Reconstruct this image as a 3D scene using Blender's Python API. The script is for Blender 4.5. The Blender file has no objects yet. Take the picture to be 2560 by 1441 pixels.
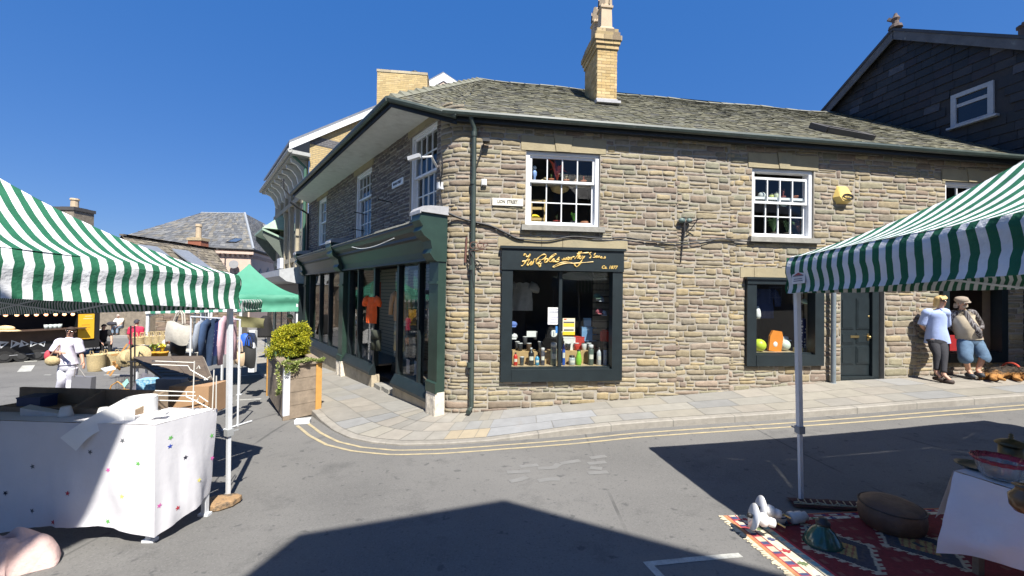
import bpy, bmesh, math, random
import numpy as np
from mathutils import Vector, Matrix, noise
rad = math.radians
scene = bpy.context.scene
COL = scene.collection
# ------------------------------------------------------------------ camera
EYE = Vector((0, 0, 1.75))
_R, _P = rad(.8), rad(.75)
_r0 = Vector((1, 0, 0)); _u0 = Vector((0, -math.sin(_P), math.cos(_P))); CF = Vector((0, math.cos(_P), math.sin(_P)))
CR = _r0 * math.cos(_R) + _u0 * math.sin(_R)
CU = -_r0 * math.sin(_R) + _u0 * math.cos(_R)
cd = bpy.data.cameras.new('camera'); cam = bpy.data.objects.new('camera', cd); COL.objects.link(cam)
cd.sensor_width = 36; cd.lens = 36 * 1000 / 2560; cd.clip_start = .05; cd.clip_end = 2000
mw = Matrix.Identity(4)
for i, a in enumerate((CR, CU, -CF)):
    for k in range(3): mw[k][i] = a[k]
mw.translation = EYE
cam.matrix_world = mw
scene.camera = cam
# ------------------------------------------------------------------ sky, sun, exposure
SUNV = Vector((.41, -.913, 0)).normalized(); SUN_EL = rad(53.5)
SUNV = Vector((SUNV.x * math.cos(SUN_EL), SUNV.y * math.cos(SUN_EL), math.sin(SUN_EL)))
w = bpy.data.worlds.new('World'); scene.world = w; w.use_nodes = True
nt = w.node_tree; nt.nodes.clear()
sk = nt.nodes.new('ShaderNodeTexSky'); sk.sky_type = 'NISHITA'; sk.sun_disc = False
sk.sun_elevation = SUN_EL; sk.sun_rotation = math.atan2(SUNV.x, SUNV.y); sk.altitude = 300
sk.air_density = 1.0; sk.dust_density = .6; sk.ozone_density = 3.0
hs = nt.nodes.new('ShaderNodeMix'); hs.data_type = 'RGBA'; hs.blend_type = 'MIX'      # deep clear blue, a little paler low down
hs.inputs[0].default_value = .44; hs.inputs[6].default_value = (.05, 1.62, 6.2, 1)
bg = nt.nodes.new('ShaderNodeBackground'); bg.inputs['Strength'].default_value = .06
wo = nt.nodes.new('ShaderNodeOutputWorld')
nt.links.new(sk.outputs[0], hs.inputs[7]); nt.links.new(hs.outputs[2], bg.inputs['Color']); nt.links.new(bg.outputs[0], wo.inputs['Surface'])
sd = bpy.data.lights.new('sun', 'SUN'); sd.energy = 5.0; sd.angle = rad(.5); sd.color = (1, .955, .88)
so = bpy.data.objects.new('sun', sd); COL.objects.link(so); so.rotation_euler = SUNV.to_track_quat('Z', 'Y').to_euler()
vs = scene.view_settings; vs.view_transform = 'Standard'; vs.look = 'None'; vs.exposure = 1.0; vs.gamma = 1
scene.cycles.max_bounces = 6; scene.cycles.transparent_max_bounces = 12
scene.cycles.use_denoising = True
# ------------------------------------------------------------------ pixel helpers (photo pixels 2560 x 1441)
def ray(px, py): return CF + CR * ((px - 1280) / 1000) + CU * ((720.5 - py) / 1000)
def at(px, py, d): return EYE + ray(px, py) * d
class Plane:
    def __init__(s, p, d, n):
        s.p, s.d, s.n = Vector(p), Vector(d).normalized(), Vector(n).normalized()
    def hit(s, px, py, o=0):
        q = ray(px, py); p = s.p + s.n * o
        return EYE + q * ((p - EYE).dot(s.n) / q.dot(s.n))
    def sz(s, px, py, o=0):
        v = s.hit(px, py, o); return (v - s.p).dot(s.d), v.z
    def mat(s):                               # local x along, y outward, z up
        return Matrix(((s.d.x, s.n.x, 0, s.p.x), (s.d.y, s.n.y, 0, s.p.y), (0, 0, 1, 0), (0, 0, 0, 1)))
    def pos(s, a, z, o=0):
        v = s.p + s.d * a + s.n * o; return Vector((v.x, v.y, z))
PR = Plane((-1.197, 7.25, 0), (.993, .117, 0), (.117, -.993, 0))     # Lion Street front
PL = Plane((-1.197, 7.25, 0), (-.624, .78, 0), (-.78, -.624, 0))     # Broad Street front
# ------------------------------------------------------------------ ground surface
_cp = [at(568, 1252, 4.22), at(2003, 1255, 3.97), at(1100, 1113, 6.05), at(800, 1062, 7.0), at(2000, 1045, 6.7), at(2560, 1005, 6.9),
       at(165, 1002, 9.0), at(60, 898, 14.8), at(300, 845, 24), at(770, 925, 14.6), at(560, 1010, 9.2),
       Vector((0, 0, 0)), Vector((0, -10, .9)), Vector((14, 2, .6)), Vector((-14, 0, -.55)), Vector((25, 6, 1.0)),
       Vector((-20, 45, -1.3)), Vector((-60, 60, -1.6)), Vector((60, 60, 1.5)), Vector((0, 80, -1.0)), Vector((60, -40, 2)), Vector((-60, -40, -.5)), Vector((-35, 15, -1.3))]
def _rbf():
    n = len(_cp); X = np.array([[c.x, c.y] for c in _cp]); Z = np.array([c.z for c in _cp])
    K = np.sqrt(((X[:, None] - X[None]) ** 2).sum(-1) + 4)
    Pm = np.c_[np.ones(n), X]
    A = np.block([[K + np.eye(n) * -.02, Pm], [Pm.T, np.zeros((3, 3))]])
    return X, np.linalg.solve(A, np.r_[Z, 0, 0, 0])
_gx, _gw = _rbf()
def gz(x, y):
    k = np.sqrt((_gx[:, 0] - x) ** 2 + (_gx[:, 1] - y) ** 2 + 4)
    return float(k @ _gw[:-3] + _gw[-3] + _gw[-2] * x + _gw[-1] * y)
def gpt(px, py, lift=0):                      # photo pixel -> point on the road surface
    q = ray(px, py); t = .5; pt = t
    while t < 120:
        v = EYE + q * t
        if v.z < gz(v.x, v.y) + lift: break
        pt = t; t += .15 + t * .01
    for _ in range(24):
        m = (t + pt) / 2; v = EYE + q * m
        if v.z < gz(v.x, v.y) + lift: t = m
        else: pt = m
    return EYE + q * t
def onG(x, y, lift=0): return Vector((x, y, gz(x, y) + lift))
# ------------------------------------------------------------------ mesh builder
rng = random.Random(7)
class MB:
    def __init__(s, M=None):
        s.v, s.f, s.c, s.uv, s.mi = [], [], [], [], []
        s.M = M
    def add(s, vs, fs, col=None, uvs=None, mi=0):
        b = len(s.v)
        if s.M is not None:
            vs = [s.M @ Vector(v) for v in vs]
            if s.M.determinant() < 0: fs = [tuple(reversed(f)) for f in fs]; uvs = [list(reversed(u)) for u in uvs] if uvs else None
        s.v += [tuple(v) for v in vs]
        for k, f in enumerate(fs):
            s.f.append(tuple(b + i for i in f)); s.c.append(col); s.mi.append(mi)
            s.uv.append(uvs[k] if uvs else None)
        return s
    def box(s, x0, x1, y0, y1, z0, z1, col=None, mi=0, T=None):
        vs = [Vector(p) for p in ((x0, y0, z0), (x1, y0, z0), (x1, y1, z0), (x0, y1, z0), (x0, y0, z1), (x1, y0, z1), (x1, y1, z1), (x0, y1, z1))]
        if T is not None: vs = [T @ v for v in vs]
        return s.add(vs, [(0, 3, 2, 1), (4, 5, 6, 7), (0, 1, 5, 4), (1, 2, 6, 5), (2, 3, 7, 6), (3, 0, 4, 7)], col, None, mi)
    def cbox(s, c, sx, sy, sz, col=None, rz=0, rx=0, ry=0, mi=0):
        T = Matrix.Translation(Vector(c)) @ Matrix.Rotation(rz, 4, 'Z') @ Matrix.Rotation(ry, 4, 'Y') @ Matrix.Rotation(rx, 4, 'X')
        return s.box(-sx / 2, sx / 2, -sy / 2, sy / 2, -sz / 2, sz / 2, col, mi, T)
    def bar(s, a, b, w, h=None, col=None, up=(0, 0, 1), mi=0):
        a, b = Vector(a), Vector(b); h = h or w
        d = (b - a); L = d.length
        if L < 1e-6: return s
        d.normalize(); u = Vector(up)
        if abs(d.dot(u)) > .98: u = Vector((0, 1, 0))
        x = d.cross(u).normalized(); z = x.cross(d)
        vs = []
        for p in (a, b):
            for (i, j) in ((-1, -1), (1, -1), (1, 1), (-1, 1)): vs.append(p + x * (i * w / 2) + z * (j * h / 2))
        return s.add(vs, [(0, 1, 2, 3), (7, 6, 5, 4), (0, 4, 5, 1), (1, 5, 6, 2), (2, 6, 7, 3), (3, 7, 4, 0)], col, None, mi)
    def tube(s, pts, r, n=8, col=None, closed=False, caps=True, mi=0):
        pts = [Vector(p) for p in pts]; m = len(pts)
        rs = r if isinstance(r, (list, tuple)) else [r] * m
        vs, fs = [], []; prev = None
        for i, p in enumerate(pts):
            if closed: t = pts[(i + 1) % m] - pts[i - 1]
            else: t = pts[min(i + 1, m - 1)] - pts[max(i - 1, 0)]
            t.normalize()
            if prev is None:
                x = t.cross(Vector((0, 0, 1)) if abs(t.z) < .9 else Vector((0, 1, 0))).normalized()
            else:
                x = (prev - t * prev.dot(t))
                x = x.normalized() if x.length > 1e-6 else t.orthogonal().normalized()
            prev = x; y = t.cross(x)
            for k in range(n):
                a = 2 * math.pi * k / n; vs.append(p + x * (math.cos(a) * rs[i]) + y * (math.sin(a) * rs[i]))
        for i in range(m if closed else m - 1):
            j = (i + 1) % m
            for k in range(n): fs.append((i * n + k, i * n + (k + 1) % n, j * n + (k + 1) % n, j * n + k))
        if caps and not closed: fs += [tuple(range(n - 1, -1, -1)), tuple((m - 1) * n + k for k in range(n))]
        return s.add(vs, fs, col, None, mi)
    def lathe(s, prof, n=16, T=None, col=None, cap=True, mi=0, wob=None):
        vs, fs = [], []
        for (r, z) in prof:
            for k in range(n):
                a = 2 * math.pi * k / n; rr = r * (1 + (wob(a, z) if wob else 0))
                vs.append(Vector((rr * math.cos(a), rr * math.sin(a), z)))
        m = len(prof)
        for i in range(m - 1):
            for k in range(n): fs.append((i * n + k, i * n + (k + 1) % n, (i + 1) * n + (k + 1) % n, (i + 1) * n + k))
        if cap: fs += [tuple(range(n - 1, -1, -1)), tuple((m - 1) * n + k for k in range(n))]
        if T is not None: vs = [T @ v for v in vs]
        return s.add(vs, fs, col, None, mi)
    def prism(s, bot, top, col=None, mi=0):
        n = len(bot)
        return s.add(list(bot) + list(top), [tuple(range(n - 1, -1, -1)), tuple(range(n, 2 * n))] + [(k, (k + 1) % n, n + (k + 1) % n, n + k) for k in range(n)], col, None, mi)
    def extr(s, prof, a, b, fn, col=None, mi=0):            # profile (o,z) extruded from a to b along a facade; fn(a,z,o)
        return s.prism([fn(a, z, o) for o, z in prof], [fn(b, z, o) for o, z in prof], col, mi)
    def grid(s, fn, nu, nv, col=None, uvf=None, mi=0, closed=False):
        vs = [fn(i / nu, j / nv) for j in range(nv + 1) for i in range(nu + 1)]
        fs, uvs = [], []
        for j in range(nv):
            for i in range(nu):
                a = j * (nu + 1) + i; fs.append((a, a + 1, a + nu + 2, a + nu + 1))
                uvs.append([(uvf(x / nu, y / nv) if uvf else (x / nu, y / nv)) for x, y in ((i, j), (i + 1, j), (i + 1, j + 1), (i, j + 1))])
        return s.add(vs, fs, col, uvs, mi)
    def ball(s, c, r, nu=12, nv=8, col=None, T=None, mi=0):
        rx, ry, rz = r if isinstance(r, (tuple, list)) else (r, r, r); c = Vector(c)
        vs = [Vector((0, 0, -rz))]
        for j in range(1, nv):
            p = math.pi * j / nv - math.pi / 2
            for i in range(nu):
                a = 2 * math.pi * i / nu; vs.append(Vector((rx * math.cos(p) * math.cos(a), ry * math.cos(p) * math.sin(a), rz * math.sin(p))))
        vs.append(Vector((0, 0, rz))); N = len(vs) - 1; fs = []
        for i in range(nu):
            fs.append((0, 1 + (i + 1) % nu, 1 + i)); fs.append((N, N - nu + i, N - nu + (i + 1) % nu))
            for j in range(nv - 2): fs.append((1 + j * nu + i, 1 + j * nu + (i + 1) % nu, 1 + (j + 1) * nu + (i + 1) % nu, 1 + (j + 1) * nu + i))
        vs = [(T @ v if T is not None else v) + c for v in vs]
        return s.add(vs, fs, col, None, mi)
    def build(s, name, mats, parent=None, smooth=False, loc=None, angle=None):
        me = bpy.data.meshes.new(name)
        off = Vector(loc) if loc is not None else None
        vs = s.v if off is None else [(v[0] - off.x, v[1] - off.y, v[2] - off.z) for v in s.v]
        me.from_pydata(vs, [], s.f)
        if not isinstance(mats, (list, tuple)): mats = [mats]
        for m in mats: me.materials.append(m)
        if len(mats) > 1: me.polygons.foreach_set('material_index', s.mi)
        if any(c is not None for c in s.c):
            at_ = me.color_attributes.new('Col', 'FLOAT_COLOR', 'CORNER'); arr = []
            for f, c in zip(s.f, s.c):
                c = c or (1, 1, 1); arr += [c[0], c[1], c[2], 1] * len(f)
            at_.data.foreach_set('color', arr)
        if any(u is not None for u in s.uv):
            ul = me.uv_layers.new(name='UVMap'); arr = []
            for f, u in zip(s.f, s.uv):
                for k in range(len(f)): arr += list(u[k]) if u else [0, 0]
            ul.data.foreach_set('uv', arr)
        if smooth: me.polygons.foreach_set('use_smooth', [True] * len(s.f))
        me.validate(); me.update()
        o = bpy.data.objects.new(name, me); COL.objects.link(o)
        if off is not None: o.location = off
        if smooth and angle:
            try: me.set_sharp_from_angle(angle=rad(angle))
            except Exception: pass
        if off is not None and parent is None: WL[o.name] = off
        if parent is not None:
            o.parent = parent
            o.matrix_parent_inverse = Matrix.Translation(-world_loc(parent))
        return o
def world_loc(o):
    return o['_loc'] if False else WL.get(o.name, Vector((0, 0, 0)))
WL = {}
def tag(o, label=None, cat=None, group=None, kind=None):
    if label: o['label'] = label
    if cat: o['category'] = cat
    if group: o['group'] = group
    if kind: o['kind'] = kind
    return o
def thing(name, label, cat, loc, group=None):
    o = bpy.data.objects.new(name, None); COL.objects.link(o); o.location = Vector(loc); o.empty_display_size = .1
    WL[o.name] = Vector(loc)
    return tag(o, label, cat, group)
def copy_thing(src, dloc, label, rz=None, sc=None):
    def cp(o, par):
        c = o.copy(); COL.objects.link(c)
        if par is not None: c.parent = par
        for ch in o.children: cp(ch, c)
        return c
    c = cp(src, None); c.location = Vector(dloc)
    if rz is not None: c.rotation_euler = (0, 0, rz)
    if sc is not None: c.scale = (sc, sc, sc)
    WL[c.name] = Vector(dloc); c['label'] = label
    return c
# ------------------------------------------------------------------ materials
MC = {}
def _mix(nt, fac, a, b, mode='MIX'):
    n = nt.nodes.new('ShaderNodeMix'); n.data_type = 'RGBA'; n.blend_type = mode
    for s_, v in ((0, fac), (6, a), (7, b)):
        if hasattr(v, 'is_linked'): nt.links.new(v, n.inputs[s_])
        elif s_ == 0: n.inputs[0].default_value = v
        else: n.inputs[s_].default_value = (v[0], v[1], v[2], 1)
    return n.outputs[2]
def _noise(nt, co, sc, det=4, rough=.6):
    n = nt.nodes.new('ShaderNodeTexNoise'); n.inputs['Scale'].default_value = sc; n.inputs['Detail'].default_value = det; n.inputs['Roughness'].default_value = rough
    nt.links.new(co, n.inputs['Vector']); return n.outputs['Fac']
def _ramp(nt, fac, lo, hi):
    n = nt.nodes.new('ShaderNodeMapRange'); n.inputs[1].default_value = lo; n.inputs[2].default_value = hi; n.clamp = True
    nt.links.new(fac, n.inputs[0]); return n.outputs[0]
def _math(nt, op, a, b=0.0):
    n = nt.nodes.new('ShaderNodeMath'); n.operation = op
    for i, v in ((0, a), (1, b)):
        if hasattr(v, 'is_linked'): nt.links.new(v, n.inputs[i])
        else: n.inputs[i].default_value = v
    return n.outputs[0]
def newmat(name):
    m = bpy.data.materials.new(name); m.use_nodes = True; nt = m.node_tree
    b = nt.nodes.get('Principled BSDF'); tc = nt.nodes.new('ShaderNodeTexCoord')
    return m, nt, b, tc
def bumpn(nt, b, h, st=.3, dist=.01):
    n = nt.nodes.new('ShaderNodeBump'); n.inputs['Strength'].default_value = st; n.inputs['Distance'].default_value = dist
    nt.links.new(h, n.inputs['Height']); nt.links.new(n.outputs[0], b.inputs['Normal'])
def pbr(name, col=(.5, .5, .5), rough=.7, metal=0, var=.15, vs=6, bump=0, bs=40, attr=False, spec=.5, dirt=None, ds=1.5, dk=(.45, .62), trans=0, emit=None, alpha=None, coat=0):
    if name in MC: return MC[name]
    m, nt, b, tc = newmat(name)
    co = tc.outputs['Object']
    base = None
    if attr:
        a = nt.nodes.new('ShaderNodeVertexColor'); a.layer_name = 'Col'; base = a.outputs[0]
    else:
        rgb = nt.nodes.new('ShaderNodeRGB'); rgb.outputs[0].default_value = (*col, 1); base = rgb.outputs[0]
    if var:
        f = _noise(nt, co, vs, 5, .65)
        g = _ramp(nt, f, .25, .75)
        lo = _mix(nt, 1.0, base, (1 - var, 1 - var, 1 - var), 'MULTIPLY'); hi = _mix(nt, 1.0, base, (1 + var, 1 + var, 1 + var), 'MULTIPLY')
        base = _mix(nt, g, lo, hi)
    if dirt:
        f = _ramp(nt, _noise(nt, co, ds, 6, .7), dk[0], dk[1]); base = _mix(nt, f, base, dirt)
    nt.links.new(base, b.inputs['Base Color'])
    b.inputs['Roughness'].default_value = rough; b.inputs['Metallic'].default_value = metal; b.inputs['Specular IOR Level'].default_value = spec
    if coat: b.inputs['Coat Weight'].default_value = coat
    if bump: bumpn(nt, b, _noise(nt, co, bs, 6, .7), bump, .02)
    if emit: b.inputs['Emission Color'].default_value = (*emit[:3], 1); b.inputs['Emission Strength'].default_value = emit[3]
    if trans:
        out = nt.nodes['Material Output']; t = nt.nodes.new('ShaderNodeBsdfTranslucent'); nt.links.new(base, t.inputs['Color'])
        ms = nt.nodes.new('ShaderNodeMixShader'); ms.inputs[0].default_value = trans
        nt.links.new(b.outputs[0], ms.inputs[1]); nt.links.new(t.outputs[0], ms.inputs[2]); nt.links.new(ms.outputs[0], out.inputs[0])
    MC[name] = m; return m
def glassmat(name, tint=(.9, .93, .92), refl=.9, ior=1.5, thick=.0):
    if name in MC: return MC[name]
    m = bpy.data.materials.new(name); m.use_nodes = True; nt = m.node_tree; nt.nodes.clear()
    out = nt.nodes.new('ShaderNodeOutputMaterial'); t = nt.nodes.new('ShaderNodeBsdfTransparent'); t.inputs[0].default_value = (*tint, 1)
    g = nt.nodes.new('ShaderNodeBsdfGlossy'); g.inputs['Roughness'].default_value = .015; g.inputs[0].default_value = (refl, refl, refl, 1)
    fr = nt.nodes.new('ShaderNodeFresnel'); ge = nt.nodes.new('ShaderNodeNewGeometry')   # a pane reflects alike from both sides
    nt.links.new(_math(nt, 'POWER', ior, _math(nt, 'SUBTRACT', 1.0, _math(nt, 'MULTIPLY', ge.outputs['Backfacing'], 2.0))), fr.inputs['IOR'])
    tc = nt.nodes.new('ShaderNodeTexCoord'); h = _noise(nt, tc.outputs['Object'], 1.3, 1, .4)
    bn = nt.nodes.new('ShaderNodeBump'); bn.inputs['Strength'].default_value = .06; bn.inputs['Distance'].default_value = .02
    nt.links.new(h, bn.inputs['Height']); nt.links.new(bn.outputs[0], g.inputs['Normal'])
    ms = nt.nodes.new('ShaderNodeMixShader')
    nt.links.new(fr.outputs[0], ms.inputs[0]); nt.links.new(t.outputs[0], ms.inputs[1]); nt.links.new(g.outputs[0], ms.inputs[2]); nt.links.new(ms.outputs[0], out.inputs[0])
    MC[name] = m; return m
def stripemat(name, ca, cb, period, duty=.5, rough=.75, trans=.12, axis=0):
    if name in MC: return MC[name]
    m, nt, b, tc = newmat(name)
    sx = nt.nodes.new('ShaderNodeSeparateXYZ'); nt.links.new(tc.outputs['UV'], sx.inputs[0])
    f = _math(nt, 'FRACT', _math(nt, 'DIVIDE', sx.outputs[axis], period)); k = _math(nt, 'LESS_THAN', f, duty)
    base = _mix(nt, k, cb, ca)
    n = _ramp(nt, _noise(nt, tc.outputs['Object'], 3.0, 5, .6), .3, .75); base = _mix(nt, n, base, _mix(nt, 1.0, base, (.74, .74, .71), 'MULTIPLY'))
    nt.links.new(base, b.inputs['Base Color']); b.inputs['Roughness'].default_value = rough; b.inputs['Specular IOR Level'].default_value = .25
    bumpn(nt, b, _noise(nt, tc.outputs['Object'], 7, 5, .6), .6, .04)
    out = nt.nodes['Material Output']; t = nt.nodes.new('ShaderNodeBsdfTranslucent'); nt.links.new(base, t.inputs['Color'])
    ms = nt.nodes.new('ShaderNodeMixShader'); ms.inputs[0].default_value = trans
    nt.links.new(b.outputs[0], ms.inputs[1]); nt.links.new(t.outputs[0], ms.inputs[2]); nt.links.new(ms.outputs[0], out.inputs[0])
    MC[name] = m; return m
def brickmat(name, ca, cb, mortar, bw, bh, ms=.01, rough=.85, bump=.6, use_uv=True, var=.25, dirt=None, dk=(.55, .75)):
    if name in MC: return MC[name]
    m, nt, b, tc = newmat(name)
    br = nt.nodes.new('ShaderNodeTexBrick'); nt.links.new(tc.outputs['UV' if use_uv else 'Object'], br.inputs['Vector'])
    br.inputs['Scale'].default_value = 1; br.inputs['Brick Width'].default_value = bw; br.inputs['Row Height'].default_value = bh; br.inputs['Mortar Size'].default_value = ms
    br.inputs['Color1'].default_value = (*ca, 1); br.inputs['Color2'].default_value = (*cb, 1); br.inputs['Mortar'].default_value = (*mortar, 1); br.inputs['Mortar Smooth'].default_value = .2
    n = _noise(nt, tc.outputs['Object'], 5, 6, .7); base = _mix(nt, _ramp(nt, n, .3, .7), br.outputs[0], _mix(nt, 1.0, br.outputs[0], (1 - var,) * 3, 'MULTIPLY'))
    if dirt: base = _mix(nt, _ramp(nt, _noise(nt, tc.outputs['Object'], 1.7, 6, .75), dk[0], dk[1]), base, dirt)
    nt.links.new(base, b.inputs['Base Color']); b.inputs['Roughness'].default_value = rough; b.inputs['Specular IOR Level'].default_value = .3
    h = _math(nt, 'ADD', _math(nt, 'MULTIPLY', br.outputs['Fac'], -1.0), _math(nt, 'MULTIPLY', n, .4)); bumpn(nt, b, h, bump, .012)
    MC[name] = m; return m
# ------------------------------------------------------------------ more ground control from the wall foot
BASE = [(-40, -1.5), (-14, -1.15), (-10.44, -.99), (-6.5, -.74), (-2.3, -.56), (0, -.45), (.47, -.43), (2.9, -.28), (5.77, -.095), (8, .06), (9.4, .1), (12.4, .243), (16, .42)]
def basez(S):
    for (a, za), (b, zb) in zip(BASE, BASE[1:]):
        if a <= S <= b: return za + (zb - za) * (S - a) / (b - a)
    return BASE[0][1] if S < 0 else BASE[-1][1]
AR = .6; AT = AR * math.tan(rad(29.05))
_ac = PR.pos(AT, 0, -AR)
def wpos(S, z, o=0):
    if S >= AT: return PR.pos(S, z, o)
    if S <= -AT: return PL.pos(-S, z, o)
    t = (S + AT) / (2 * AT); al = math.atan2(PL.n.y, PL.n.x); ar = math.atan2(PR.n.y, PR.n.x)
    if ar < al: ar += 2 * math.pi
    a = al + (ar - al) * t
    return Vector((_ac.x + math.cos(a) * (AR + o), _ac.y + math.sin(a) * (AR + o), z))
for S, dz in ((-30, .2), (-14, .2), (-10.4, .2), (-6.5, .2), (-2.3, .2), (.4, .2), (2.9, .2), (5.8, .2), (8, .2), (12.4, .2), (16, .2)):
    _cp.append(wpos(S, basez(S) - dz, -.2))
_gx, _gw = _rbf()
# ------------------------------------------------------------------ road
def asphalt():
    m, nt, b, tc = newmat('asphalt'); co = tc.outputs['Object']
    c = _mix(nt, _ramp(nt, _noise(nt, co, .35, 5, .6), .35, .65), (.126, .123, .117), (.172, .167, .157))
    c = _mix(nt, _ramp(nt, _noise(nt, co, 1.6, 6, .7), .55, .72), c, (.10, .098, .094))
    c = _mix(nt, _ramp(nt, _noise(nt, co, 60, 3, .8), .5, .8), c, (.20, .196, .187))
    c = _mix(nt, _ramp(nt, _noise(nt, co, 45, 3, .8), .56, .72), c, (.085, .085, .083))
    mp = nt.nodes.new('ShaderNodeMapping'); mp.inputs['Scale'].default_value = (1, .22, 1); mp.inputs['Rotation'].default_value = (0, 0, .3); nt.links.new(co, mp.inputs[0])
    v = nt.nodes.new('ShaderNodeTexVoronoi'); v.feature = 'DISTANCE_TO_EDGE'; v.inputs['Scale'].default_value = .33
    wv = _mix(nt, .25, mp.outputs[0], nt.nodes.new('ShaderNodeTexNoise').outputs['Color']); nt.links.new(wv, v.inputs['Vector'])
    k = _math(nt, 'LESS_THAN', v.outputs['Distance'], .0035); k2 = _math(nt, 'MULTIPLY', k, _ramp(nt, _noise(nt, co, .8, 3), .42, .55))
    c = _mix(nt, _math(nt, 'MULTIPLY', k2, .55), c, (.05, .05, .05))
    spot = _ramp(nt, _noise(nt, co, 9, 2, .5), .66, .72); c = _mix(nt, _math(nt, 'MULTIPLY', spot, .6), c, (.06, .06, .062))
    nt.links.new(c, b.inputs['Base Color']); b.inputs['Roughness'].default_value = .9; b.inputs['Specular IOR Level'].default_value = .3
    bumpn(nt, b, _noise(nt, co, 120, 3, .8), .4, .006); return m
xs = [-75, -60, -48, -38, -30, -25, -21, -18, -16] + [-15 + .6 * i for i in range(51)] + [16, 18, 21, 25, 32, 45, 60, 75]
ys = [-45, -30, -20, -12, -8, -5, -3, -1.5] + [-.6 + .55 * i for i in range(32)] + [18, 19.5, 21, 23, 25, 28, 32, 37, 43, 50, 60, 75, 90]
mb = MB(); W_ = len(xs)
mb.add([(x, y, gz(x, y)) for y in ys for x in xs], [(j * W_ + i, j * W_ + i + 1, (j + 1) * W_ + i + 1, (j + 1) * W_ + i) for j in range(len(ys) - 1) for i in range(W_ - 1)])
tag(mb.build('road', asphalt(), smooth=True), 'grey worn asphalt road sloping down across the market', kind='structure')
far = MB(); far.box(-900, 900, -900, 900, -6.2, -6)
tag(far.build('ground', pbr('earth', (.12, .12, .09))), kind='structure')
# ------------------------------------------------------------------ kerb and pavement
_kp = [(800, 1056), (832, 1078), (872, 1097), (925, 1109), (1000, 1116), (1100, 1114), (1250, 1104), (1440, 1089), (1560, 1076), (1700, 1066), (1850, 1056), (2000, 1046), (2200, 1031), (2400, 1016), (2560, 1004)]
KS = [];  # (S on wall, kerb foot)
k0 = gpt(800, 1056); off0 = (k0 - PL.p).dot(PL.n); s0_ = (k0 - PL.p).dot(PL.d)
for s in (42, 30, 22, 16, 12, 9, 6.5, 4.5, 3, 2): KS.append((-s, PL.pos(s, 0, off0)))
_sw = [-1.1, -.75, -.5, -.25, 0, .35, 1.2]
for k, (px, py) in enumerate(_kp):
    v = gpt(px, py); S = _sw[k] if k < len(_sw) else (v - PR.p).dot(PR.d)
    KS.append((S, v))
e = KS[-1][1]; KS.append((18, e + PR.d * (18 - KS[-1][0])))
def smooth_path(ks, n=400):
    out = []; Ss = [k[0] for k in ks]
    for i in range(n + 1):
        S = Ss[0] + (Ss[-1] - Ss[0]) * i / n
    return out
def kerb(S):
    for (a, va), (b, vb) in zip(KS, KS[1:]):
        if a <= S <= b:
            t = (S - a) / (b - a); p = va.lerp(vb, t); return Vector((p.x, p.y, gz(p.x, p.y)))
    p = KS[-1][1] if S > 0 else KS[0][1]; return Vector((p.x, p.y, gz(p.x, p.y)))
def kup(S):                                              # kerb upstand, dropped at the corner
    return .035 + .075 * min(1, max(0, abs(S - .15) - .9) / 1.0)
def ksamples(a, b, step=.35):
    out = []; S = a
    while S < b:
        out.append(S); S += (.06 if -1.3 < S < 1.3 else step if S > -12 else 1.5)
    return out + [b]
def knorm(S):
    t = (kerb(S + .06) - kerb(S - .06)); t.z = 0; t.normalize(); return Vector((t.y, -t.x, 0))   # away from the wall
SS = ksamples(-41, 17.5)
kmb = MB(); W = .13
ring = []
for S in SS:
    p, n = kerb(S), knorm(S); u = kup(S)
    ring.append([p + Vector((0, 0, -.1)), p + Vector((0, 0, u - .012)), p - n * .015 + Vector((0, 0, u)), p - n * W + Vector((0, 0, u)), p - n * W + Vector((0, 0, -.1))])
stone = 0; acc = 0
for a, b, Sa in zip(ring, ring[1:], SS):
    acc += (a[0] - b[0]).length
    if acc > .95: acc = 0; stone += 1
    r2 = random.Random(stone); g = r2.uniform(.85, 1.1); col = (.28 * g, .26 * g, .225 * g)
    if acc == 0:
        kmb.add([v * .045 + w_ * .955 for v, w_ in zip(a, b)] + b, [(i, i + 1, i + 6, i + 5) for i in range(4)], (.17, .16, .14))
        kmb.add(a + [v * .045 + w_ * .955 for v, w_ in zip(a, b)], [(i, i + 1, i + 6, i + 5) for i in range(4)], col)
    else: kmb.add(a + b, [(i, i + 1, i + 6, i + 5) for i in range(4)], col)
tag(kmb.build('kerb', pbr('kerbstone', attr=True, rough=.85, var=.18, vs=9, bump=.35, bs=60, dirt=(.2, .18, .16), ds=5, dk=(.55, .8))), 'pale stone kerb round the corner', kind='structure')
def pav(S, v, lift=0):
    Wp = wpos(S, basez(S), .02); K = kerb(S); n = knorm(S); K = K - n * (W - .004) + Vector((0, 0, kup(S)))
    p = K.lerp(Wp, v); return p + Vector((0, 0, lift))
pm = MB()
for a, b in zip(SS, SS[1:]):
    for j in range(3): pm.add([pav(a, j / 3), pav(b, j / 3), pav(b, (j + 1) / 3), pav(a, (j + 1) / 3)], [(0, 1, 2, 3)], (.17, .16, .14))
r3 = random.Random(3)
PALF = [(.33, .315, .275), (.31, .30, .27), (.35, .325, .27), (.29, .29, .28), (.34, .32, .28), (.30, .285, .25), (.36, .33, .28), (.32, .315, .30)]
rows = [0, .3, .62, 1.0]
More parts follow.
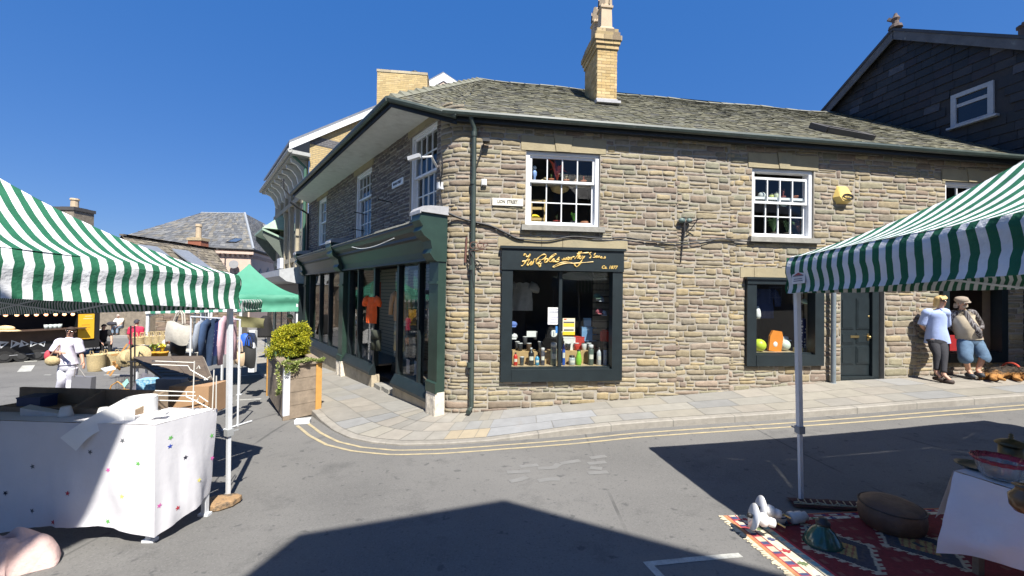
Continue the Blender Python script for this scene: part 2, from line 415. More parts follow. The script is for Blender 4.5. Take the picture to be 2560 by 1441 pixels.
for j in range(3):
    S = -22 + r3.random()
    while S < 17:
        wd = r3.uniform(.45, 1.05)
        if -1.4 < S < .9: wd = r3.uniform(.16, .3)
        S2 = S + wd; c = r3.choice(PALF); g = r3.uniform(.92, 1.1)
        if j == 0 and .25 < S < .95: c = (.44, .37, .26)
        elif j <= 1 and .95 < S < 2.4: c = (.33, .335, .34)
        v0, v1 = rows[j], rows[j + 1]; gap = .004; gv = .003
        n = 3
        for q in range(n):
            a = S + gap + (wd - 2 * gap) * q / n; b = S + gap + (wd - 2 * gap) * (q + 1) / n
            pm.add([pav(a, v0 + gv, .005), pav(b, v0 + gv, .005), pav(b, v1 - gv, .005), pav(a, v1 - gv, .005)], [(0, 1, 2, 3)], (c[0] * g * .72, c[1] * g * .72, c[2] * g * .72))
        S = S2
tag(pm.build('pavement', pbr('flagstone', attr=True, rough=.85, var=.13, vs=4, bump=.25, bs=35, dirt=(.22, .20, .18), ds=2.2, dk=(.58, .85))), 'stone flag pavement along the shop walls', kind='structure')
# ------------------------------------------------------------------ painted road markings
def strip(mb, pts, wdt, lift=.004, col=None):
    n = len(pts)
    L, R_ = [], []
    for i, p in enumerate(pts):
        t = (pts[min(i + 1, n - 1)] - pts[max(i - 1, 0)]); t.z = 0; t.normalize(); q = Vector((-t.y, t.x, 0)) * wdt / 2
        for lst, v in ((L, p + q), (R_, p - q)): lst.append(Vector((v.x, v.y, gz(v.x, v.y) + lift)))
    mb.add(L + R_, [(i, n + i, n + i + 1, i + 1) for i in range(n - 1)], col)
def paint(name, col, wear=(.35, .75)):
    m, nt, b, tc = newmat(name); co = tc.outputs['Object']
    f = _ramp(nt, _noise(nt, co, 7, 7, .8), wear[0], wear[1])
    c = _mix(nt, f, col, (.16, .157, .15)); nt.links.new(c, b.inputs['Base Color']); b.inputs['Roughness'].default_value = .8
    bumpn(nt, b, _noise(nt, co, 120, 3, .8), .5, .008); return m
ym = MB()
for d in (.19, .37):
    pts = [kerb(S) + knorm(S) * d for S in ksamples(-1.15 if d < .3 else -1.1, 17)]
    strip(ym, pts, .05)
tag(ym.build('yellow_lines', paint('yellow_paint', (.56, .45, .24), (.22, .85))), 'faded double yellow lines beside the kerb', kind='structure')
wm = MB()
def pxstrip(pts, wdt): strip(wm, [gpt(*p) for p in pts], wdt)
pxstrip([(1612, 1412), (1740, 1399), (1852, 1389)], .06); pxstrip([(1620, 1410), (1650, 1441), (1690, 1480)], .06)
pxstrip([(590, 1001), (652, 998)], .10)
pxstrip([(602, 940), (662, 935)], .10); pxstrip([(60, 930), (72, 914)], .28); pxstrip([(76, 905), (80, 898)], .3)
pxstrip([(110, 938), (128, 938)], .08); pxstrip([(260, 938), (330, 938)], .12)
tag(wm.build('white_markings', paint('white_paint', (.55, .55, .5), (.35, .75))), 'worn white road markings', kind='structure')
gm = MB()
for pts in ([(1300, 1168), (1345, 1163)], [(1268, 1182), (1325, 1179)], [(1275, 1205), (1300, 1200), (1318, 1193)], [(1345, 1203), (1375, 1199), (1400, 1199)],
            [(1345, 1172), (1385, 1170), (1398, 1160)], [(1402, 1160), (1450, 1152)], [(1475, 1146), (1515, 1141)], [(1470, 1160), (1515, 1156)], [(1470, 1184), (1520, 1181)], [(1475, 1170), (1505, 1173)]):
    strip(gm, [gpt(*p) for p in pts], .10)
tag(gm.build('worn_lettering', paint('ghost_paint', (.20, .198, .19), (.3, .7))), 'almost worn away painted letters on the road', kind='structure')
# ------------------------------------------------------------------ rubble stone generator
def rect_minus(rects, o):
    out = []
    for (a0, a1, b0, b1) in rects:
        o0, o1, p0, p1 = o
        if a1 <= o0 or a0 >= o1 or b1 <= p0 or b0 >= p1: out.append((a0, a1, b0, b1)); continue
        if b0 < p0: out.append((a0, a1, b0, p0))
        if b1 > p1: out.append((a0, a1, p1, b1))
        m0, m1 = max(b0, p0), min(b1, p1)
        if a0 < o0: out.append((a0, o0, m0, m1))
        if a1 > o1: out.append((o1, a1, m0, m1))
    return out
def stone_mesh(mb, pos, a0, a1, z0, z1, col, D, seed, res=.065, gap=.005):
    a0 += gap; a1 -= gap; z0 += gap; z1 -= gap
    w_, h_ = a1 - a0, z1 - z0
    if w_ < .035 or h_ < .02: return
    nx = max(4, min(10, int(w_ / res) + 3)); nz = max(4, min(6, int(h_ / (res * .6)) + 3))
    r = random.Random(seed); ph = r.uniform(0, 50); bulge = r.uniform(.45, 1.0) * D; tilt = r.uniform(-.3, .3) * D; tl2 = r.uniform(-.35, .2) * D
    vs = []; jb, jt = r.uniform(-.012, .012), r.uniform(-.012, .012); rr = min(h_ * .16, .014)
    eu, ev = min(.2, .009 / w_), min(.25, .009 / h_)
    for j in range(nz + 1):
        for i in range(nx + 1):
            u = 0 if i == 0 else 1 if i == nx else eu + (1 - 2 * eu) * (i - 1) / (nx - 2); v = 0 if j == 0 else 1 if j == nz else ev + (1 - 2 * ev) * (j - 1) / (nz - 2)
            x = a0 + w_ * u; z = z0 + h_ * v; cu, cv = min(u, 1 - u) * w_, min(v, 1 - v) * h_
            k = max(0, rr * 1.6 - cu - cv) * .6; x -= math.copysign(k, u - .5); z -= math.copysign(k, v - .5)
            N = noise.noise((x * 5 + ph, z * 3, ph)); z += (.009 * N + (jb * (1 - v) + jt * v) * (u - .5) * 2) * abs(2 * v - 1); x += .010 * noise.noise((z * 11, ph, 3)) * abs(2 * u - 1)
            if i in (0, nx) or j in (0, nz): o = -.008
            else: o = bulge * min(1, .6 + min(cu, cv) / .09) + tilt * (u - .5) + tl2 * (v - .5) + .009 * noise.noise((x * 9, z * 12, ph)) + .006 * noise.noise((x * 34, z * 40, ph))
            vs.append(pos(x, z, o))
    fs = [(j * (nx + 1) + i, j * (nx + 1) + i + 1, (j + 1) * (nx + 1) + i + 1, (j + 1) * (nx + 1) + i) for j in range(nz) for i in range(nx)]
    mb.add(vs, fs, col)
def rubble(mb, pos, a0, a1, z0f, z1f, opens, pal, hr=(.06, .18), wr=(.13, .52), D=.017, seed=1, res=.065, over=0):
    A1 = a1; r = random.Random(seed); zmin = min(z0f(a0), z0f(a1)); zmax = max(z1f(a0), z1f(a1)); z = zmin; cnt = 0
    while z < zmax:
        h = r.uniform(*hr); a = a0 - r.random() * .2; a1 = A1 + r.uniform(-.3, 1) * over
        while a < a1:
            wd = r.uniform(*wr) * (1.25 if r.random() < .25 else 1) * (.6 if r.random() < .15 else 1)
            b = min(a + wd, a1); aa = max(a, a0)
            parts = [(aa, b, z, z + h)]
            if h > .125 and r.random() < .35:
                t = r.uniform(.4, .6) * h; parts = [(aa, b, z, z + t), (aa, b, z + t, z + h)]
            dz = r.uniform(-.014, .014) + .05 * noise.noise((aa * .35, z * .2, seed))
            for q in parts:
                q = (q[0], q[1], q[2] + dz, q[3] + dz)
                rects = [q]
                for o in opens: rects = rect_minus(rects, o)
                for (x0, x1, y0, y1) in rects:
                    m = (x0 + x1) / 2
                    y0 = max(y0, z0f(m)); y1 = min(y1, z1f(m))
                    c = r.choice(pal); g = r.uniform(.84, 1.12); cnt += 1
                    stone_mesh(mb, pos, x0, x1, y0, y1, (c[0] * g, c[1] * g, c[2] * g), D, seed * 7919 + cnt, res)
            a = b if b > a else a1 + 1
        z += h
def sheet(mb, pos, a0, a1, z0f, z1f, opens, step=.5, o=0, brk=(), col=None, uv=False):
    br = sorted(set([a0, a1] + [x for q in opens for x in q[:2] if a0 < x < a1] + [a0 + i * (a1 - a0) / max(1, int((a1 - a0) / step)) for i in range(int((a1 - a0) / step))] + list(brk)))
    for x0, x1 in zip(br, br[1:]):
        if x1 - x0 < 1e-5: continue
        m = (x0 + x1) / 2; z0, z1 = z0f(m), z1f(m)
        iv = [(z0, z1)]
        for q in opens:
            if q[0] < m < q[1]:
                iv = [p for (s, e_) in iv for p in ((s, min(e_, q[2])), (max(s, q[3]), e_)) if p[1] - p[0] > 1e-4]
        for (s, e_) in iv:
            A = z0f(x0) if s == z0 else s; B = z0f(x1) if s == z0 else s; Cc = z1f(x1) if e_ == z1 else e_; Dd = z1f(x0) if e_ == z1 else e_
            mb.add([pos(x0, A, o), pos(x1, B, o), pos(x1, Cc, o), pos(x0, Dd, o)], [(0, 1, 2, 3)], col, [[(x0, A), (x1, B), (x1, Cc), (x0, Dd)]] if uv else None)
STONE = pbr('rubble_stone', attr=True, rough=.9, var=.22, vs=14, bump=.5, bs=55, spec=.2, dirt=(.24, .21, .15), ds=3.2, dk=(.60, .9))
MORTAR = pbr('lime_mortar', (.33, .30, .25), rough=.95, var=.15, vs=8, bump=.5, bs=60, spec=.15, dirt=(.22, .2, .17), ds=2, dk=(.55, .8))
DRESS = pbr('dressed_stone', (.34, .29, .185), rough=.85, var=.16, vs=5, bump=.35, bs=30, spec=.2, dirt=(.24, .22, .15), ds=2.5, dk=(.5, .75))
WHITE = pbr('white_paint_wood', (.74, .75, .76), rough=.45, var=.07, vs=8, dirt=(.5, .47, .4), ds=5, dk=(.62, .85))
NAVY = pbr('dark_green_paint', (.012, .019, .022), rough=.42, var=.25, vs=5, bump=.08, bs=20, dirt=(.05, .055, .05), ds=7, dk=(.66, .9))
GREEN = pbr('green_paint', (.022, .045, .034), rough=.4, var=.2, vs=5, bump=.06, bs=20, dirt=(.10, .12, .10), ds=7, dk=(.66, .9))
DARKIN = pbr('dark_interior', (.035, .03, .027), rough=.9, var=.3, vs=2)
IRON = pbr('black_iron', (.02, .02, .022), rough=.5, var=.2)
LEAD = pbr('grey_lead', (.36, .36, .37), rough=.55, var=.2, vs=8, bump=.2, bs=20)
SLATE = pbr('grey_slate', (.17, .18, .2), rough=.55, var=.25, vs=5)
WGLASS = glassmat('window_glass', (.86, .9, .9), .9, 1.5)
SGLASS = glassmat('shop_glass', (.88, .92, .91), .95, 1.52)
# ------------------------------------------------------------------ the stone corner shop
shop = thing('stone_shop', 'old rubble stone corner shop with mossy slate roof and dark green shopfronts', 'shop building', (3, 9, -.4))
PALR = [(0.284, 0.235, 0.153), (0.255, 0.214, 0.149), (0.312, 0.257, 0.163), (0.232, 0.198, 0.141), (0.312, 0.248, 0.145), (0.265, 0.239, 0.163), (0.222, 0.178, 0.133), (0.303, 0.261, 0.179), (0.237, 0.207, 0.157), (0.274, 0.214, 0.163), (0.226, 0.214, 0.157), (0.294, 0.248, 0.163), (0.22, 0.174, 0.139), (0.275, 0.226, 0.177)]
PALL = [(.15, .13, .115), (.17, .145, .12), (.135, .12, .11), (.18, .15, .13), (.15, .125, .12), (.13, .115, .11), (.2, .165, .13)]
WIN1 = (1.44, 2.86, 3.02, 4.42); WIN2 = (6.0, 7.36, 2.94, 4.33); WIN3 = (10.45, 11.8, 2.9, 4.27)
SW1 = (1.01, 3.31, .13, 2.60); SW2 = (5.86, 7.54, .38, 2.12); DOOR = (7.98, 8.99, .02, 2.05); SW3 = (10.3, 11.91, .42, 2.1)
WA = (.43, 1.63, 3.27, 5.05); WB = (3.98, 5.3, 3.19, 5.02); WC = (8.45, 9.62, 3.38, 5.06)
def inn(o, a=.1, b=.1, c=.1, d=.1): return (o[0] + a, o[1] - b, o[2] + c, o[3] - d)
L1 = (1.33, 2.98, 4.42, 4.69); L2 = (5.9, 7.46, 4.33, 4.62); L3 = (10.35, 11.9, 4.27, 4.52); LS1 = (.93, 3.42, 2.60, 2.79); LS2 = (5.75, 7.62, 2.12, 2.33)
SL1 = (1.36, 2.97, 2.91, 3.02); SL2 = (5.93, 7.45, 2.83, 2.94); SL3 = (10.35, 11.9, 2.79, 2.9)
LD = (7.9, 9.1, 2.05, 2.27); LS3 = (10.2, 12.0, 2.1, 2.3)
openR = [WIN1, WIN2, WIN3, inn(SW1), inn(SW2), DOOR, inn(SW3), L1, L2, L3, LS1, LS2, LS3, LD, SL1, SL2, SL3]
def neg(o): return (-o[1], -o[0], o[2], o[3])
LA = (.33, 1.75, 5.05, 5.3); LB = (3.85, 5.45, 5.02, 5.28); LC = (8.3, 9.8, 5.06, 5.28)
openL = [neg(WA), neg(WB), neg(WC), (-11.3, -.06, -3, 2.95), neg(LA), neg(LB), neg(LC)]
def wtop(S): return 5.3 if S < -.2 else (5.3 - .36 * min(1, (S + .2) / .9) if S < .7 else 4.92 - .02 * (S - .7))
SEND = 14.4
wb_ = MB()
rp = random.Random(2); a_ = -.28; k = 0            # patches of separate coursing, so no course runs the whole wall
while a_ < SEND - .4:
    b_ = min(a_ + rp.uniform(.9, 1.9), SEND); k += 1; h0 = rp.choice((.05, .06, .075)); rubble(wb_, wpos, a_, b_, lambda S: basez(S) - .05, wtop, openR + ([openL[3]] if k == 1 else []), PALR, hr=(h0, h0 + rp.uniform(.08, .125)), D=.014, seed=10 + k, over=.14); a_ = b_
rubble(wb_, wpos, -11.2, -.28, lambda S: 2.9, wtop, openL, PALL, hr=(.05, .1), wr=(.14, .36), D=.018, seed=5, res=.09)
wall = wb_.build('stone_wall', STONE, shop, smooth=True)
mm = MB()
sheet(mm, wpos, -11.2, SEND, lambda S: basez(S) - .3, wtop, openR + openL, .4, 0, [AT * i / 6 for i in range(-6, 7)])
for Pn, ops in ((PR, [(WIN1, .22), (WIN2, .22), (WIN3, .22), (inn(SW1), .3), (inn(SW2), .3), (DOOR, .3), (inn(SW3), .3)]), (PL, [(WA, .2), (WB, .2), (WC, .2)])):
    for (a0, a1, z0, z1), d in ops:
        for q in (((a0, z0), (a0, z1)), ((a0, z1), (a1, z1)), ((a1, z1), (a1, z0)), ((a1, z0), (a0, z0))):
            (xa, za), (xb, zb) = q; mm.add([Pn.pos(xa, za, 0), Pn.pos(xb, zb, 0), Pn.pos(xb, zb, -d), Pn.pos(xa, za, -d)], [(0, 1, 2, 3)])
mm.build('mortar_face', MORTAR, shop)
def dressed(Pn, a0, a1, z0, z1, cuts, o=.012, th=.1, M=None):
    ed = [a0] + cuts + [a1]
    for x0, x1 in zip(ed, ed[1:]):
        P = Pn; m = MB(); m.prism([P.pos(x0 + .004, z0 + .003, -th), P.pos(x1 - .004, z0 + .003, -th), P.pos(x1 - .004, z0 + .003, o), P.pos(x0 + .004, z0 + .003, o)],
                [P.pos(x0 + .004, z1 - .003, -th), P.pos(x1 - .004, z1 - .003, -th), P.pos(x1 - .004, z1 - .003, o), P.pos(x0 + .004, z1 - .003, o)]); m.build('lintel_stone', DRESS, shop)
def vouss(Pn, a0, a1, z0, z1, k0, k1):
    for (b0, b1, t0, t1, o, zt) in ((a0 + .012, k0, a0 + .004, k0 - .05, .014, z1), (k0 + .004, k1 - .004, k0 - .045, k1 + .045, .03, z1 + .03), (k1, a1 - .012, k1 + .05, a1 - .004, .014, z1)):
        lm = MB(); lm.prism([Pn.pos(b0, z0, -.1), Pn.pos(b1, z0, -.1), Pn.pos(b1, z0, o), Pn.pos(b0, z0, o)], [Pn.pos(t0, zt, -.1), Pn.pos(t1, zt, -.1), Pn.pos(t1, zt, o), Pn.pos(t0, zt, o)]); lm.build('lintel_stone', DRESS, shop)
vouss(PR, L1[0], L1[1], L1[2], L1[3], 2.0, 2.28)
vouss(PR, L2[0], L2[1], L2[2], L2[3], 6.58, 6.8); vouss(PR, L3[0], L3[1], L3[2], L3[3], 11.0, 11.2)
dressed(PR, *LS1, [1.75, 2.15]); dressed(PR, *LS2, [6.05, 6.75]); dressed(PR, *LS3, [11]); dressed(PR, *LD, [8.4])
for o in (LA, LB, LC): dressed(PL, *o, [(o[0] + o[1]) / 2 - .15, (o[0] + o[1]) / 2 + .15])
# ---- sash windows
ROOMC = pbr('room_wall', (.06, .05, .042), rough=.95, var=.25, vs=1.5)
def room(Pn, a0, a1, z0, z1, d=2.2, o=-.24, parent=None, name='room', mat=None, m=.35):
    A0, A1, Z0, Z1 = a0 - m, a1 + m, z0 - .02, z1 + .25; q = MB()
    P = lambda a, z, oo: Pn.pos(a, z, oo)
    q.add([P(A0, Z0, o - d), P(A1, Z0, o - d), P(A1, Z1, o - d), P(A0, Z1, o - d), P(A0, Z0, o), P(A1, Z0, o), P(A1, Z1, o), P(A0, Z1, o)],
          [(0, 1, 2, 3), (0, 4, 5, 1), (3, 2, 6, 7), (0, 3, 7, 4), (1, 5, 6, 2)])
    # inner face of the wall round the opening
    for (x0, x1, y0, y1) in rect_minus([(A0, A1, Z0, Z1)], (a0, a1, z0, z1)): q.add([P(x0, y0, o), P(x1, y0, o), P(x1, y1, o), P(x0, y1, o)], [(0, 1, 2, 3)])
    return q.build(name, mat or ROOMC, parent or shop)
def sash(Pn, op, cols, up, lo, split=.5, sill=True, drop=0, thin=False, parent=None, back=.1):
    a0, a1, z0, z1 = op; M = Pn.mat(); f = .075; q = MB(M)
    o1 = -.02 - back * .2
    q.box(a0, a0 + f, -.2, -back * .4, z0, z1); q.box(a1 - f, a1, -.2, -back * .4, z0, z1)
    q.box(a0 + f, a1 - f, -.2, -back * .4, z1 - f * .8, z1); q.box(a0 + f, a1 - f, -.2, -back * .3, z0, z0 + .05)
    i0, i1, j0, j1 = a0 + f, a1 - f, z0 + .05, z1 - f * .8; zm = j0 + (j1 - j0) * split
    def leaf(b0, b1, c0, c1, o, nc, nr, drop=0):
        s_ = .045; t = .02; c0 -= drop; c1 -= drop
        q.box(b0, b0 + s_, o - .04, o, c0, c1); q.box(b1 - s_, b1, o - .04, o, c0, c1)
        q.box(b0 + s_, b1 - s_, o - .04, o, c0, c0 + s_); q.box(b0 + s_, b1 - s_, o - .04, o, c1 - s_, c1)
        for k in range(1, nc): x = b0 + s_ + (b1 - b0 - 2 * s_) * k / nc; q.box(x - t / 2, x + t / 2, o - .035, o - .004, c0 + s_, c1 - s_)
        for k in range(1, nr):
            z = c0 + s_ + (c1 - c0 - 2 * s_) * k / nr
            xs_ = [b0 + s_ + (b1 - b0 - 2 * s_) * kk / nc for kk in range(nc + 1)]
            for xa, xb in zip(xs_, xs_[1:]): q.box(xa + t / 2, xb - t / 2, o - .033, o - .006, z - t / 2, z + t / 2)
        return (b0 + s_, b1 - s_, c0 + s_, c1 - s_, o - .02)
    p1 = leaf(i0 + .002, i1 - .002, zm - .02, j1 - .002, -.075, cols, up, drop); p2 = leaf(i0 + .002, i1 - .002, j0 + .002, zm + .025, -.125, cols, lo)
    wn = q.build('window', WHITE, parent or shop)
    g = MB(M)
    for (b0, b1, c0, c1, o) in (p1, p2): g.add([(b0, o, c0), (b1, o, c0), (b1, o, c1), (b0, o, c1)], [(0, 1, 2, 3)])
    g.build('pane', WGLASS, wn)
    if sill:
        s_ = MB(M); s_.box(a0 - .08, a1 + .08, -.2, .09, z0 - .10, z0 - .002); s_.build('sill', LEADSTONE, wn)
    return wn
LEADSTONE = pbr('sill_stone', (.26, .25, .22), rough=.85, var=.25, vs=8, bump=.5, bs=30)
sash(PR, WIN1, 4, 1, 2, .62); sash(PR, WIN2, 4, 1, 2, .60, drop=.1); sash(PR, WIN3, 4, 2, 2, .5)
sash(PL, WA, 4, 2, 2, .5, sill=False); sash(PL, WB, 4, 2, 3, .62, sill=False); sash(PL, WC, 3, 2, 2, .5, sill=False)
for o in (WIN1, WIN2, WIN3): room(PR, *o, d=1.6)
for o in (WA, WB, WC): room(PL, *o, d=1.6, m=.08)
# ---- dark framed shop windows on the street front
def shopwin(Pn, outer, fas, pil, bot, mull, corn=True, proud=.07, glass_o=-.08):
    a0, a1, z0, z1 = outer; M = Pn.mat(); q = MB(M)
    zt = z1 - fas
    q.box(a0, a0 + pil, -.12, proud, z0, zt); q.box(a1 - pil, a1, -.12, proud, z0, zt)
    q.box(a0 + pil, a1 - pil, -.12, proud + .01, z0, z0 + bot); q.box(a0 - .01, a1 + .01, -.12, proud + .02, zt, z1 - .03)
    q.box(a0 - .04, a1 + .04, -.1, proud + .05, z1 - .03, z1 + .015)
    q.box(a0 + pil, a1 - pil, -.10, .0, z0 + bot, z0 + bot + .03)
    for m in mull: q.box(m - .03, m + .03, -.11, -.02, z0 + bot + .03, zt)
    fr = q.build('shop_window', NAVY, shop)
    g = MB(M); ed = [a0 + pil] + list(mull) + [a1 - pil]
    for x0, x1 in zip(ed, ed[1:]): g.add([(x0 + .002, glass_o, z0 + bot + .03), (x1 - .002, glass_o, z0 + bot + .03), (x1 - .002, glass_o, zt), (x0 + .002, glass_o, zt)], [(0, 1, 2, 3)])
    g.build('pane', SGLASS, fr)
    return fr
sw1 = shopwin(PR, SW1, .42, .2, .22, [2.13])
sw2 = shopwin(PR, SW2, .12, .2, .22, [])
sw3 = shopwin(PR, SW3, .12, .16, .2, [])
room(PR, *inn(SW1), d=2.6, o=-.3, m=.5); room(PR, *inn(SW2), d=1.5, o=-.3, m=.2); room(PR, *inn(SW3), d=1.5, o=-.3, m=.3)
# display floors inside
BOARD = pbr('pale_board', (.36, .27, .16), rough=.7, var=.15, vs=6)
for o, dz in ((SW1, .235), (SW2, .235), (SW3, .2)):
    q = MB(PR.mat()); q.box(o[0] + .12, o[1] - .12, -1.0, -.13, o[2] + dz - .03, o[2] + dz); q.build('display_shelf', BOARD, shop)
# ---- gold script on the fascia
GOLD = pbr('gold_paint', (.62, .42, .12), rough=.45, var=.1)
SCR = ['190,200 215,155 250,170 255,215 290,215 335,170 345,150 325,215 290,270 230,345 200,400 160,440 125,445', '150,340 215,325 280,310 345,290',
  '330,290 300,350 275,410 295,430 340,375 385,330 350,400 355,430 390,410 430,345 440,290 480,275',
  '560,300 620,300 690,270 735,220 735,180 690,165 620,190 555,240 505,300 490,360 510,390 555,370 610,330', '640,375 570,395 535,405 560,440 580,470 600,440 610,390',
  '790,270 740,275 700,320 705,360 745,355 790,310 800,285 770,290', '815,300 870,240 930,200 975,170 970,155 920,165 860,220 815,290 825,345 870,340 905,310',
  '880,320 930,300 950,285 925,280 895,310 900,345 940,340 975,310', '1070,235 1010,290 1000,300 1050,290 1055,320 1020,345 960,345',
  '1125,270 1135,300 1170,290 1185,255 1190,290 1225,290 1235,250 1260,245', '1275,240 1260,280 1290,290 1320,255 1300,235 1275,245 1340,240', '1345,235 1360,240 1345,300 1370,260 1400,230 1440,225',
  '1555,90 1530,170 1480,230 1440,275', '1500,150 1560,140 1620,130 1700,130 1790,120', '1610,90 1560,170 1510,270 1560,215 1590,205 1560,265 1590,270', '1640,200 1610,250 1640,265 1690,205 1640,280 1590,360 1545,430 1490,470 1455,440 1430,400 1380,370',
  '1380,370 1280,355 1150,360 1020,400 930,450 910,475 950,475 1030,440 1150,400 1300,380 1400,385 1560,375 1700,362 1900,345',
  '1860,110 1815,130 1820,170 1850,190 1830,245 1800,250', '1960,130 1930,165 1920,190 1950,200 1940,235 1890,240', '1985,200 1965,240 1985,245 2005,210 1980,205', '2010,245 2030,205 2025,240 2055,205 2060,240 2085,235', '2085,240 2120,215 2100,225 2085,255 2120,255 2140,240', '2200,210 2165,235 2195,240 2185,265 2140,260']
def px_on(Pn, zx, zy, o, x0=1290, y0=620, sc=9.846): return Pn.hit(x0 + zx / sc, y0 + zy / sc, o)
def smoothpts(P, k=5):
    out = []
    for i in range(len(P) - 1):
        p0, p1, p2, p3 = P[max(i - 1, 0)], P[i], P[i + 1], P[min(i + 2, len(P) - 1)]
        for t in range(k):
            t /= k; out.append(.5 * ((2 * p1) + (p2 - p0) * t + (2 * p0 - 5 * p1 + 4 * p2 - p3) * t * t + (3 * p1 - p0 - 3 * p2 + p3) * t ** 3))
    return out + [P[-1]]
q = MB()
for k, sline in enumerate(SCR):
    P = [px_on(PR, *map(float, c.split(',')), .097) for c in sline.split()]
    P = smoothpts(P, 4); n = len(P); b = .0148 if k < 16 else .0118
    q.tube(P, [b * (.75 + .35 * math.sin(i * .55 + k)) for i in range(n)], 6)
q.build('painted_lettering', GOLD, sw1)
def text_mesh(name, txt, size, T, mat, parent=None, ext=.002, align='CENTER', sx=1, font_shear=0, bold=0):
    cu = bpy.data.curves.new('t', 'FONT'); cu.body = txt; cu.size = size; cu.extrude = ext; cu.align_x = align; cu.align_y = 'CENTER'; cu.shear = font_shear; cu.offset = bold; cu.resolution_u = 2
    ob = bpy.data.objects.new('t', cu); COL.objects.link(ob); dg = bpy.context.evaluated_depsgraph_get()
    me = bpy.data.meshes.new_from_object(ob.evaluated_get(dg)); bpy.data.objects.remove(ob); bpy.data.curves.remove(cu)
    q = MB(); TT = T @ Matrix.Scale(sx, 4, (1, 0, 0))
    q.add([TT @ v.co for v in me.vertices], [tuple(p.vertices) for p in me.polygons]); bpy.data.meshes.remove(me)
    return q.build(name, mat, parent)
def face_T(Pn, a, z, o, flip=1):           # text frame on a facade: x along reading direction, y up, z outward
    dx = Pn.d * flip
    T = Matrix(((dx.x, 0, Pn.n.x, 0), (dx.y, 0, Pn.n.y, 0), (0, 1, 0, 0), (0, 0, 0, 1))); T.translation = Pn.pos(a, z, o); return T
a_, z_ = PR.sz(1523, 669, .09)
text_mesh('date_lettering', 'Ca. 1877', .085, face_T(PR, a_, z_, .093), GOLD, sw1, font_shear=.25, bold=.002)
# ---- door
q = MB(PR.mat()); a0, a1, z0, z1 = DOOR
q.box(a0 + .04, a0 + .80, -.17, -.12, z0 + .12, z1); 
for (x0, x1, y0, y1) in ((.1, .4, .25, .62), (.46, .76, .25, .62), (.1, .4, .98, 1.62), (.46, .76, .98, 1.62), (.1, .4, .68, .9), (.46, .76, .68, .9)):
    q.box(a0 + .02 + x0, a0 + .02 + x1, -.121, -.108, z0 + .1 + y0, z0 + .1 + y1); q.box(a0 + .05 + x0, a0 - .01 + x1, -.109, -.100, z0 + .13 + y0, z0 + .07 + y1)
q.box(a0, a0 + .038, -.2, -.1, z0, z1); q.box(a0 + .802, a1 - .06, -.2, -.06, z0, z1); q.box(a0 + .04, a0 + .80, -.2, -.02, z0 + .03, z0 + .11)
dr = q.build('door', NAVY, shop)
q = MB(PR.mat()); BRASS = pbr('brass', (.6, .45, .2), rough=.3, metal=1, var=.1)
q.ball((a0 + .74, -.07, z0 + .92), .03); q.box(a0 + .72, a0 + .76, -.1, -.095, z0 + .85, z0 + .99); q.ball((a0 + .75, -.1, z0 + 1.35), .018); q.box(a0 + .33, a0 + .53, -.1, -.094, z0 + .9, z0 + .95)
q.build('handle', BRASS, dr)
q = MB(PR.mat()); q.box(a0 - .3, a1 + .3, -.5, -.31, z0 - .1, z1 + .3); q.build('inner_wall', DARKIN, shop)
q = MB(PR.mat()); q.box(a0, a1, -.31, .05, z0 - .08, z0 + .035); q.build('doorstep', LEADSTONE, shop)
# ------------------------------------------------------------------ shop roof
MOSS = [(0.127, 0.125, 0.094), (0.139, 0.134, 0.098), (0.107, 0.106, 0.089), (0.152, 0.144, 0.1), (0.12, 0.116, 0.094), (0.134, 0.131, 0.092), (0.098, 0.097, 0.089), (0.166, 0.156, 0.109)]
def bil(A, B, C, D): return lambda u, v: (A.lerp(B, u)).lerp(D.lerp(C, u), v)
def tiles(mb, fn, Lu, Lv, expo, wr, pal, lift=.02, seed=1, inside=None, jit=.3, gvar=.2, dim=.35):
    r = random.Random(seed); v = 0; n = 0
    P00 = fn(0, 0); nrm = (fn(1, 0) - P00).cross(fn(0, 1) - P00).normalized()
    if nrm.z < -.05: nrm = -nrm
    while v < 1:
        ex = expo * (1 - dim * v) / Lv; u = -r.random() * wr[1] / Lu
        while u < 1:
            wd = r.uniform(*wr) / Lu; a, b = max(u, 0), min(u + wd * .975, 1); u += wd
            if b - a < .2 * wd: continue
            v0 = v + r.uniform(-jit, jit) * ex * .4; v0 = max(v0, -.3 * ex); v1 = min(v0 + ex * 1.5, 1)
            if inside and not inside((a + b) / 2, min(1, v0 + ex * .5)): continue
            c = r.choice(pal); g = r.uniform(1 - gvar, 1 + gvar); h0 = lift * r.uniform(.6, 1.5); h1 = .002 + .003 * r.random(); sk = r.uniform(-.15, .15) * ex; tw = r.uniform(-.4, .4) * lift
            p = [fn(a, v0 + sk), fn(b, v0 - sk), fn(b, v1), fn(a, v1)]
            q = [p[0] + nrm * (h0 + tw), p[1] + nrm * (h0 - tw), p[2] + nrm * h1, p[3] + nrm * h1]
            mb.add(q + [p[0], p[1]], [(0, 1, 2, 3), (4, 5, 1, 0)], (c[0] * g, c[1] * g, c[2] * g)); n += 1
        v += ex
    return n
T1 = PL.pos(.70, 5.31, .82); T2 = PR.hit(1142, 287, .13); EF = PL.pos(9.85, 5.28, .8)
def ER(S): return PR.pos(S, 5.0 - .0175 * S, .13 + .009 * S)
RG0 = PR.hit(1200, 198, -4.15); RG1 = PR.hit(2088, 283, -4.15); RB = ER(12.42)
ROOFM = pbr('stone_tile', attr=True, rough=.92, var=.3, vs=11, bump=.5, bs=40, spec=.2, dirt=(.15, .147, .10), ds=2.2, dk=(.45, .85))
def zg(): pass
rf = MB()
main = bil(T2, RB, RG1, RG0)
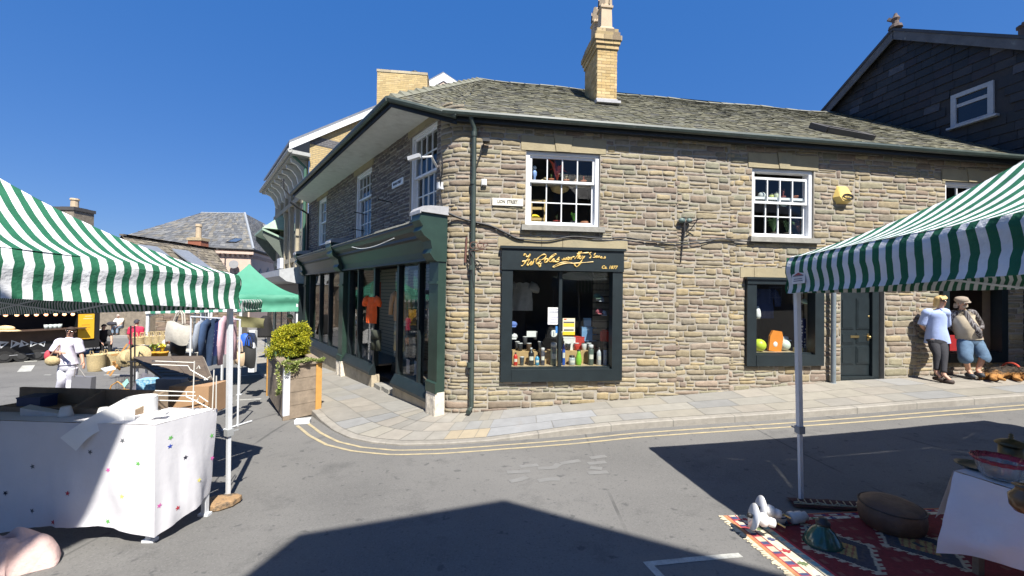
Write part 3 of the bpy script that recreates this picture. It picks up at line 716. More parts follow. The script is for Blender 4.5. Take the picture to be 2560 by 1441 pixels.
def sag(f, k): return lambda u, v: f(u, v) - Vector((0, 0, k * math.sin(math.pi * u) * v + .02 * math.sin(u * 23) * v))
main = sag(main, .05)
tiles(rf, main, 12.6, 5.0, .135, (.12, .27), MOSS, .015, 5, gvar=.16)
corner = bil(T1, T2, RG0, RG0 - Vector((.02, 0, 0))); tiles(rf, corner, 1.7, 5.0, .135, (.12, .25), MOSS, .015, 6)
rf_o = rf.build('roof', ROOFM, shop)
ub = MB(); far_r = RG0 + PL.d * 9.3
ub.grid(lambda u, v: main(u, v) - Vector((0, 0, .012)), 12, 2); ub.add([T1, T2, RG0], [(0, 1, 2)]); ub.add([T1, EF, far_r, RG0], [(0, 1, 2, 3)])
bk = PR.pos(12.2, 5.2, -8.4); bk0 = PR.pos(2, 5.2, -8.4); ub.add([RG0, RG1, bk, bk0], [(0, 1, 2, 3)])
ub.build('roof_deck', pbr('roof_underlay', (.06, .06, .05)), rf_o)
rt = MB(); n = 26
for i in range(n):
    a, b = i / n, (i + .93) / n; p, q_ = main(a, 1), main(b, 1); up = Vector((0, 0, .03 + .02 * rng.random()))
    d = (q_ - p).normalized(); s_ = PR.n * .13
    rt.add([p + s_ - Vector((0, 0, .06)), p + up, p - s_ - Vector((0, 0, .05)), q_ + s_ - Vector((0, 0, .06)), q_ + up * .8, q_ - s_ - Vector((0, 0, .05))], [(0, 1, 4, 3), (1, 2, 5, 4), (0, 2, 1), (3, 4, 5)], (.2, .2, .165))
for i in range(15):                      # hip tiles, raised at their lower ends
    a, b = i / 15, (i + 1.05) / 15; p, q_ = T1.lerp(RG0, a), T1.lerp(RG0, min(b, 1)); d = (q_ - p).normalized(); s_ = d.cross(Vector((0, 0, 1))).normalized() * .14; up = Vector((0, 0, .07 + .03 * rng.random()))
    rt.add([p + s_ - Vector((0, 0, .03)), p + up, p - s_ - Vector((0, 0, .06)), q_ + s_ - Vector((0, 0, .03)), q_ + Vector((0, 0, .03)), q_ - s_ - Vector((0, 0, .06))], [(0, 1, 4, 3), (1, 2, 5, 4), (0, 2, 1)], (.18, .18, .14))
rt.build('ridge_tiles', ROOFM, rf_o)
# skylight frame lying on the slope
q = MB(); nm = (RB - T2).cross(RG0 - T2).normalized(); nm = nm if nm.z > 0 else -nm
def roofhit(px, py):
    d_ = ray(px, py); return EYE + d_ * ((T2 - EYE).dot(nm) / d_.dot(nm))
pa, pb_ = roofhit(2068, 331), roofhit(2180, 352); up_ = (RG1 - RB).normalized()
for A, B in ((pa, pb_), (pa + up_ * .5, pb_ + up_ * .5), (pa, pa + up_ * .5), (pb_, pb_ + up_ * .5)): q.bar(A + nm * .05, B + nm * .05, .09, .12, None, nm)
q.add([pa + nm * .03, pb_ + nm * .03, pb_ + nm * .03 + up_ * .5, pa + nm * .03 + up_ * .5], [(0, 1, 2, 3)])
q.build('skylight', pbr('skylight_frame', (.07, .065, .06), rough=.6), rf_o)
# gutters, fascia, soffit
GUT = pbr('gutter_paint', (.035, .05, .043), rough=.45, var=.3, vs=7, dirt=(.12, .13, .11), ds=6, dk=(.6, .85))
q = MB(); up = Vector((0, 0, -.045))
q.tube([ER(-.1 + .5 * i) + PR.n * .06 + up for i in range(26)], .058, 8)
q.tube([T1 + up - PL.d * -.0 + PL.n * .05, PL.pos(3, 5.30, .87) + up, PL.pos(6, 5.29, .87) + up, EF + PL.n * .06 + up], .06, 8)
q.tube([T1 + up + PL.n * .04, T1.lerp(T2, .5) + up + Vector((-.03, -.05, 0)), T2 + up + PR.n * .05], .055, 8)
q.build('gutter', GUT, rf_o)
q = MB(); dz = Vector((0, 0, -.17)); t0 = Vector((0, 0, -.03))
def band(a, b, th): 
    n_ = (b - a).cross(Vector((0, 0, 1))).normalized() * th; q.prism([a + dz, b + dz, b + dz + n_, a + dz + n_], [a + t0, b + t0, b + t0 + n_, a + t0 + n_])
band(ER(0), ER(12.4), -.09); band(T1, EF, .03); band(T1, T2, -.03)
q.build('fascia', pbr('fascia_black', (.012, .014, .014), rough=.5), rf_o)
q = MB(); z = -.12
wl = [PL.pos(s, 5.25, .01) for s in (.3, 11)]
q.add([T1 + Vector((0, 0, z)), EF + Vector((0, 0, z)), PL.pos(11, 5.19, .0), PL.pos(.3, 5.19, .0)], [(0, 1, 2, 3)]); q.add([T1 + Vector((0, 0, z)), PL.pos(.3, 5.19, 0), PR.pos(.4, 5.0, 0), T2 + Vector((0, 0, z + .02))], [(0, 1, 2, 3)])
q.add([EF + Vector((0, 0, z)), PL.pos(11, 5.19, 0), PL.pos(11, 7, -.5), EF + Vector((0, 0, .1))], [(0, 1, 2, 3)])
q.build('soffit', pbr('soffit_white', (.66, .66, .63), rough=.6, var=.1, dirt=(.45, .44, .4), ds=2, dk=(.55, .8)), rf_o)
# chimney
BRY = [(.50, .37, .17), (.46, .33, .15), (.53, .40, .2), (.44, .31, .13), (.5, .36, .18), (.40, .28, .12)]
CB = roofhit(1492, 256); CH = Plane(CB, PR.d, PR.n)
def courses(mb, x0, x1, y0, y1, z0, z1, T, pal, bh=.075, bl=.22, seed=1, mort=.008, proud=.0):
    r = random.Random(seed); nz = max(1, round((z1 - z0) / bh)); h = (z1 - z0) / nz
    for k in range(nz):
        za, zb = z0 + k * h + mort / 2, z0 + (k + 1) * h - mort / 2
        for (ax, b0, b1, fx, sg) in (('x', x0, x1, y0, -1), ('x', x0, x1, y1, 1), ('y', y0, y1, x0, -1), ('y', y0, y1, x1, 1)):
            p = b0 - (bl / 2 if k % 2 else 0)
            while p < b1 - .01:
                c0, c1 = max(p, b0) + mort / 2, min(p + bl, b1) - mort / 2; p += bl
                if c1 - c0 < .02: continue
                c = r.choice(pal); g = r.uniform(.85, 1.12); o = fx + sg * (.006 + r.uniform(-.002, .002))
                if ax == 'x': vs = [(c0, o, za), (c1, o, za), (c1, o, zb), (c0, o, zb), (c0, fx - sg * .01, za), (c1, fx - sg * .01, za), (c1, fx - sg * .01, zb), (c0, fx - sg * .01, zb)]
                else: vs = [(o, c0, za), (o, c1, za), (o, c1, zb), (o, c0, zb), (fx - sg * .01, c0, za), (fx - sg * .01, c1, za), (fx - sg * .01, c1, zb), (fx - sg * .01, c0, zb)]
                vs = [T @ Vector(v) for v in vs]
                mb.add(vs, [(0, 1, 2, 3), (0, 4, 5, 1), (1, 5, 6, 2), (2, 6, 7, 3), (3, 7, 4, 0)], (c[0] * g, c[1] * g, c[2] * g))
    mb.add([T @ Vector(v) for v in ((x0, y0, z0), (x1, y0, z0), (x1, y1, z0), (x0, y1, z0), (x0, y0, z1), (x1, y0, z1), (x1, y1, z1), (x0, y1, z1))], [(0, 3, 2, 1), (4, 5, 6, 7), (0, 1, 5, 4), (1, 2, 6, 5), (2, 3, 7, 6), (3, 0, 4, 7)], (.30, .26, .2))
BRICKM = pbr('cream_brick', attr=True, rough=.85, var=.15, vs=14, bump=.3, bs=50, dirt=(.07, .06, .055), ds=4.5, dk=(.62, .8))
M_ = CH.mat(); zb0 = CB.z - .9
q = MB(); cw, cdp = .50, 1.0
def zpx(py, o=0): return CH.hit(1515, py, o).z
courses(q, 0, cw, -cdp, 0, zb0, zpx(124), M_, BRY, seed=3)
zc = [zpx(124), zpx(113), zpx(104), zpx(92), zpx(82), zpx(72)]
for k, e_ in enumerate((.03, .06, .09, .055, .02)): courses(q, -e_, cw + e_, -cdp - e_, e_, zc[k], zc[k + 1], M_, BRY if k < 2 else [(.36, .27, .13), (.28, .21, .11), (.42, .32, .17), (.2, .15, .09)], bh=zc[k + 1] - zc[k], seed=20 + k)
ch = q.build('chimney', BRICKM, rf_o)
q = MB(M_); q.box(-.02, cw + .02, -cdp - .02, .02, zb0, CB.z + .10); q.box(-.05, cw + .05, .02, .16, CB.z - .06, CB.z + .0); q.build('flashing', LEAD, ch)
POTM = pbr('clay_pot', (.46, .36, .24), rough=.8, var=.15, vs=4, bump=.15, bs=20)
def pot(cx, cy, z, parent):
    q = MB(); T = M_ @ Matrix.Translation((cx, cy, z)) @ Matrix.Rotation(rad(45), 4, 'Z')
    q.lathe([(.26, 0), (.25, .05), (.2, .1), (.185, .5), (.185, .56), (.22, .57), (.225, .62), (.19, .63), (.185, .66)], 4, T)
    for k in range(4):
        a = k * math.pi / 2; q.add([T @ Vector((.26 * math.cos(b_) * .72 * rr, .26 * math.sin(b_) * .72 * rr, zz)) for b_, rr, zz in ((a - .5, .95, .66), (a + .5, .95, .66), (a + .2, .9, .98), (a - .2, .9, .98))], [(0, 1, 2, 3)])
    q.lathe([(.13, .66), (.13, .68), (.14, .95), (.10, 1.0)], 12, T); return q.build('chimney_pot', POTM, parent)
pot(.25, -.2, zc[-1], ch); pot(.25, -.75, zc[-1], ch)
# ------------------------------------------------------------------ green shopfront on Broad Street
ML = PL.mat()
q = MB()
COR = [(0, 3.06), (.16, 3.06), (.42, 3.0), (.5, 3.0), (.5, 2.96), (.46, 2.93), (.43, 2.86), (.34, 2.80), (.34, 2.75), (.28, 2.72), (.20, 2.50), (.18, 2.38), (.22, 2.37), (.22, 2.33), (0, 2.33)]
q.extr(COR, .30, 5.72, PL.pos); q.extr(COR, 6.2, 10.6, PL.pos)
for a, b in ((.46, .56), (.98, 1.05), (2.0, 2.1), (3.46, 3.56), (4.72, 4.8), (5.5, 5.68), (6.3, 6.42), (7.7, 7.78), (8.9, 8.98), (10.4, 10.6)):
    q.extr([(.05, -.1), (.05, 2.33), (-.07, 2.33), (-.07, -.1)], a, b, PL.pos)
sf = q.build('shopfront', NAVY, shop)
for a, b in ((0, .34), (5.75, 6.15), (10.65, 11.0)):
    q = MB(); zb_ = basez(-(a + b) / 2) - .02
    q.extr([(.16, zb_ + .42), (.16, 2.3), (0, 2.3), (0, zb_ + .42)], a, b, PL.pos); q.extr([(.2, zb_ + .42), (.2, zb_ + .6), (.16, zb_ + .62), (.16, zb_ + .42)], a - .02, b + .02, PL.pos)
    q.extr([(.19, 1.9), (.19, 1.95), (.16, 1.95), (.16, 1.9)], a - .01, b + .01, PL.pos); q.build('pilaster', GREEN, sf)
CON = [(0, 3.13), (.54, 3.13), (.55, 3.0), (.48, 2.9), (.52, 2.82), (.46, 2.74), (.33, 2.66), (.30, 2.52), (.34, 2.44), (.26, 2.33), (.2, 2.3), (0, 2.3)]
for a, b in ((-.02, .30), (5.72, 6.2), (10.6, 10.98)): q = MB(); q.extr(CON, a, b, PL.pos); q.build('console_bracket', GREEN, sf)
for a, b in ((-.06, .36), (5.70, 6.22), (10.58, 11.0)):
    q = MB(); q.extr([(-.0, 3.3), (.35, 3.27), (.5, 3.24), (.56, 3.17), (.56, 3.11), (.54, 3.11), (.54, 3.14), (0, 3.14)], a, b, PL.pos); q.build('lead_cap', LEAD, sf)
q = MB()
for a0, a1 in ((.3, 5.72), (6.2, 10.6)):
    a = a0
    while a < a1 - .05:
        b = min(a + rng.uniform(.3, .5), a1); z = rng.uniform(0, .02)
        q.extr([(0, 3.2 + z), (.25, 3.12 + z), (.5, 3.03 + z), (.52, 3.0), (.0, 3.062)], a + .004, b - .004, PL.pos, (.2, .2, .18)); a = b
q.build('cornice_slates', ROOFM, sf)
q = MB()
SIL = [(.0, -.06), (.06, -.06), (.17, -.24), (.17, -.3), (.12, -.32), (0, -.32)]
for a, b in ((.36, 2.12), (3.45, 5.72), (6.2, 10.6)): q = MB(); q.extr(SIL, a, b, PL.pos); q.build('window_sill', NAVY, sf)
q = MB(); q.extr([(-.5, -.03), (-.42, -.03), (-.38, -.32), (-.5, -.32)], 2.1, 3.46, PL.pos)
q.build('window_sill', NAVY, sf)
CREAM = pbr('cream_render', (.42, .36, .26), rough=.9, var=.18, vs=5, bump=.3, bs=25, dirt=(.2, .17, .13), ds=3, dk=(.5, .78))
for a, b, o in ((.36, 2.12, .1), (3.45, 5.72, .1), (6.2, 10.6, .1), (2.12, 3.45, -.45)):
    n_ = 4; q = MB()
    for i in range(n_):
        x0, x1 = a + (b - a) * i / n_, a + (b - a) * (i + 1) / n_; z0, z1 = basez(-x0) - .1, basez(-x1) - .1
        q.prism([PL.pos(x0, z0, -.1 if o > 0 else o - .1), PL.pos(x1, z1, -.1 if o > 0 else o - .1), PL.pos(x1, z1, o), PL.pos(x0, z0, o)], [PL.pos(x0, -.321, -.1 if o > 0 else o - .1), PL.pos(x1, -.321, -.1 if o > 0 else o - .1), PL.pos(x1, -.321, o), PL.pos(x0, -.321, o)])
    q.build('stall_riser', CREAM, sf)
WSTONE = pbr('whitewashed_stone', (.62, .56, .46), rough=.9, var=.2, vs=9, bump=.6, bs=18, dirt=(.3, .24, .18), ds=7, dk=(.55, .75))
for a, b in ((-.02, .36), (5.62, 5.92), (5.98, 6.22), (10.6, 11.02)):
    q = MB(); z = basez(-(a + b) / 2)
    stone_mesh(q, lambda x, zz, o: PL.pos(x, zz, .17 + o), a, b, z - .1, z + .42, (1, 1, 1), .05, int(a * 10) + 50, res=.05)
    q.extr([(.168, z - .1), (.168, z + .41), (0, z + .41), (0, z - .1)], a + .01, b - .01, PL.pos); q.build('plinth_stone', WSTONE, sf)
q = MB(); PZ0, PZ1 = -.06, 2.33
for a, b, o in ((.56, .98, -.02), (1.05, 2.0, -.02), (3.56, 4.72, -.02), (4.8, 5.5, -.02), (6.42, 7.7, -.02), (7.78, 8.9, -.02), (8.98, 10.4, -.02), (2.14, 3.42, -.46)):
    q.add([PL.pos(a, PZ0, o), PL.pos(b, PZ0, o), PL.pos(b, PZ1, o), PL.pos(a, PZ1, o)], [(3, 2, 1, 0)])
for a in (2.1, 3.46): q.add([PL.pos(a, PZ0, -.08), PL.pos(a, PZ0, -.46), PL.pos(a, PZ1, -.46), PL.pos(a, PZ1, -.08)], [(0, 1, 2, 3)])
q.build('pane', SGLASS, sf)
# inside of the long shop
SLATW, nt, b_, tc = newmat('slat_wall')
sx = nt.nodes.new('ShaderNodeSeparateXYZ'); nt.links.new(tc.outputs['Object'], sx.inputs[0]); f = _math(nt, 'LESS_THAN', _math(nt, 'FRACT', _math(nt, 'DIVIDE', sx.outputs[2], .1)), .18)
nt.links.new(_mix(nt, f, (.26, .23, .17), (.05, .045, .04)), b_.inputs['Base Color'])
q = MB(); P = PL.pos; D_ = -2.2
q.add([P(.35, -.34, D_), P(10.9, -.34, D_), P(10.9, 2.5, D_), P(.35, 2.5, D_), P(.35, -.34, -.12), P(10.9, -.34, -.12), P(10.9, 2.5, -.12), P(.35, 2.5, -.12)], [(0, 4, 5, 1), (3, 2, 6, 7), (0, 3, 7, 4), (1, 5, 6, 2)])
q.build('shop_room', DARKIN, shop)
q = MB(); q.add([P(.35, -.34, D_), P(10.9, -.34, D_), P(10.9, 2.5, D_), P(.35, 2.5, D_)], [(0, 1, 2, 3)]); q.extr([(-.9, -.1), (-.9, 2.4), (-.93, 2.4), (-.93, -.1)], 3.6, 5.6, PL.pos); q.build('slat_panel', SLATW, shop)
q = MB(); q.extr([(-.1, -.12), (-.9, -.12), (-.9, -.08), (-.1, -.08)], 3.5, 10.5, PL.pos); q.extr([(-.5, -.12), (-1.5, -.12), (-1.5, -.08), (-.5, -.08)], 2.14, 3.4, PL.pos); q.extr([(-.1, -.2), (-.8, -.2), (-.8, -.14), (-.1, -.14)], .5, 2.05, PL.pos); q.build('display_shelf', pbr('dark_board', (.16, .13, .1), rough=.7), shop)
q = MB()
for i in range(5):
    x0, x1 = 2.14 + i * .25, 2.39 + i * .25; z = basez(-x0) + .09
    q.prism([P(x0, z - .25, -.42), P(x1, z - .25, -.42), P(x1, z - .25, .06 + .03 * (i % 2)), P(x0, z - .25, .06 + .03 * (i % 2))], [P(x0, z, -.42), P(x1, z, -.42), P(x1, z, .06 + .03 * (i % 2)), P(x0, z, .06 + .03 * (i % 2))])
q.build('threshold_step', LEADSTONE, shop)
# ------------------------------------------------------------------ fixtures fastened on the shop
def on(px, py, o=.0, Pn=PR): return Pn.hit(px, py, o)
q = MB(); sp = PR.sz(1183, 320)[0]; spb = PR.sz(1178, 1020)[0]
pz0 = PR.hit(1178, 1028, .09).z
q.tube([PR.pos(sp - .05, 4.93, .16), PR.pos(sp - .03, 4.85, .15), PR.pos(sp + .02, 4.74, .09), PR.pos(sp + .02, 4.6, .085), PR.pos(spb, pz0 + .08, .085), PR.pos(spb - .03, pz0 + .03, .12), PR.pos(spb - .06, pz0 + .01, .2)], .044, 10)
for z in (4.62, 3.75, 2.2, .45): q.tube([PR.pos(sp + .015 * z / 4, z - .04, .085), PR.pos(sp + .015 * z / 4, z + .04, .085)], .054, 10)
dp = q.build('drainpipe', GUT, None, True, loc=PR.pos(spb, pz0, .085), angle=50); tag(dp, 'tall green drainpipe down the rounded corner of the stone shop', 'drainpipe')
q = MB(); v = PR.hit(2083, 962, .1); q.tube([v, v + Vector((0, 0, 2.75))], .045, 10); q.lathe([(.06, 0), (.06, .03), (.047, .04)], 10, Matrix.Translation(v)); q.lathe([(.048, 2.74), (.048, 2.77), (.01, 2.79)], 10, Matrix.Translation(v))
tag(q.build('metal_post', pbr('grey_pipe', (.16, .19, .21), rough=.45, var=.2), None, True, loc=v, angle=50), 'grey metal post on the pavement left of the panelled door', 'post')
q = MB(); q.tube([PL.pos(10.7, 5.1, .75), PL.pos(10.75, 4.95, .5), PL.pos(10.9, 4.75, .08), PL.pos(10.9, 3.1, .08)], .045, 8)
tag(q.build('drainpipe', IRON, None, True, loc=PL.pos(10.9, 3.1, .08), angle=50), 'black drainpipe at the far end of the shaded brick wall', 'drainpipe')
# street signs
SIGNW = pbr('sign_white', (.72, .68, .58), rough=.4, var=.06)
BLACKP = pbr('black_paint', (.015, .015, .015), rough=.5, var=.1)
T = face_T(PR, (.82 + 1.385) / 2, 3.43, .03); T = T @ Matrix.Rotation(rad(.3), 4, 'Z')
t = thing('street_sign', 'cream street name plate reading LION STREET', 'street sign', T.translation)
q = MB(T); q.box(-.285, .285, -.068, .068, -.02, .006); q.build('plate', SIGNW, t)
text_mesh('lettering', 'LION  STREET.', .085, T @ Matrix.Translation((0, 0, .009)), BLACKP, t, sx=.72, bold=.001)
Tl = face_T(PL, 2.22, 4.19, .03, -1)
t = thing('street_sign', 'white street name plate on the shaded wall reading BROAD STREET', 'street sign', Tl.translation)
q = MB(Tl); q.box(-.31, .31, -.075, .075, -.02, .006); q.build('plate', pbr('sign_white2', (.75, .75, .73), rough=.4), t)
text_mesh('lettering', 'BROAD STREET', .085, Tl @ Matrix.Translation((0, 0, .009)), BLACKP, t, sx=.78, bold=.001)
# alarm box
T = face_T(PR, 7.98, 3.86, .0)
t = thing('alarm_box', 'yellow six sided burglar alarm box on the stone wall', 'alarm box', T.translation)
ALY = pbr('alarm_yellow', (.68, .50, .16), rough=.35, var=.05)
q = MB(T); bot = [(-.2, -.06, 0), (-.12, -.19, 0), (.12, -.19, 0), (.2, -.06, 0), (.11, .18, 0), (-.11, .18, 0)]
fr = [(-.15, -.06, .12), (-.09, -.15, .13), (.09, -.15, .13), (.15, -.06, .12), (.09, .15, .05), (-.09, .15, .05)]
q.prism([Vector(p) for p in bot], [Vector(p) for p in fr]); q.build('casing', ALY, t)
q = MB(T @ Matrix.Translation((.02, -.06, .135)) @ Matrix.Rotation(rad(-18), 4, 'X')); q.tube([(.105 * math.cos(a), .055 * math.sin(a), 0) for a in [i * math.pi / 10 for i in range(20)]], .012, 6, closed=True)
q.box(-.07, .07, -.052, -.035, -.004, .006); q.build('emblem', BLACKP, t)
text_mesh('lettering', 'Cotag', .055, T @ Matrix.Translation((.02, -.05, .138)) @ Matrix.Rotation(rad(-18), 4, 'X'), BLACKP, t, bold=.001)
# small boxes, camera, lamp bracket
def wallbox(px, py, w_, h_, d_, mat, label, cat, name, Pn=PR):
    a, z = Pn.sz(px, py); q = MB(Pn.mat()); q.box(a - w_ / 2, a + w_ / 2, -.02, d_, z - h_ / 2, z + h_ / 2); q.box(a - w_ / 2 + .01, a + w_ / 2 - .01, d_, d_ + .012, z - h_ / 2 + .01, z + h_ / 2 - .01); return tag(q.build(name, mat, None, loc=Pn.pos(a, z, 0)), label, cat)
PLW = pbr('white_plastic', (.7, .7, .68), rough=.35, var=.05)
wallbox(1210, 458, .095, .115, .06, PLW, 'small white junction box to the right of the green drainpipe', 'junction box', 'junction_box')
wallbox(1104, 466, .09, .13, .07, pbr('grey_plastic', (.5, .52, .54), rough=.4), 'small grey junction box on the rounded corner beside the blue sash window', 'junction box', 'junction_box', PL)
a, z = PR.sz(1214, 357); t = thing('floodlight', 'small black floodlight on a thin arm above the white junction box', 'floodlight', PR.pos(a, z, 0))
q = MB(PR.mat()); q.box(a - .06, a + .07, .05, .16, z - .03, z + .02); q.build('lamp_head', IRON, t); q = MB(); q.tube([PR.pos(a - .02, z, .08), PR.pos(a - .13, z - .35, .05), PR.pos(a - .19, z - .55, .05)], .012, 6); q.build('arm', IRON, t)
a, z = PL.sz(1043, 388); t = thing('security_camera', 'white security camera on an arm over the shopfront cornice', 'security camera', PL.pos(.5, z, 0))
a, z = PL.sz(1040, 395, .5); q = MB(); q.bar(PL.pos(a + .10, z - .02, .6), PL.pos(a - .08, z + .03, .46), .075, .07); q.build('camera_body', pbr('camera_grey', (.4, .41, .42), rough=.35), t); q = MB(); q.tube([PL.pos(a - .1, z, .42), PL.pos(a - .2, z + .02, .3), PL.pos(.4, z - .05, .0)], .02, 6); q.build('arm', PLW, t)
q = MB(); q.tube([PL.pos(a + .121, z - .02, .622), PL.pos(a + .15, z - .027, .645)], .035, 10); q.build('lens', BLACKP, t)
a, z = PR.sz(1707, 560); t = thing('wall_bracket', 'black iron bracket with tangled wires on the wall between upper windows', 'bracket', PR.pos(a, z, 0))
q = MB(); q.tube([PR.pos(a, z + .12, .05), PR.pos(a, z - .15, .06), PR.pos(a - .02, z - .35, .04), PR.pos(a - .05, z - .75, .03)], [.025, .022, .014, .008], 6); q.tube([PR.pos(a, z, .06), PR.pos(a + .28, z + .08, .22)], .012, 6); q.tube([PR.pos(a + .2, z + .06, .18), PR.pos(a + .12, z - .1, .1), PR.pos(a + .03, z - .2, .05)], .01, 5); q.build('iron_rod', IRON, t)
q = MB(PR.mat()); q.ball((a - .06, .07, z + .05), (.07, .05, .05)); q.ball((a + .09, .07, z + .05), (.06, .05, .05)); q.build('insulator', pbr('green_ceramic', (.10, .15, .14), rough=.4), t)
def ironscroll(px, py):
    a, z = PR.sz(px, py); t = thing('scroll_bracket', 'rusty wrought iron scroll bracket beside the green drainpipe', 'bracket', PR.pos(a, z, 0)); R_ = pbr('rusty_iron', (.13, .06, .045), rough=.8, var=.3)
    q = MB(); q.tube([PR.pos(a, z + .26, .03), PR.pos(a - .02, z - .2, .03)], .02, 6); q.build('back_plate', R_, t)
    q = MB(); q.tube([PR.pos(a, z, .04), PR.pos(a + .36, z + .03, .3)], .011, 6)
    for k, (cx, rr) in enumerate(((.12, .09), (.24, .07), (.33, .05))): q.tube([PR.pos(a + cx + rr * math.cos(th) * (1 - th / 9), z + .09 + rr * math.sin(th) * (1 - th / 9), .1 + cx * .5) for th in [i * .5 for i in range(13)]], .008, 5)
    q.build('scroll', R_, t)
ironscroll(1166, 630)
def cable(name, pxs, r, label, o=.035, Pn=PR, mat=None):
    P_ = [Vector(Pn.hit(x, y, o)) for x, y in pxs]; P_ = smoothpts(P_, 5); q = MB(); q.tube(P_, r, 5); return tag(q.build(name, mat or IRON, None, loc=P_[0]), label, 'cable')
cable('wall_cable', [(1118, 532), (1150, 546), (1190, 557), (1225, 565), (1262, 582), (1290, 596), (1310, 599)], .022, 'thick black cable bundle sagging from the shopfront corner to the first window', .04)
cable('wall_cable', [(1310, 599), (1370, 602), (1430, 592), (1500, 597), (1560, 594), (1620, 603), (1690, 607), (1750, 602), (1810, 598), (1880, 606), (1930, 608)], .013, 'long thin black cable along the wall above the gold lettered shop window', .04)
cable('wall_cable', [(1640, 606), (1700, 614), (1750, 608), (1800, 598), (1840, 604), (1878, 603)], .009, 'second thin cable looping beside the iron bracket', .05)
cable('wall_cable', [(1103, 380), (1106, 420), (1100, 470), (1106, 520), (1108, 530)], .014, 'cable hanging down the rounded corner past the grey box', .05, PL)
cable('wall_cable', [(1190, 660), (1172, 625), (1180, 680), (1184, 720)], .013, 'black cable looped round the green drainpipe', .12)
cable('wall_cable', [(880, 618), (905, 622), (940, 615), (985, 596)], .008, 'thin pale wire hanging over the shopfront cornice', .54, PL, PLW)
for (px, py) in ((918, 537), (912, 578), (980, 507)):
    a, z = PL.sz(px, py); q = MB(); q.tube([PL.pos(a, z, 0), PL.pos(a - .1, z, .35)], .012, 6); q.ball(PL.pos(a - .1, z, .35), .02)
    tag(q.build('iron_hook', IRON, None, loc=PL.pos(a, z, 0)), {537: 'upper iron hook on the middle upstairs window of the shaded wall', 578: 'lower iron hook on the middle upstairs window of the shaded wall', 507: 'iron hook sticking out under the white street name plate'}[py], 'hook')
# ------------------------------------------------------------------ slate hung building behind the shop roof
qa, qb = RB, RG1
PB = Plane((qa.x, qa.y, 0), (qb - qa).xy.to_3d(), (-1, 0, 0))
PB.n = Vector((-PB.d.y, PB.d.x, 0)); PB.n = PB.n if PB.n.x < 0 else -PB.n
ax, az = PB.sz(2246, 82); lx, lz = PB.sz(2068, 282); rx, rz_ = PB.sz(2558, 103)
lk = (az - lz) / (lx - ax); rk = (az - rz_) / (ax - rx)
EL = (ax + 6, az - 6 * lk * .99); ERr = (rx - 3.5, az - rk * (ax - rx + 3.5))
bb = thing('slate_hung_building', 'tall building with a dark slate hung gable behind the right end of the shop', 'building', PB.pos(ax, 0, -4))
def zgab(a): return az - (a - ax) * lk if a > ax else az - (ax - a) * rk
GW = [PB.sz(2385, 240), PB.sz(2487, 200), PB.sz(2485, 292), PB.sz(2380, 318)]
gw = (min(GW[1][0], GW[2][0]), max(GW[0][0], GW[3][0]), (GW[2][1] + GW[3][1]) / 2, (GW[0][1] + GW[1][1]) / 2)
sm = MB(); r = random.Random(9); z = 3.2
SLT = [(.019, .018, .018), (.023, .021, .021), (.016, .016, .016), (.021, .017, .018), (.028, .026, .026), (.018, .018, .018)]
while z < az:
    a = ERr[0] + r.random() * .3; 
    while a < EL[0]:
        wd = r.uniform(.28, .42); m = a + wd / 2
        if z < zgab(m) - .12 and not (a + wd > gw[0] and a < gw[1] and z + .2 > gw[2] and z < gw[3]):
            c = r.choice(SLT) if r.random() > .05 else (.06, .06, .068); g = r.uniform(.75, 1.25); o = .012 + .012 * r.random(); zt = min(z + .26, zgab(m) - .02); t = r.uniform(-.008, .008)
            p = [PB.pos(a + .005, z + t, o + .012), PB.pos(a + wd - .005, z - t, o + .012), PB.pos(a + wd - .005, zt, .004), PB.pos(a + .005, zt, .004), PB.pos(a + .005, z + t, 0), PB.pos(a + wd - .005, z - t, 0)]
            sm.add(p, [(0, 1, 2, 3), (4, 5, 1, 0)], (c[0] * g, c[1] * g, c[2] * g))
        a += wd
    z += .21
sm.build('slate_cladding', pbr('hung_slate', attr=True, rough=.6, var=.25, vs=6, bump=.25, bs=30, dirt=(.05, .048, .046), ds=3, dk=(.68, .85)), bb)
q = MB(); th = 9
F0 = [PB.pos(ERr[0], 0, 0), PB.pos(EL[0], 0, 0), PB.pos(EL[0], EL[1], 0), PB.pos(ax, az, 0), PB.pos(ERr[0], ERr[1], 0)]
q.prism(F0, [p - PB.n * th for p in F0]); q.build('wall', pbr('dark_wall', (.03, .03, .034), rough=.8), bb)
q = MB()
for (a0, z0), (a1, z1) in (((EL[0] + .3, EL[1] - .3), (ax, az)), ((ax, az), (ERr[0] - .3, zgab(ERr[0] - .3)))):
    A = [PB.pos(a0, z0, .22), PB.pos(a1, z1, .22), PB.pos(a1, z1, -th), PB.pos(a0, z0, -th)]; q.prism([p + Vector((0, 0, .03)) for p in A], [p + Vector((0, 0, .11)) for p in A])
bro = q.build('roof', pbr('dark_slate_roof', (.05, .05, .055), rough=.6, var=.3, vs=3), bb)
for (a0, z0), (a1, z1) in (((EL[0] + .3, EL[1] - .3), (ax + .01, az)), ((ax - .01, az), (ERr[0] - .3, zgab(ERr[0] - .3)))):
    q = MB(); A = [PB.pos(a0, z0 - .22, .16), PB.pos(a1, z1 - .22, .16), PB.pos(a1, z1 + .02, .16), PB.pos(a0, z0 + .02, .16)]; q.prism(A, [p + PB.n * .035 for p in A])
    q.build('bargeboard', pbr('weathered_board', (.10, .105, .115), rough=.8, var=.3, vs=4, dirt=(.25, .25, .25), ds=5, dk=(.58, .7)), bro)
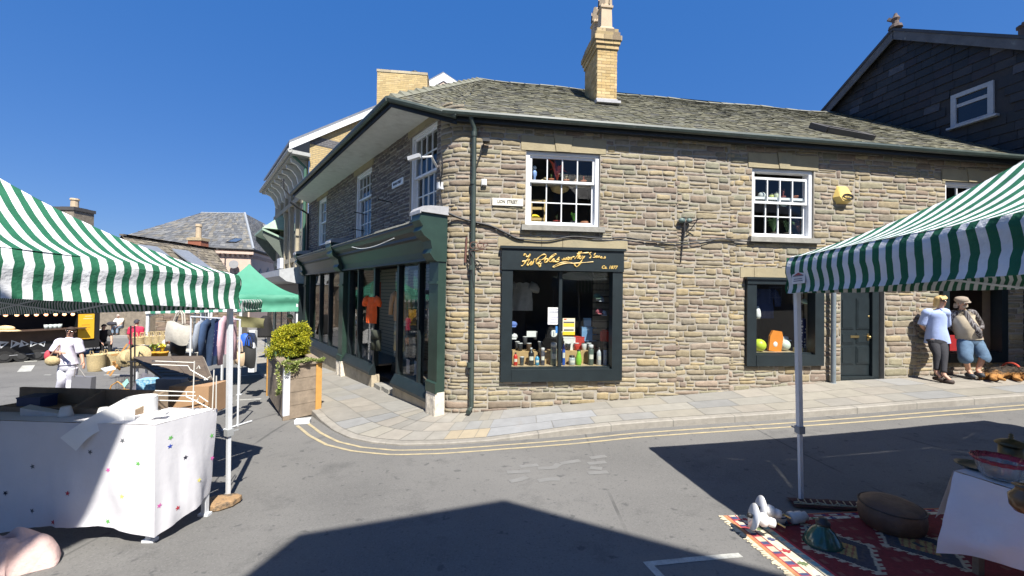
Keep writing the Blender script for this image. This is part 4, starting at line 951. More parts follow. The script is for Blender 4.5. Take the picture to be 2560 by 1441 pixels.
q = MB(); c = PB.pos(ax, az + .1, .1); q.lathe([(.16, 0), (.14, .08), (.08, .12), (.07, .2), (.1, .27), (.05, .36), (.03, .42)], 10, Matrix.Translation(c)); q.bar(c + Vector((0, 0, .2)), c + Vector((-.12, .1, .32)), .07, .07); q.build('finial', pbr('old_clay', (.12, .09, .08), rough=.9, var=.3), bro)
q = MB(); M = PB.mat(); a0, a1, z0, z1 = gw; f = .1
zm_ = z0 + (z1 - z0) * .62
q.box(a0, a0 + f, -.1, .05, z0, z1); q.box(a1 - f, a1, -.1, .05, z0, z1); q.box(a0 + f, a1 - f, -.1, .05, z1 - f, z1); q.box(a0 + f, a1 - f, -.1, .05, z0, z0 + f); 
q = MB(M); q.box(a0, a0 + f, -.06, .05, z0, z1); q.box(a1 - f, a1, -.06, .05, z0, z1); q.box(a0 + f, a1 - f, -.06, .05, z1 - f, z1); q.box(a0 + f, a1 - f, -.06, .05, z0, z0 + f * .6); q.box(a0 + f, a1 - f, -.06, .03, zm_ - .04, zm_ + .04)
q.box(a0 - .08, a1 + .05, -.06, .12, z0 - .05, z0 - .003)
wn = q.build('window', pbr('grey_window_paint', (.36, .38, .41), rough=.5, var=.2, vs=6, dirt=(.12, .12, .12), ds=6, dk=(.58, .75)), bb)
q = MB(M); q.box(a0 + f, a1 - f, -.03, .005, z0 + f * .6, zm_ - .04); q.box(a0 + f, a1 - f, -.03, .005, zm_ + .04, z1 - f); q.build('pane', pbr('dark_pane', (.012, .014, .02), rough=.04, var=0, spec=.6), wn)
v = at(2563, 64, 17); q = MB(); q.lathe([(.2, -1.4), (.2, -.1), (.26, -.08), (.26, .0), (.12, .02), (.1, .15)], 10, Matrix.Translation(v)); q.build('chimney', pbr('dark_brick', (.1, .07, .06), rough=.9, var=.3), bro)
# ------------------------------------------------------------------ cream brick building beyond the shop
PG = Plane(PL.pos(11.25, 0, 0), -PL.n, -PL.d)
yb = thing('brick_building', 'cream brick gabled building with white bargeboards behind the stone shop', 'building', PL.pos(14, -1, -2))
CBR = brickmat('cream_brickwork', (.50, .38, .19), (.45, .33, .15), (.30, .25, .17), .23, .078, .009, var=.15)
e0 = PG.sz(762, 352); e1 = PG.sz(940, 278); sl = (e1[1] - e0[1]) / (e1[0] - e0[0])
e1x = e0[0] + 4.6; zap = e0[1] + sl * 4.6
q = MB(); P = lambda a, z: PG.pos(a, z, 0)
pts = [(0, -1.5), (9.4, -1.5), (9.4, e0[1]), (e1x, zap), (0, e0[1] + sl * (0 - e0[0]))]
q.add([P(*p) for p in pts], [tuple(range(5))], None, [pts])
q.build('gable_wall', CBR, yb)
q = MB()
for za in (PG.sz(800, 355)[1],): q.add([PG.pos(0, za - .17, .012), PG.pos(9, za - .17, .012), PG.pos(9, za + .17, .012), PG.pos(0, za + .17, .012)], [(0, 1, 2, 3)], None, [[(0, 0), (9, 0), (9, .34), (0, .34)]])
q.build('dark_brick_band', brickmat('blue_brick', (.10, .10, .11), (.13, .12, .12), (.2, .2, .2), .23, .08, .01), yb)
q = MB(); ov = .15
A0 = (-.75, e0[1] + sl * (-.75 - e0[0])); 
for (a0, z0), (a1, z1) in ((A0, (e1x, zap)), ((e1x, zap), (e1x * 2 + .75, A0[1]))):
    A = [PG.pos(a0, z0 + .14, ov), PG.pos(a1, z1 + .14, ov), PG.pos(a1, z1 + .14, -7), PG.pos(a0, z0 + .14, -7)]; q.prism(A, [p + Vector((0, 0, .1)) for p in A])
ybr = q.build('roof', SLATE, yb)
q = MB()
A = [PG.pos(A0[0], A0[1] - .12, ov - .03), PG.pos(e1x, zap - .12, ov - .03), PG.pos(e1x, zap + .13, ov - .03), PG.pos(A0[0], A0[1] + .13, ov - .03)]; q.prism(A, [p + PG.n * .05 for p in A])
q.build('bargeboard', WHITE, ybr)
q = MB(); A = [PG.pos(A0[0], A0[1] + .0, ov - .05), PG.pos(e1x, zap + .0, ov - .05), PG.pos(e1x, zap, .0), PG.pos(A0[0], A0[1], .0)]; q.add(A, [(0, 1, 2, 3)]); q.bar(PG.pos(2.4, e0[1] + sl * (2.4 - e0[0]) - .2, 0), PG.pos(2.4, e0[1] + sl * (2.4 - e0[0]) - .1, ov), .12, .16); q.build('soffit', WHITE, ybr)
c0, c1 = PG.sz(942, 265), PG.sz(1068, 190); czt = PG.sz(1000, 178)[1]
q = MB(); PC = Plane(PG.hit(944, 230), PR.d, PR.n); c0, c1 = PC.sz(942, 265), PC.sz(1068, 190); czt = PC.sz(1000, 178)[1]; T = Matrix(((PC.d.x, -PC.n.x, 0, PC.p.x), (PC.d.y, -PC.n.y, 0, PC.p.y), (0, 0, 1, 0), (0, 0, 0, 1)))
courses(q, c0[0], c1[0], -.02, .9, c0[1] - 3.0, czt - .12, T, [(.5, .37, .17), (.46, .34, .16), (.53, .4, .2), (.48, .36, .17)], bh=.085, bl=.25, seed=77)
courses(q, c0[0] - .02, c1[0] + .02, -.04, .92, czt - .12, czt, T, [(.42, .36, .24), (.36, .3, .2)], bh=.12, bl=.3, seed=78)
ybc = q.build('chimney', BRICKM, ybr)
q = MB(); v = PC.pos(c1[0] - .7, czt, -.3); q.box(-.2, .2, -.1, .1, 0, .1, None, 0, Matrix.Translation(v)); q.ball(v + Vector((.1, 0, .15)), (.16, .1, .07)); q.build('chimney_cowl', IRON, ybc)
ga = PL.sz(712, 600)[0]; GZ = PL.hit(735, 370, .65).z
q = MB(); sheet(q, lambda a, z, o: PL.pos(a, z, o), 11.25, 19.5, lambda a: -1.5, lambda a: GZ - .1, [], 5, .02, uv=True)
q.build('front_wall', pbr('buff_stone', (.27, .235, .175), rough=.9, var=.2, vs=3, bump=.2), yb)
q = MB(); q.tube([PL.pos(11.1, GZ, .72), PL.pos(19.6, GZ, .72)], .09, 8); q.prism([PL.pos(11.0, GZ - .14, .66), PL.pos(19.6, GZ - .14, .66), PL.pos(19.6, GZ - .14, .02), PL.pos(11.0, GZ - .14, .02)], [PL.pos(11.0, GZ + .0, .66), PL.pos(19.6, GZ + .0, .66), PL.pos(19.6, GZ + .0, .02), PL.pos(11.0, GZ + .0, .02)]); q.build('eaves', pbr('eaves_grey', (.35, .35, .33), rough=.6, var=.15), ybr)
for i in range(8):
    a = 11.6 + i * 1.0; q = MB(); prof = [(0.02, GZ - .15), (.6, GZ - .15), (.58, GZ - .3), (.38, GZ - .38), (.2, GZ - .6), (.12, GZ - .95), (.02, GZ - 1.0)]; q.extr(prof, a, a + .16, PL.pos); q.build('eaves_bracket', pbr('bracket_paint', (.66, .64, .58), rough=.6, var=.1), ybr)
for zz0, zz1 in ((3.7, GZ - 1.1), (3.05, 3.5)): pass
for i in range(5):
    a = 11.55 + i * 1.35
    for (z0, z1) in ((6.2, GZ - 1.1), (2.4, 5.2)):
        if z1 - z0 < .5: continue
        q = MB(PL.mat()); q.box(a + .35, a + .95, -.0, .05, z0, z1 - .35)
        q.add([(a + .35 + .3 + .3 * math.cos(t), .05, z1 - .35 + .35 * math.sin(t)) for t in [i_ * math.pi / 8 for i_ in range(9)]], [tuple(range(9))]); q.build('window', pbr('dim_pane', (.05, .055, .06), rough=.1, var=.1), yb)
    q = MB(PL.mat()); q.box(a, a + .22, -.01, .14, -1.2, GZ - 1.0); q.box(a - .03, a + .25, -.01, .18, 5.3, 5.5); q.box(a - .03, a + .25, -.01, .18, 2.2, 2.4); q.build('stone_pier', pbr('buff_pier', (.34, .30, .22), rough=.9, var=.15, bump=.2), yb)
q = MB(PL.mat()); q.box(11.3, 19, .0, .16, 5.55, 5.75); q.box(11.3, 19, 0, .12, 3.0, 3.2); q.build('string_course', pbr('buff_pier', ()), yb)
q = MB(); q.tube([PL.pos(11.35, GZ - .1, .6), PL.pos(11.35, GZ - .5, .12), PL.pos(11.35, 3.2, .12)], .06, 8); q.build('downpipe', pbr('green_pipe', (.05, .12, .08), rough=.5), yb)
# its dark shop floor with a projecting white cornice
q = MB(PL.mat()); q.box(11.3, 19.4, .02, .3, -1.4, 2.0); q.build('shopfront', NAVY, yb)
q = MB(); q.extr([(.02, 2.75), (.95, 2.55), (.95, 2.3), (.7, 2.1), (.3, 2.02), (.02, 2.02)], 11.4, 19.2, PL.pos); q.build('cornice', pbr('cornice_grey', (.42, .43, .44), rough=.6, var=.15), yb)
q = MB(PL.mat())
for a in (11.8, 13.4, 15, 16.6): q.box(a, a + 1.2, .3, .32, -.3, 1.6)
q.build('shop_pane', pbr('dim_pane', ()), yb)
q = MB(PL.mat()); q.box(13.5, 14.3, .5, .62, 2.7, 3.15); q.build('sign_panel', pbr('sign_grey', (.6, .62, .66), rough=.5), yb)
v = PL.pos(11.8, 5.6, .1); q = MB(); q.tube([v, v + PL.n * .5, v + PL.n * .7 + Vector((0, 0, .2)), v + PL.n * .72 + Vector((0, 0, .6))], .03, 6)
for k in range(3): q.tube([v + PL.n * (.5 + .0 * k) + Vector((-.2, -.2, .3 + .12 * k)), v + PL.n * .95 + Vector((.1, .1, .3 + .12 * k))], .018, 5)
tag(q.build('tv_aerial', IRON, None, loc=v), 'small aerial on the corner of the bracketed brick building', 'aerial')
# green roofed bay further along
v0 = PL.pos(16.6, 0, 0)
q = MB()
cb = thing('green_canopy', 'pale green hipped canopy jutting from the bracketed building', 'canopy', PL.pos(17.2, 4.6, .5))
a, z = 16.8, PL.hit(700, 545, .8).z
q.prism([PL.pos(16.2, z - .5, 0.02), PL.pos(19.2, z - .5, .02), PL.pos(19.2, z - .1, 1.0), PL.pos(16.2, z - .1, 1.0)], [PL.pos(16.2, z - .42, .02), PL.pos(19.2, z - .42, .02), PL.pos(19.2, z, 1.0), PL.pos(16.2, z, 1.0)])
q.prism([PL.pos(16.2, z, 1.0), PL.pos(19.2, z, 1.0), PL.pos(19.2, z, 0.02), PL.pos(16.2, z, .02)], [PL.pos(16.5, z + .8, .1), PL.pos(18.9, z + .8, .1), PL.pos(18.9, z + .8, .02), PL.pos(16.5, z + .8, .02)]); q.build('canopy_roof', pbr('verdigris', (.30, .42, .32), rough=.7, var=.2), cb)
for a_ in (16.3, 19.0): q = MB(); q.extr([(.02, z - 1.4), (.12, z - 1.4), (.95, z - .35), (.95, z - .12), (.02, z - .5)], a_, a_ + .1, PL.pos); q.build('canopy_bracket', pbr('bracket_dark', (.1, .12, .1), rough=.6), cb)
# white gable seen over the shop roof
PW = Plane(PL.pos(14.5, 0, -6), -PL.n, -PL.d)
wg = thing('white_gable_house', 'house with a white gable peeping over the roof beside the cream brick chimney', 'building', PW.pos(2, 0, -1))
g0, g1, g2 = PW.hit(1070, 205), PW.hit(1108, 184), PW.hit(1150, 212)
q = MB(); dn = Vector((0, 0, -3.5)); q.prism([g0 + dn, g2 + dn, g2 + Vector((0, 0, -.25)), g1 + Vector((0, 0, -.3)), g0 + Vector((0, 0, -.25))], [p - PW.n * 4 for p in (g0 + dn, g2 + dn, g2 + Vector((0, 0, -.25)), g1 + Vector((0, 0, -.3)), g0 + Vector((0, 0, -.25)))]); q.build('wall', pbr('pink_render', (.55, .43, .34), rough=.8), wg)
for A, B in ((g0, g1), (g1, g2)):
    e_ = (B - A) * .15; A2, B2 = (A - e_, B) if A is g0 else (A, B + e_)
    q = MB(); q.prism([A2, B2, B2 - PW.n * 4.3, A2 - PW.n * 4.3], [p + Vector((0, 0, .1)) for p in (A2, B2, B2 - PW.n * 4.3, A2 - PW.n * 4.3)]); ro = q.build('roof', SLATE, wg)
    q = MB(); q.prism([A2 + Vector((0, 0, -.45)), B2 + Vector((0, 0, -.45)), B2, A2], [p + PW.n * .06 for p in (A2 + Vector((0, 0, -.45)), B2 + Vector((0, 0, -.45)), B2, A2)]); q.build('bargeboard', WHITE, ro)
# ------------------------------------------------------------------ pale pink corner building
K = at(625, 727, 40); aL = Vector((-.94, -.34, 0)).normalized(); aR = Vector((-.28, .96, 0)).normalized(); EZ = at(625, 626, 40).z
pk = thing('pink_building', 'pale pink rendered corner building with a hipped slate roof and arched windows', 'building', (K.x - 4, K.y + 4, -1.3))
PKL = Plane(K, -aL, aL.cross(Vector((0, 0, 1)))); PKR = Plane(K, aR, (aR.y, -aR.x, 0))
if PKL.n.y > 0: PKL.n = -PKL.n
PINK = pbr('pink_render2', (.56, .42, .335), rough=.85, var=.08, vs=2, dirt=(.45, .36, .3), ds=1, dk=(.6, .9))
B4 = [K, K + aR * 16, K + aR * 16 + aL * 11, K + aL * 11]
q = MB(); q.prism([Vector((p.x, p.y, -2)) for p in B4], [Vector((p.x, p.y, EZ)) for p in B4]); q.build('wall', PINK, pk)
q = MB(); ovh = .32; O4 = [K - aL * ovh - aR * ovh, K + aR * 16.5 - aL * ovh, K + aR * 16.5 + aL * 11.5, K + aL * 11.5 - aR * ovh]
O4 = [Vector((p.x, p.y, EZ + .05)) for p in O4]
TZ = at(612, 534, 45).z; t0 = at(612, 534, 45); t1 = at(503, 534, 45); TOP = [Vector((t0.x, t0.y, TZ)), Vector((t0.x, t0.y, TZ)) + aR * 7, Vector((t1.x, t1.y, TZ)) + aR * 7, Vector((t1.x, t1.y, TZ))]
q.prism([p - Vector((0, 0, .12)) for p in O4], [p - Vector((0, 0, .7)) for p in TOP]); ub_ = q.build('roof', pbr('roof_base', (.12, .125, .135), rough=.6, var=.2), pk)
q = MB()
f1 = bil(O4[3], O4[0], TOP[0], TOP[3]); tiles(q, f1, 11, 5.6, .3, (.3, .5), [(.12, .122, .125), (.14, .14, .137), (.10, .104, .11), (.16, .15, .13)], .03, 31, dim=0, gvar=.25)
f2 = bil(O4[0], O4[1], TOP[1], TOP[0]); tiles(q, f2, 16, 5.6, .3, (.3, .5), [(.12, .122, .125), (.14, .14, .137), (.10, .104, .11)], .02, 32, dim=0)
q.build('slates', pbr('far_slate', attr=True, rough=.85, spec=.2, var=.2, vs=3), ub_)
q = MB(); q.tube([O4[0] + Vector((0, 0, .05)), TOP[0] + Vector((0, 0, .05))], .12, 6); q.tube([TOP[3], TOP[0]], .09, 6); q.build('hip_flashing', pbr('pale_lead', (.26, .28, .3), rough=.6), ub_)
q = MB(); q.tube([O4[3], O4[0], O4[1]], .09, 6); q.build('gutter', IRON, ub_)
q = MB()
for Pn, L_ in ((PKL, 6.2), (PKR, 12)):
    sgn = -1 if Pn is PKL else 1
    for i in range(int(L_ / .42)): a = sgn * (.1 + i * .42); q.prism([Pn.pos(a, EZ - .75, .02), Pn.pos(a + sgn * .2, EZ - .75, .02), Pn.pos(a + sgn * .2, EZ - .75, .12), Pn.pos(a, EZ - .75, .12)], [Pn.pos(a, EZ - .45, .02), Pn.pos(a + sgn * .2, EZ - .45, .02), Pn.pos(a + sgn * .2, EZ - .45, .3 if sgn < 0 else .12), Pn.pos(a, EZ - .45, .3 if sgn < 0 else .12)])
    q.prism([Pn.pos(-.0 if sgn > 0 else .3, EZ - .45, .0), Pn.pos(sgn * L_, EZ - .45, .0), Pn.pos(sgn * L_, EZ - .45, .34 if sgn < 0 else .14), Pn.pos(-.0 if sgn > 0 else .3, EZ - .45, .34 if sgn < 0 else .14)], [Pn.pos(-.0 if sgn > 0 else .3, EZ - .2, .0), Pn.pos(sgn * L_, EZ - .2, .0), Pn.pos(sgn * L_, EZ - .2, .34 if sgn < 0 else .14), Pn.pos(-.0 if sgn > 0 else .3, EZ - .2, .34 if sgn < 0 else .14)])
q.build('dentil_cornice', PINK, pk)
for px in (651, 670, 687):
    a, zt = PKR.sz(px, 672 if px != 670 else 670); w_ = .42 if px != 670 else .62; q = MB(); zb = zt - 2.6; kz = zt - (.35 if px != 670 else .5)
    q.prism([PKR.pos(x, z, .03) for x, z in ((a - w_, zb), (a + w_, zb), (a + w_, kz), (a, zt), (a - w_, kz))], [PKR.pos(x, z, .05) for x, z in ((a - w_, zb), (a + w_, zb), (a + w_, kz), (a, zt), (a - w_, kz))]); wn = q.build('arched_window', pbr('brown_pane', (.10, .065, .05), rough=.3, var=.2), pk)
    q = MB(); q.prism([PKR.pos(a - w_, kz - .9, .04), PKR.pos(a + w_, kz - .9, .04), PKR.pos(a + w_, kz - .9, .09), PKR.pos(a - w_, kz - .9, .09)], [PKR.pos(a - w_, kz - .8, .04), PKR.pos(a + w_, kz - .8, .04), PKR.pos(a + w_, kz - .8, .09), PKR.pos(a - w_, kz - .8, .09)]); q.build('transom', WHITE, wn)
a, z = PKR.sz(670, 651); text_mesh('wall_lettering', 'TABLE CREATION', .62, face_T(PKR, a + .3, z, .03), BLACKP, pk, sx=1.35, bold=.02)
a, z = PKR.sz(680, 602, -1.2); dT = PKR.mat() @ Matrix.Translation((a, 0, 0))     # dormer
q = MB(dT); q.box(-.8, .8, -3.2, -.9, EZ + .3, z + .6); dm = q.build('dormer', pbr('dark_timber', (.06, .06, .06), rough=.7), ub_)
q = MB(dT)
for s_ in (-1, 1): q.prism([Vector((0, -.6, z + 1.9)), Vector((s_ * 1.25, -.6, z + .25)), Vector((s_ * 1.25, -4.2, z + .25)), Vector((0, -4.2, z + 1.9))], [Vector((0, -.6, z + 2.0)), Vector((s_ * 1.3, -.6, z + .33)), Vector((s_ * 1.3, -4.2, z + .33)), Vector((0, -4.2, z + 2.0))])
q.build('dormer_roof', SLATE, dm)
q = MB(dT); q.box(-.5, .5, -.9, -.85, z - .4, z + .5); q.build('dormer_window', WHITE, dm)
q = MB(dT); q.add([(-.8, -.86, z + .6), (.8, -.86, z + .6), (0, -.86, z + 1.75)], [(0, 1, 2)]); q.build('dormer_gable', pbr('dark_timber', ()), dm)
v = bil(O4[3], O4[0], TOP[0], TOP[3])(.79, .14); u_ = (TOP[3] - O4[3]).normalized(); n_ = (O4[0] - O4[3]).normalized()
q = MB(); nn = n_.cross(u_).normalized(); nn = nn if nn.z > 0 else -nn
q.prism([v + nn * .05, v + n_ * .9 + nn * .05, v + n_ * .9 + u_ * 1.2 + nn * .05, v + u_ * 1.2 + nn * .05], [v + nn * .12, v + n_ * .9 + nn * .12, v + n_ * .9 + u_ * 1.2 + nn * .12, v + u_ * 1.2 + nn * .12]); sk_ = q.build('skylight', IRON, ub_)
q = MB(); m_ = .12; q.add([v + n_ * m_ + u_ * m_ + nn * .125, v + n_ * (.9 - m_) + u_ * m_ + nn * .125, v + n_ * (.9 - m_) + u_ * (1.2 - m_) + nn * .125, v + n_ * m_ + u_ * (1.2 - m_) + nn * .125], [(0, 1, 2, 3)]); q.build('pane', pbr('sky_pane', (.06, .09, .14), rough=.05, var=0), sk_)
v = PKL.hit(585, 662, .35); q = MB(); q.lathe([(.0, 0), (.25, .04), (.42, .12)], 14, Matrix.Translation(v) @ Matrix.Rotation(rad(75), 4, 'X') @ Matrix.Rotation(rad(20), 4, 'Y')); q.bar(v, v + Vector((-.1, .35, -1.0)), .06)
tag(q.build('satellite_dish', pbr('grey_dish', (.2, .2, .2), rough=.5), None, loc=v), 'grey satellite dish on the pale pink wall', 'satellite dish')
v = PKL.hit(562, 655, .3); q = MB(); q.tube([v + Vector((0, 0, -1)), v + Vector((0, 0, .9))], .03, 5); q.tube([v + Vector((.1, 0, .8)), v + Vector((-2.2, 0, .95))], .025, 5); q.tube([v + Vector((.1, 0, -.1)), v + Vector((-1.6, 0, -.45))], .025, 5)
for k in range(6): q.tube([v + Vector((-.3 * k, -.2, .82 + .02 * k)), v + Vector((-.3 * k, .2, .82 + .02 * k))], .015, 4)
tag(q.build('tv_aerial', IRON, None, loc=v), 'thin tv aerial beside the satellite dish on the pink wall', 'aerial')
# ------------------------------------------------------------------ stone cottage with cat slide dormers
ct = thing('stone_cottage', 'long stone cottage with a mossy slate roof and two sloping dormers', 'cottage', (-24.4, 25, -1.5))
RZ = at(262, 583, 24).z; Y0, Y1 = 24.9, 32.6; RX = -24.4; EX, EZc = -22.3, 1.75 + .35
rA = lambda y: Vector((RX, y, RZ)); rE = lambda y: Vector((EX, y, EZc - .02 * (y - 24)))
q = MB(); q.prism([Vector((EX - .3, Y0, -2)), Vector((EX - .3, Y1 - .15, -2)), Vector((2 * RX - EX, Y1 - .15, -2)), Vector((2 * RX - EX, Y0, -2))], [Vector((EX - .3, Y0, EZc)), Vector((EX - .3, Y1 - .15, EZc)), Vector((2 * RX - EX, Y1 - .15, EZc)), Vector((2 * RX - EX, Y0, EZc))])
q.prism([Vector((EX - .3, Y1 - .5, EZc)), Vector((RX, Y1 - .5, RZ - .1)), Vector((2 * RX - EX, Y1 - .5, EZc))], [Vector((EX - .3, Y1 - .15, EZc)), Vector((RX, Y1 - .15, RZ - .1)), Vector((2 * RX - EX, Y1 - .15, EZc))])
RUB2 = brickmat('far_rubble', (.27, .22, .16), (.2, .165, .125), (.24, .21, .17), .45, .16, .02, use_uv=False, var=.35)
q.build('wall', pbr('far_stone', (.22, .185, .14), rough=.9, var=.35, vs=5, bump=.4, bs=8), ct)
q = MB(); q.add([rE(Y0), rE(Y1), rA(Y1), rA(Y0)], [(0, 1, 2, 3)]); q.add([rA(Y0), rA(Y1), Vector((2 * RX - EX, Y1, EZc)), Vector((2 * RX - EX, Y0, EZc))], [(0, 1, 2, 3)]); cr = q.build('roof', pbr('cottage_deck', (.1, .09, .08)), ct)
q = MB(); tiles(q, bil(rE(Y0), rE(Y1), rA(Y1), rA(Y0)), Y1 - Y0, 3.6, .24, (.28, .5), [(.17, .145, .105), (.2, .17, .125), (.145, .125, .095), (.22, .19, .14), (.16, .14, .115)], .03, 41, dim=0)
for i in range(40): a = Y0 + (Y1 - Y0) * i / 40; q.cbox((RX, a + .25, RZ + .02 + .02 * rng.random()), .28, .5, .1, (.14, .12, .1))
q.build('roof_slates', pbr('cottage_slate', attr=True, rough=.9, var=.3, vs=4, bump=.3, bs=20), cr)
for py, x0 in ((26.3, 0), (28.9, 0)):
    rt_ = Vector((RX + .35, py, RZ - .55)); f = Vector((EX + .1, py, EZc + 1.05)); w_ = .72
    q = MB(); q.prism([rt_ + Vector((0, -w_, 0)), rt_ + Vector((0, w_, 0)), f + Vector((0, w_, 0)), f + Vector((0, -w_, 0))], [p + Vector((.02, 0, .1)) for p in (rt_ + Vector((0, -w_, 0)), rt_ + Vector((0, w_, 0)), f + Vector((0, w_, 0)), f + Vector((0, -w_, 0)))]); dm = q.build('dormer', pbr('dormer_slate', (.19, .21, .24), rough=.45, var=.15, vs=4), cr)
    q = MB(); b_ = [f + Vector((-.12, s_ * (w_ - .08), -.02)) for s_ in (-1, 1)]; lo = [Vector((EX - .2, py + s_ * (w_ - .08), EZc + .05)) for s_ in (-1, 1)]
    for k in (0, 1): q.add([b_[k], lo[k], rt_ + Vector((0, (-1, 1)[k] * (w_ - .08), 0))], [(0, 1, 2)])
    q.build('dormer_cheek', pbr('dark_cheek', (.04, .04, .045), rough=.7), dm)
    q = MB(); x = f.x - .1
    for yy in (-.7, -.25, .2, .62): q.box(x, x + .06, py + yy, py + yy + .09, EZc + .15, f.z - .05)
    for zz in (EZc + .12, (EZc + f.z) / 2, f.z - .1): q.box(x, x + .055, py - .7, py + .71, zz, zz + .08)
    q.build('dormer_window', WHITE, dm)
def fchim(c, sx, sy, z0, z1, mat, cap, parent, n_pots=1, potc=POTM, ph=.9):
    q = MB(); q.box(c[0] - sx, c[0] + sx, c[1] - sy, c[1] + sy, z0, z1); ch = q.build('chimney', mat, parent)
    q = MB(); q.box(c[0] - sx - .06, c[0] + sx + .06, c[1] - sy - .06, c[1] + sy + .06, z1, z1 + .2); q.box(c[0] - sx * .7, c[0] + sx * .7, c[1] - sy * .7, c[1] + sy * .7, z1 + .14, z1 + .26); q.build('chimney_cap', cap, ch)
    q = MB(); q.lathe([(.2, 0), (.19, ph * .8), (.24, ph * .82), (.22, ph), (.15, ph)], 10, Matrix.Translation((c[0], c[1], z1 + .25))); q.build('chimney_pot', potc, ch)
cz = at(180, 524, 25.2); fchim((at(183, 560, 25.2).x, 25.2), .62, .6, 0, cz.z - .15, pbr('far_stone', ()), pbr('dark_cap', (.07, .065, .06)), cr, ph=.6)
cz = at(499, 612, 32.2); fchim((cz.x + .1, 31.9), .52, .4, RZ - 2.6, at(499, 604, 32.2).z, pbr('red_brick', (.28, .10, .055), rough=.85, var=.2, vs=8), pbr('sandy_cap', (.40, .32, .2), rough=.9, var=.2), cr, ph=1.1)
# ground floor row across the street: cream front and stone front with a white window
FX = at(262, 838, 24.5)
rw = thing('stone_terrace', 'stone terrace front with a cream shopfront and white sash windows across the street', 'building', (FX.x, 25, -1.4))
PF = Plane((FX.x, 25.2, 0), (.96, .10, 0), (.10, -.96, 0))
def fa(px): return PF.sz(px, 800)[0]
q = MB(PF.mat()); q.box(fa(-200), fa(600), -.9, -.12, -2.2, 2.1)
q.build('wall', pbr('core_wall', (.2, .17, .13), rough=.9), rw)
q = MB(); fz = lambda S: -1.75
rubble(q, PF.pos, fa(284), fa(600), fz, lambda S: 1.6, [(fa(352), fa(384), -.9, .9), (fa(500), fa(530), -.9, .9)], [(.22, .165, .12), (.26, .2, .14), (.19, .14, .11), (.24, .2, .16)], hr=(.14, .26), wr=(.3, .8), D=.03, seed=91, res=.3)
q.build('stone_wall', pbr('far_stone2', attr=True, rough=.9, var=.25, vs=4), rw)
for a0, a1 in ((fa(352), fa(384)), (fa(500), fa(530))):
    q = MB(PF.mat()); q.box(a0, a0 + .12, -.1, -.03, -.9, .9); q.box(a1 - .12, a1, -.1, -.03, -.9, .9); 
    for k in (1, 2): q.box(a0 + (a1 - a0) * k / 3 - .03, a0 + (a1 - a0) * k / 3 + .03, -.1, -.04, -.9, .9)
    for zz in (-.9, -.3, .25, .82): q.box(a0 + .12, a1 - .12, -.1, -.045, zz, zz + .07)
    wn = q.build('window', WHITE, rw)
    q = MB(PF.mat()); q.box(a0, a1, -.11, -.105, -.9, .9); q.build('pane', pbr('dim_pane', ()), wn)
q = MB(PF.mat()); q.box(fa(234), fa(285), -.12, .08, -1.25, 1.6); q.build('cream_front', pbr('cream_paint', (.62, .57, .45), rough=.5, var=.06), rw)
q = MB(PF.mat()); q.box(fa(234), fa(285), -.12, .12, -2.1, -1.25); q.box(fa(234) - 2, fa(234), -.12, .05, -2.1, 1.6); q.build('dark_plinth', pbr('dark_plinth', (.03, .03, .035), rough=.6), rw)
q = MB(PF.mat()); q.box(fa(267) - .07, fa(267) + .07, .08, .14, -1.25, 1.6); q.build('white_post', WHITE, rw)
# far pavement on that side
q = MB(); A = [PF.pos(fa(-300), 0, .0), PF.pos(fa(620), 0, .0), PF.pos(fa(620), 0, 1.3), PF.pos(fa(-300), 0, 1.3)]
def lift(p, h): return Vector((p.x, p.y, gz(p.x, p.y) + h))
q.grid(lambda u, v: lift(A[0].lerp(A[1], u).lerp(A[3].lerp(A[2], u), v), .12), 20, 2); q.grid(lambda u, v: lift(A[3].lerp(A[2], u), .12 - .2 * v), 20, 1)
tag(q.build('far_pavement', pbr('far_paving', (.27, .26, .24), rough=.9, var=.12)), 'pavement in front of the stone terrace', kind='structure')
# dark tall fronts closing the far end of the street
eb = thing('street_end_house', 'dark fronted house with white glazing bars at the far end of the street', 'building', (-14, 36, -1.3))
c = at(738, 727, 36); q = MB(); q.box(c.x - 1.5, c.x + 6, 36, 42, -2, 6.0); q.build('wall', pbr('dark_front', (.06, .065, .07), rough=.7, var=.3), eb)
for px, y0, y1 in ((745, 690, 745), (742, 765, 790)):
    v0, v1 = at(px - 9, y1, 35.9), at(px + 9, y0, 35.9); q = MB(); n_ = 3
    for k in range(n_ + 1): x = v0.x + (v1.x - v0.x) * k / n_; q.box(x - .03, x + .03, 35.85, 35.95, v0.z, v1.z)
    for k in range(4): z = v0.z + (v1.z - v0.z) * k / 3; q.box(v0.x, v1.x, 35.86, 35.94, z - .03, z + .03)
    q.build('window', WHITE, eb)
# unseen block added behind the camera, roof shaped to throw the foreground shadow, its front shows in the shop glass
sh = [gpt(1260, 1250), gpt(745, 1336), gpt(600, 1445), gpt(1995, 1446)]
def up(p, h): t = h / SUNV.z; return p + SUNV * t
HB = 9.0; top = [up(sh[1], HB - .35), up(sh[0], HB), up(sh[3], HB - .35)]
pts = [top[0], top[1], top[2], Vector((top[2].x + 1, top[2].y - 7, top[2].z)), Vector((top[0].x - 1.2, top[0].y - 7, top[0].z))]
hb = thing('shadow_hall', 'tall unseen stone building added behind the viewer to shade the foreground', 'building', (pts[1].x, pts[1].y - 4, .5))
q = MB(); cen = sum((p for p in pts), Vector()) / 5
q.prism(pts, [p.lerp(cen, .35) + Vector((0, 0, 1.2)) for p in pts]); q.build('roof', SLATE, hb)
w4 = [up(p, HB - 1.5) for p in (onG(-3.62, 4.3), onG(-9, 4.1), onG(-10.5, .4), onG(-3.85, .9))]; c4 = sum(w4, Vector()) / 4  # second unseen roof, added and shaped to shade the left of the star cloth
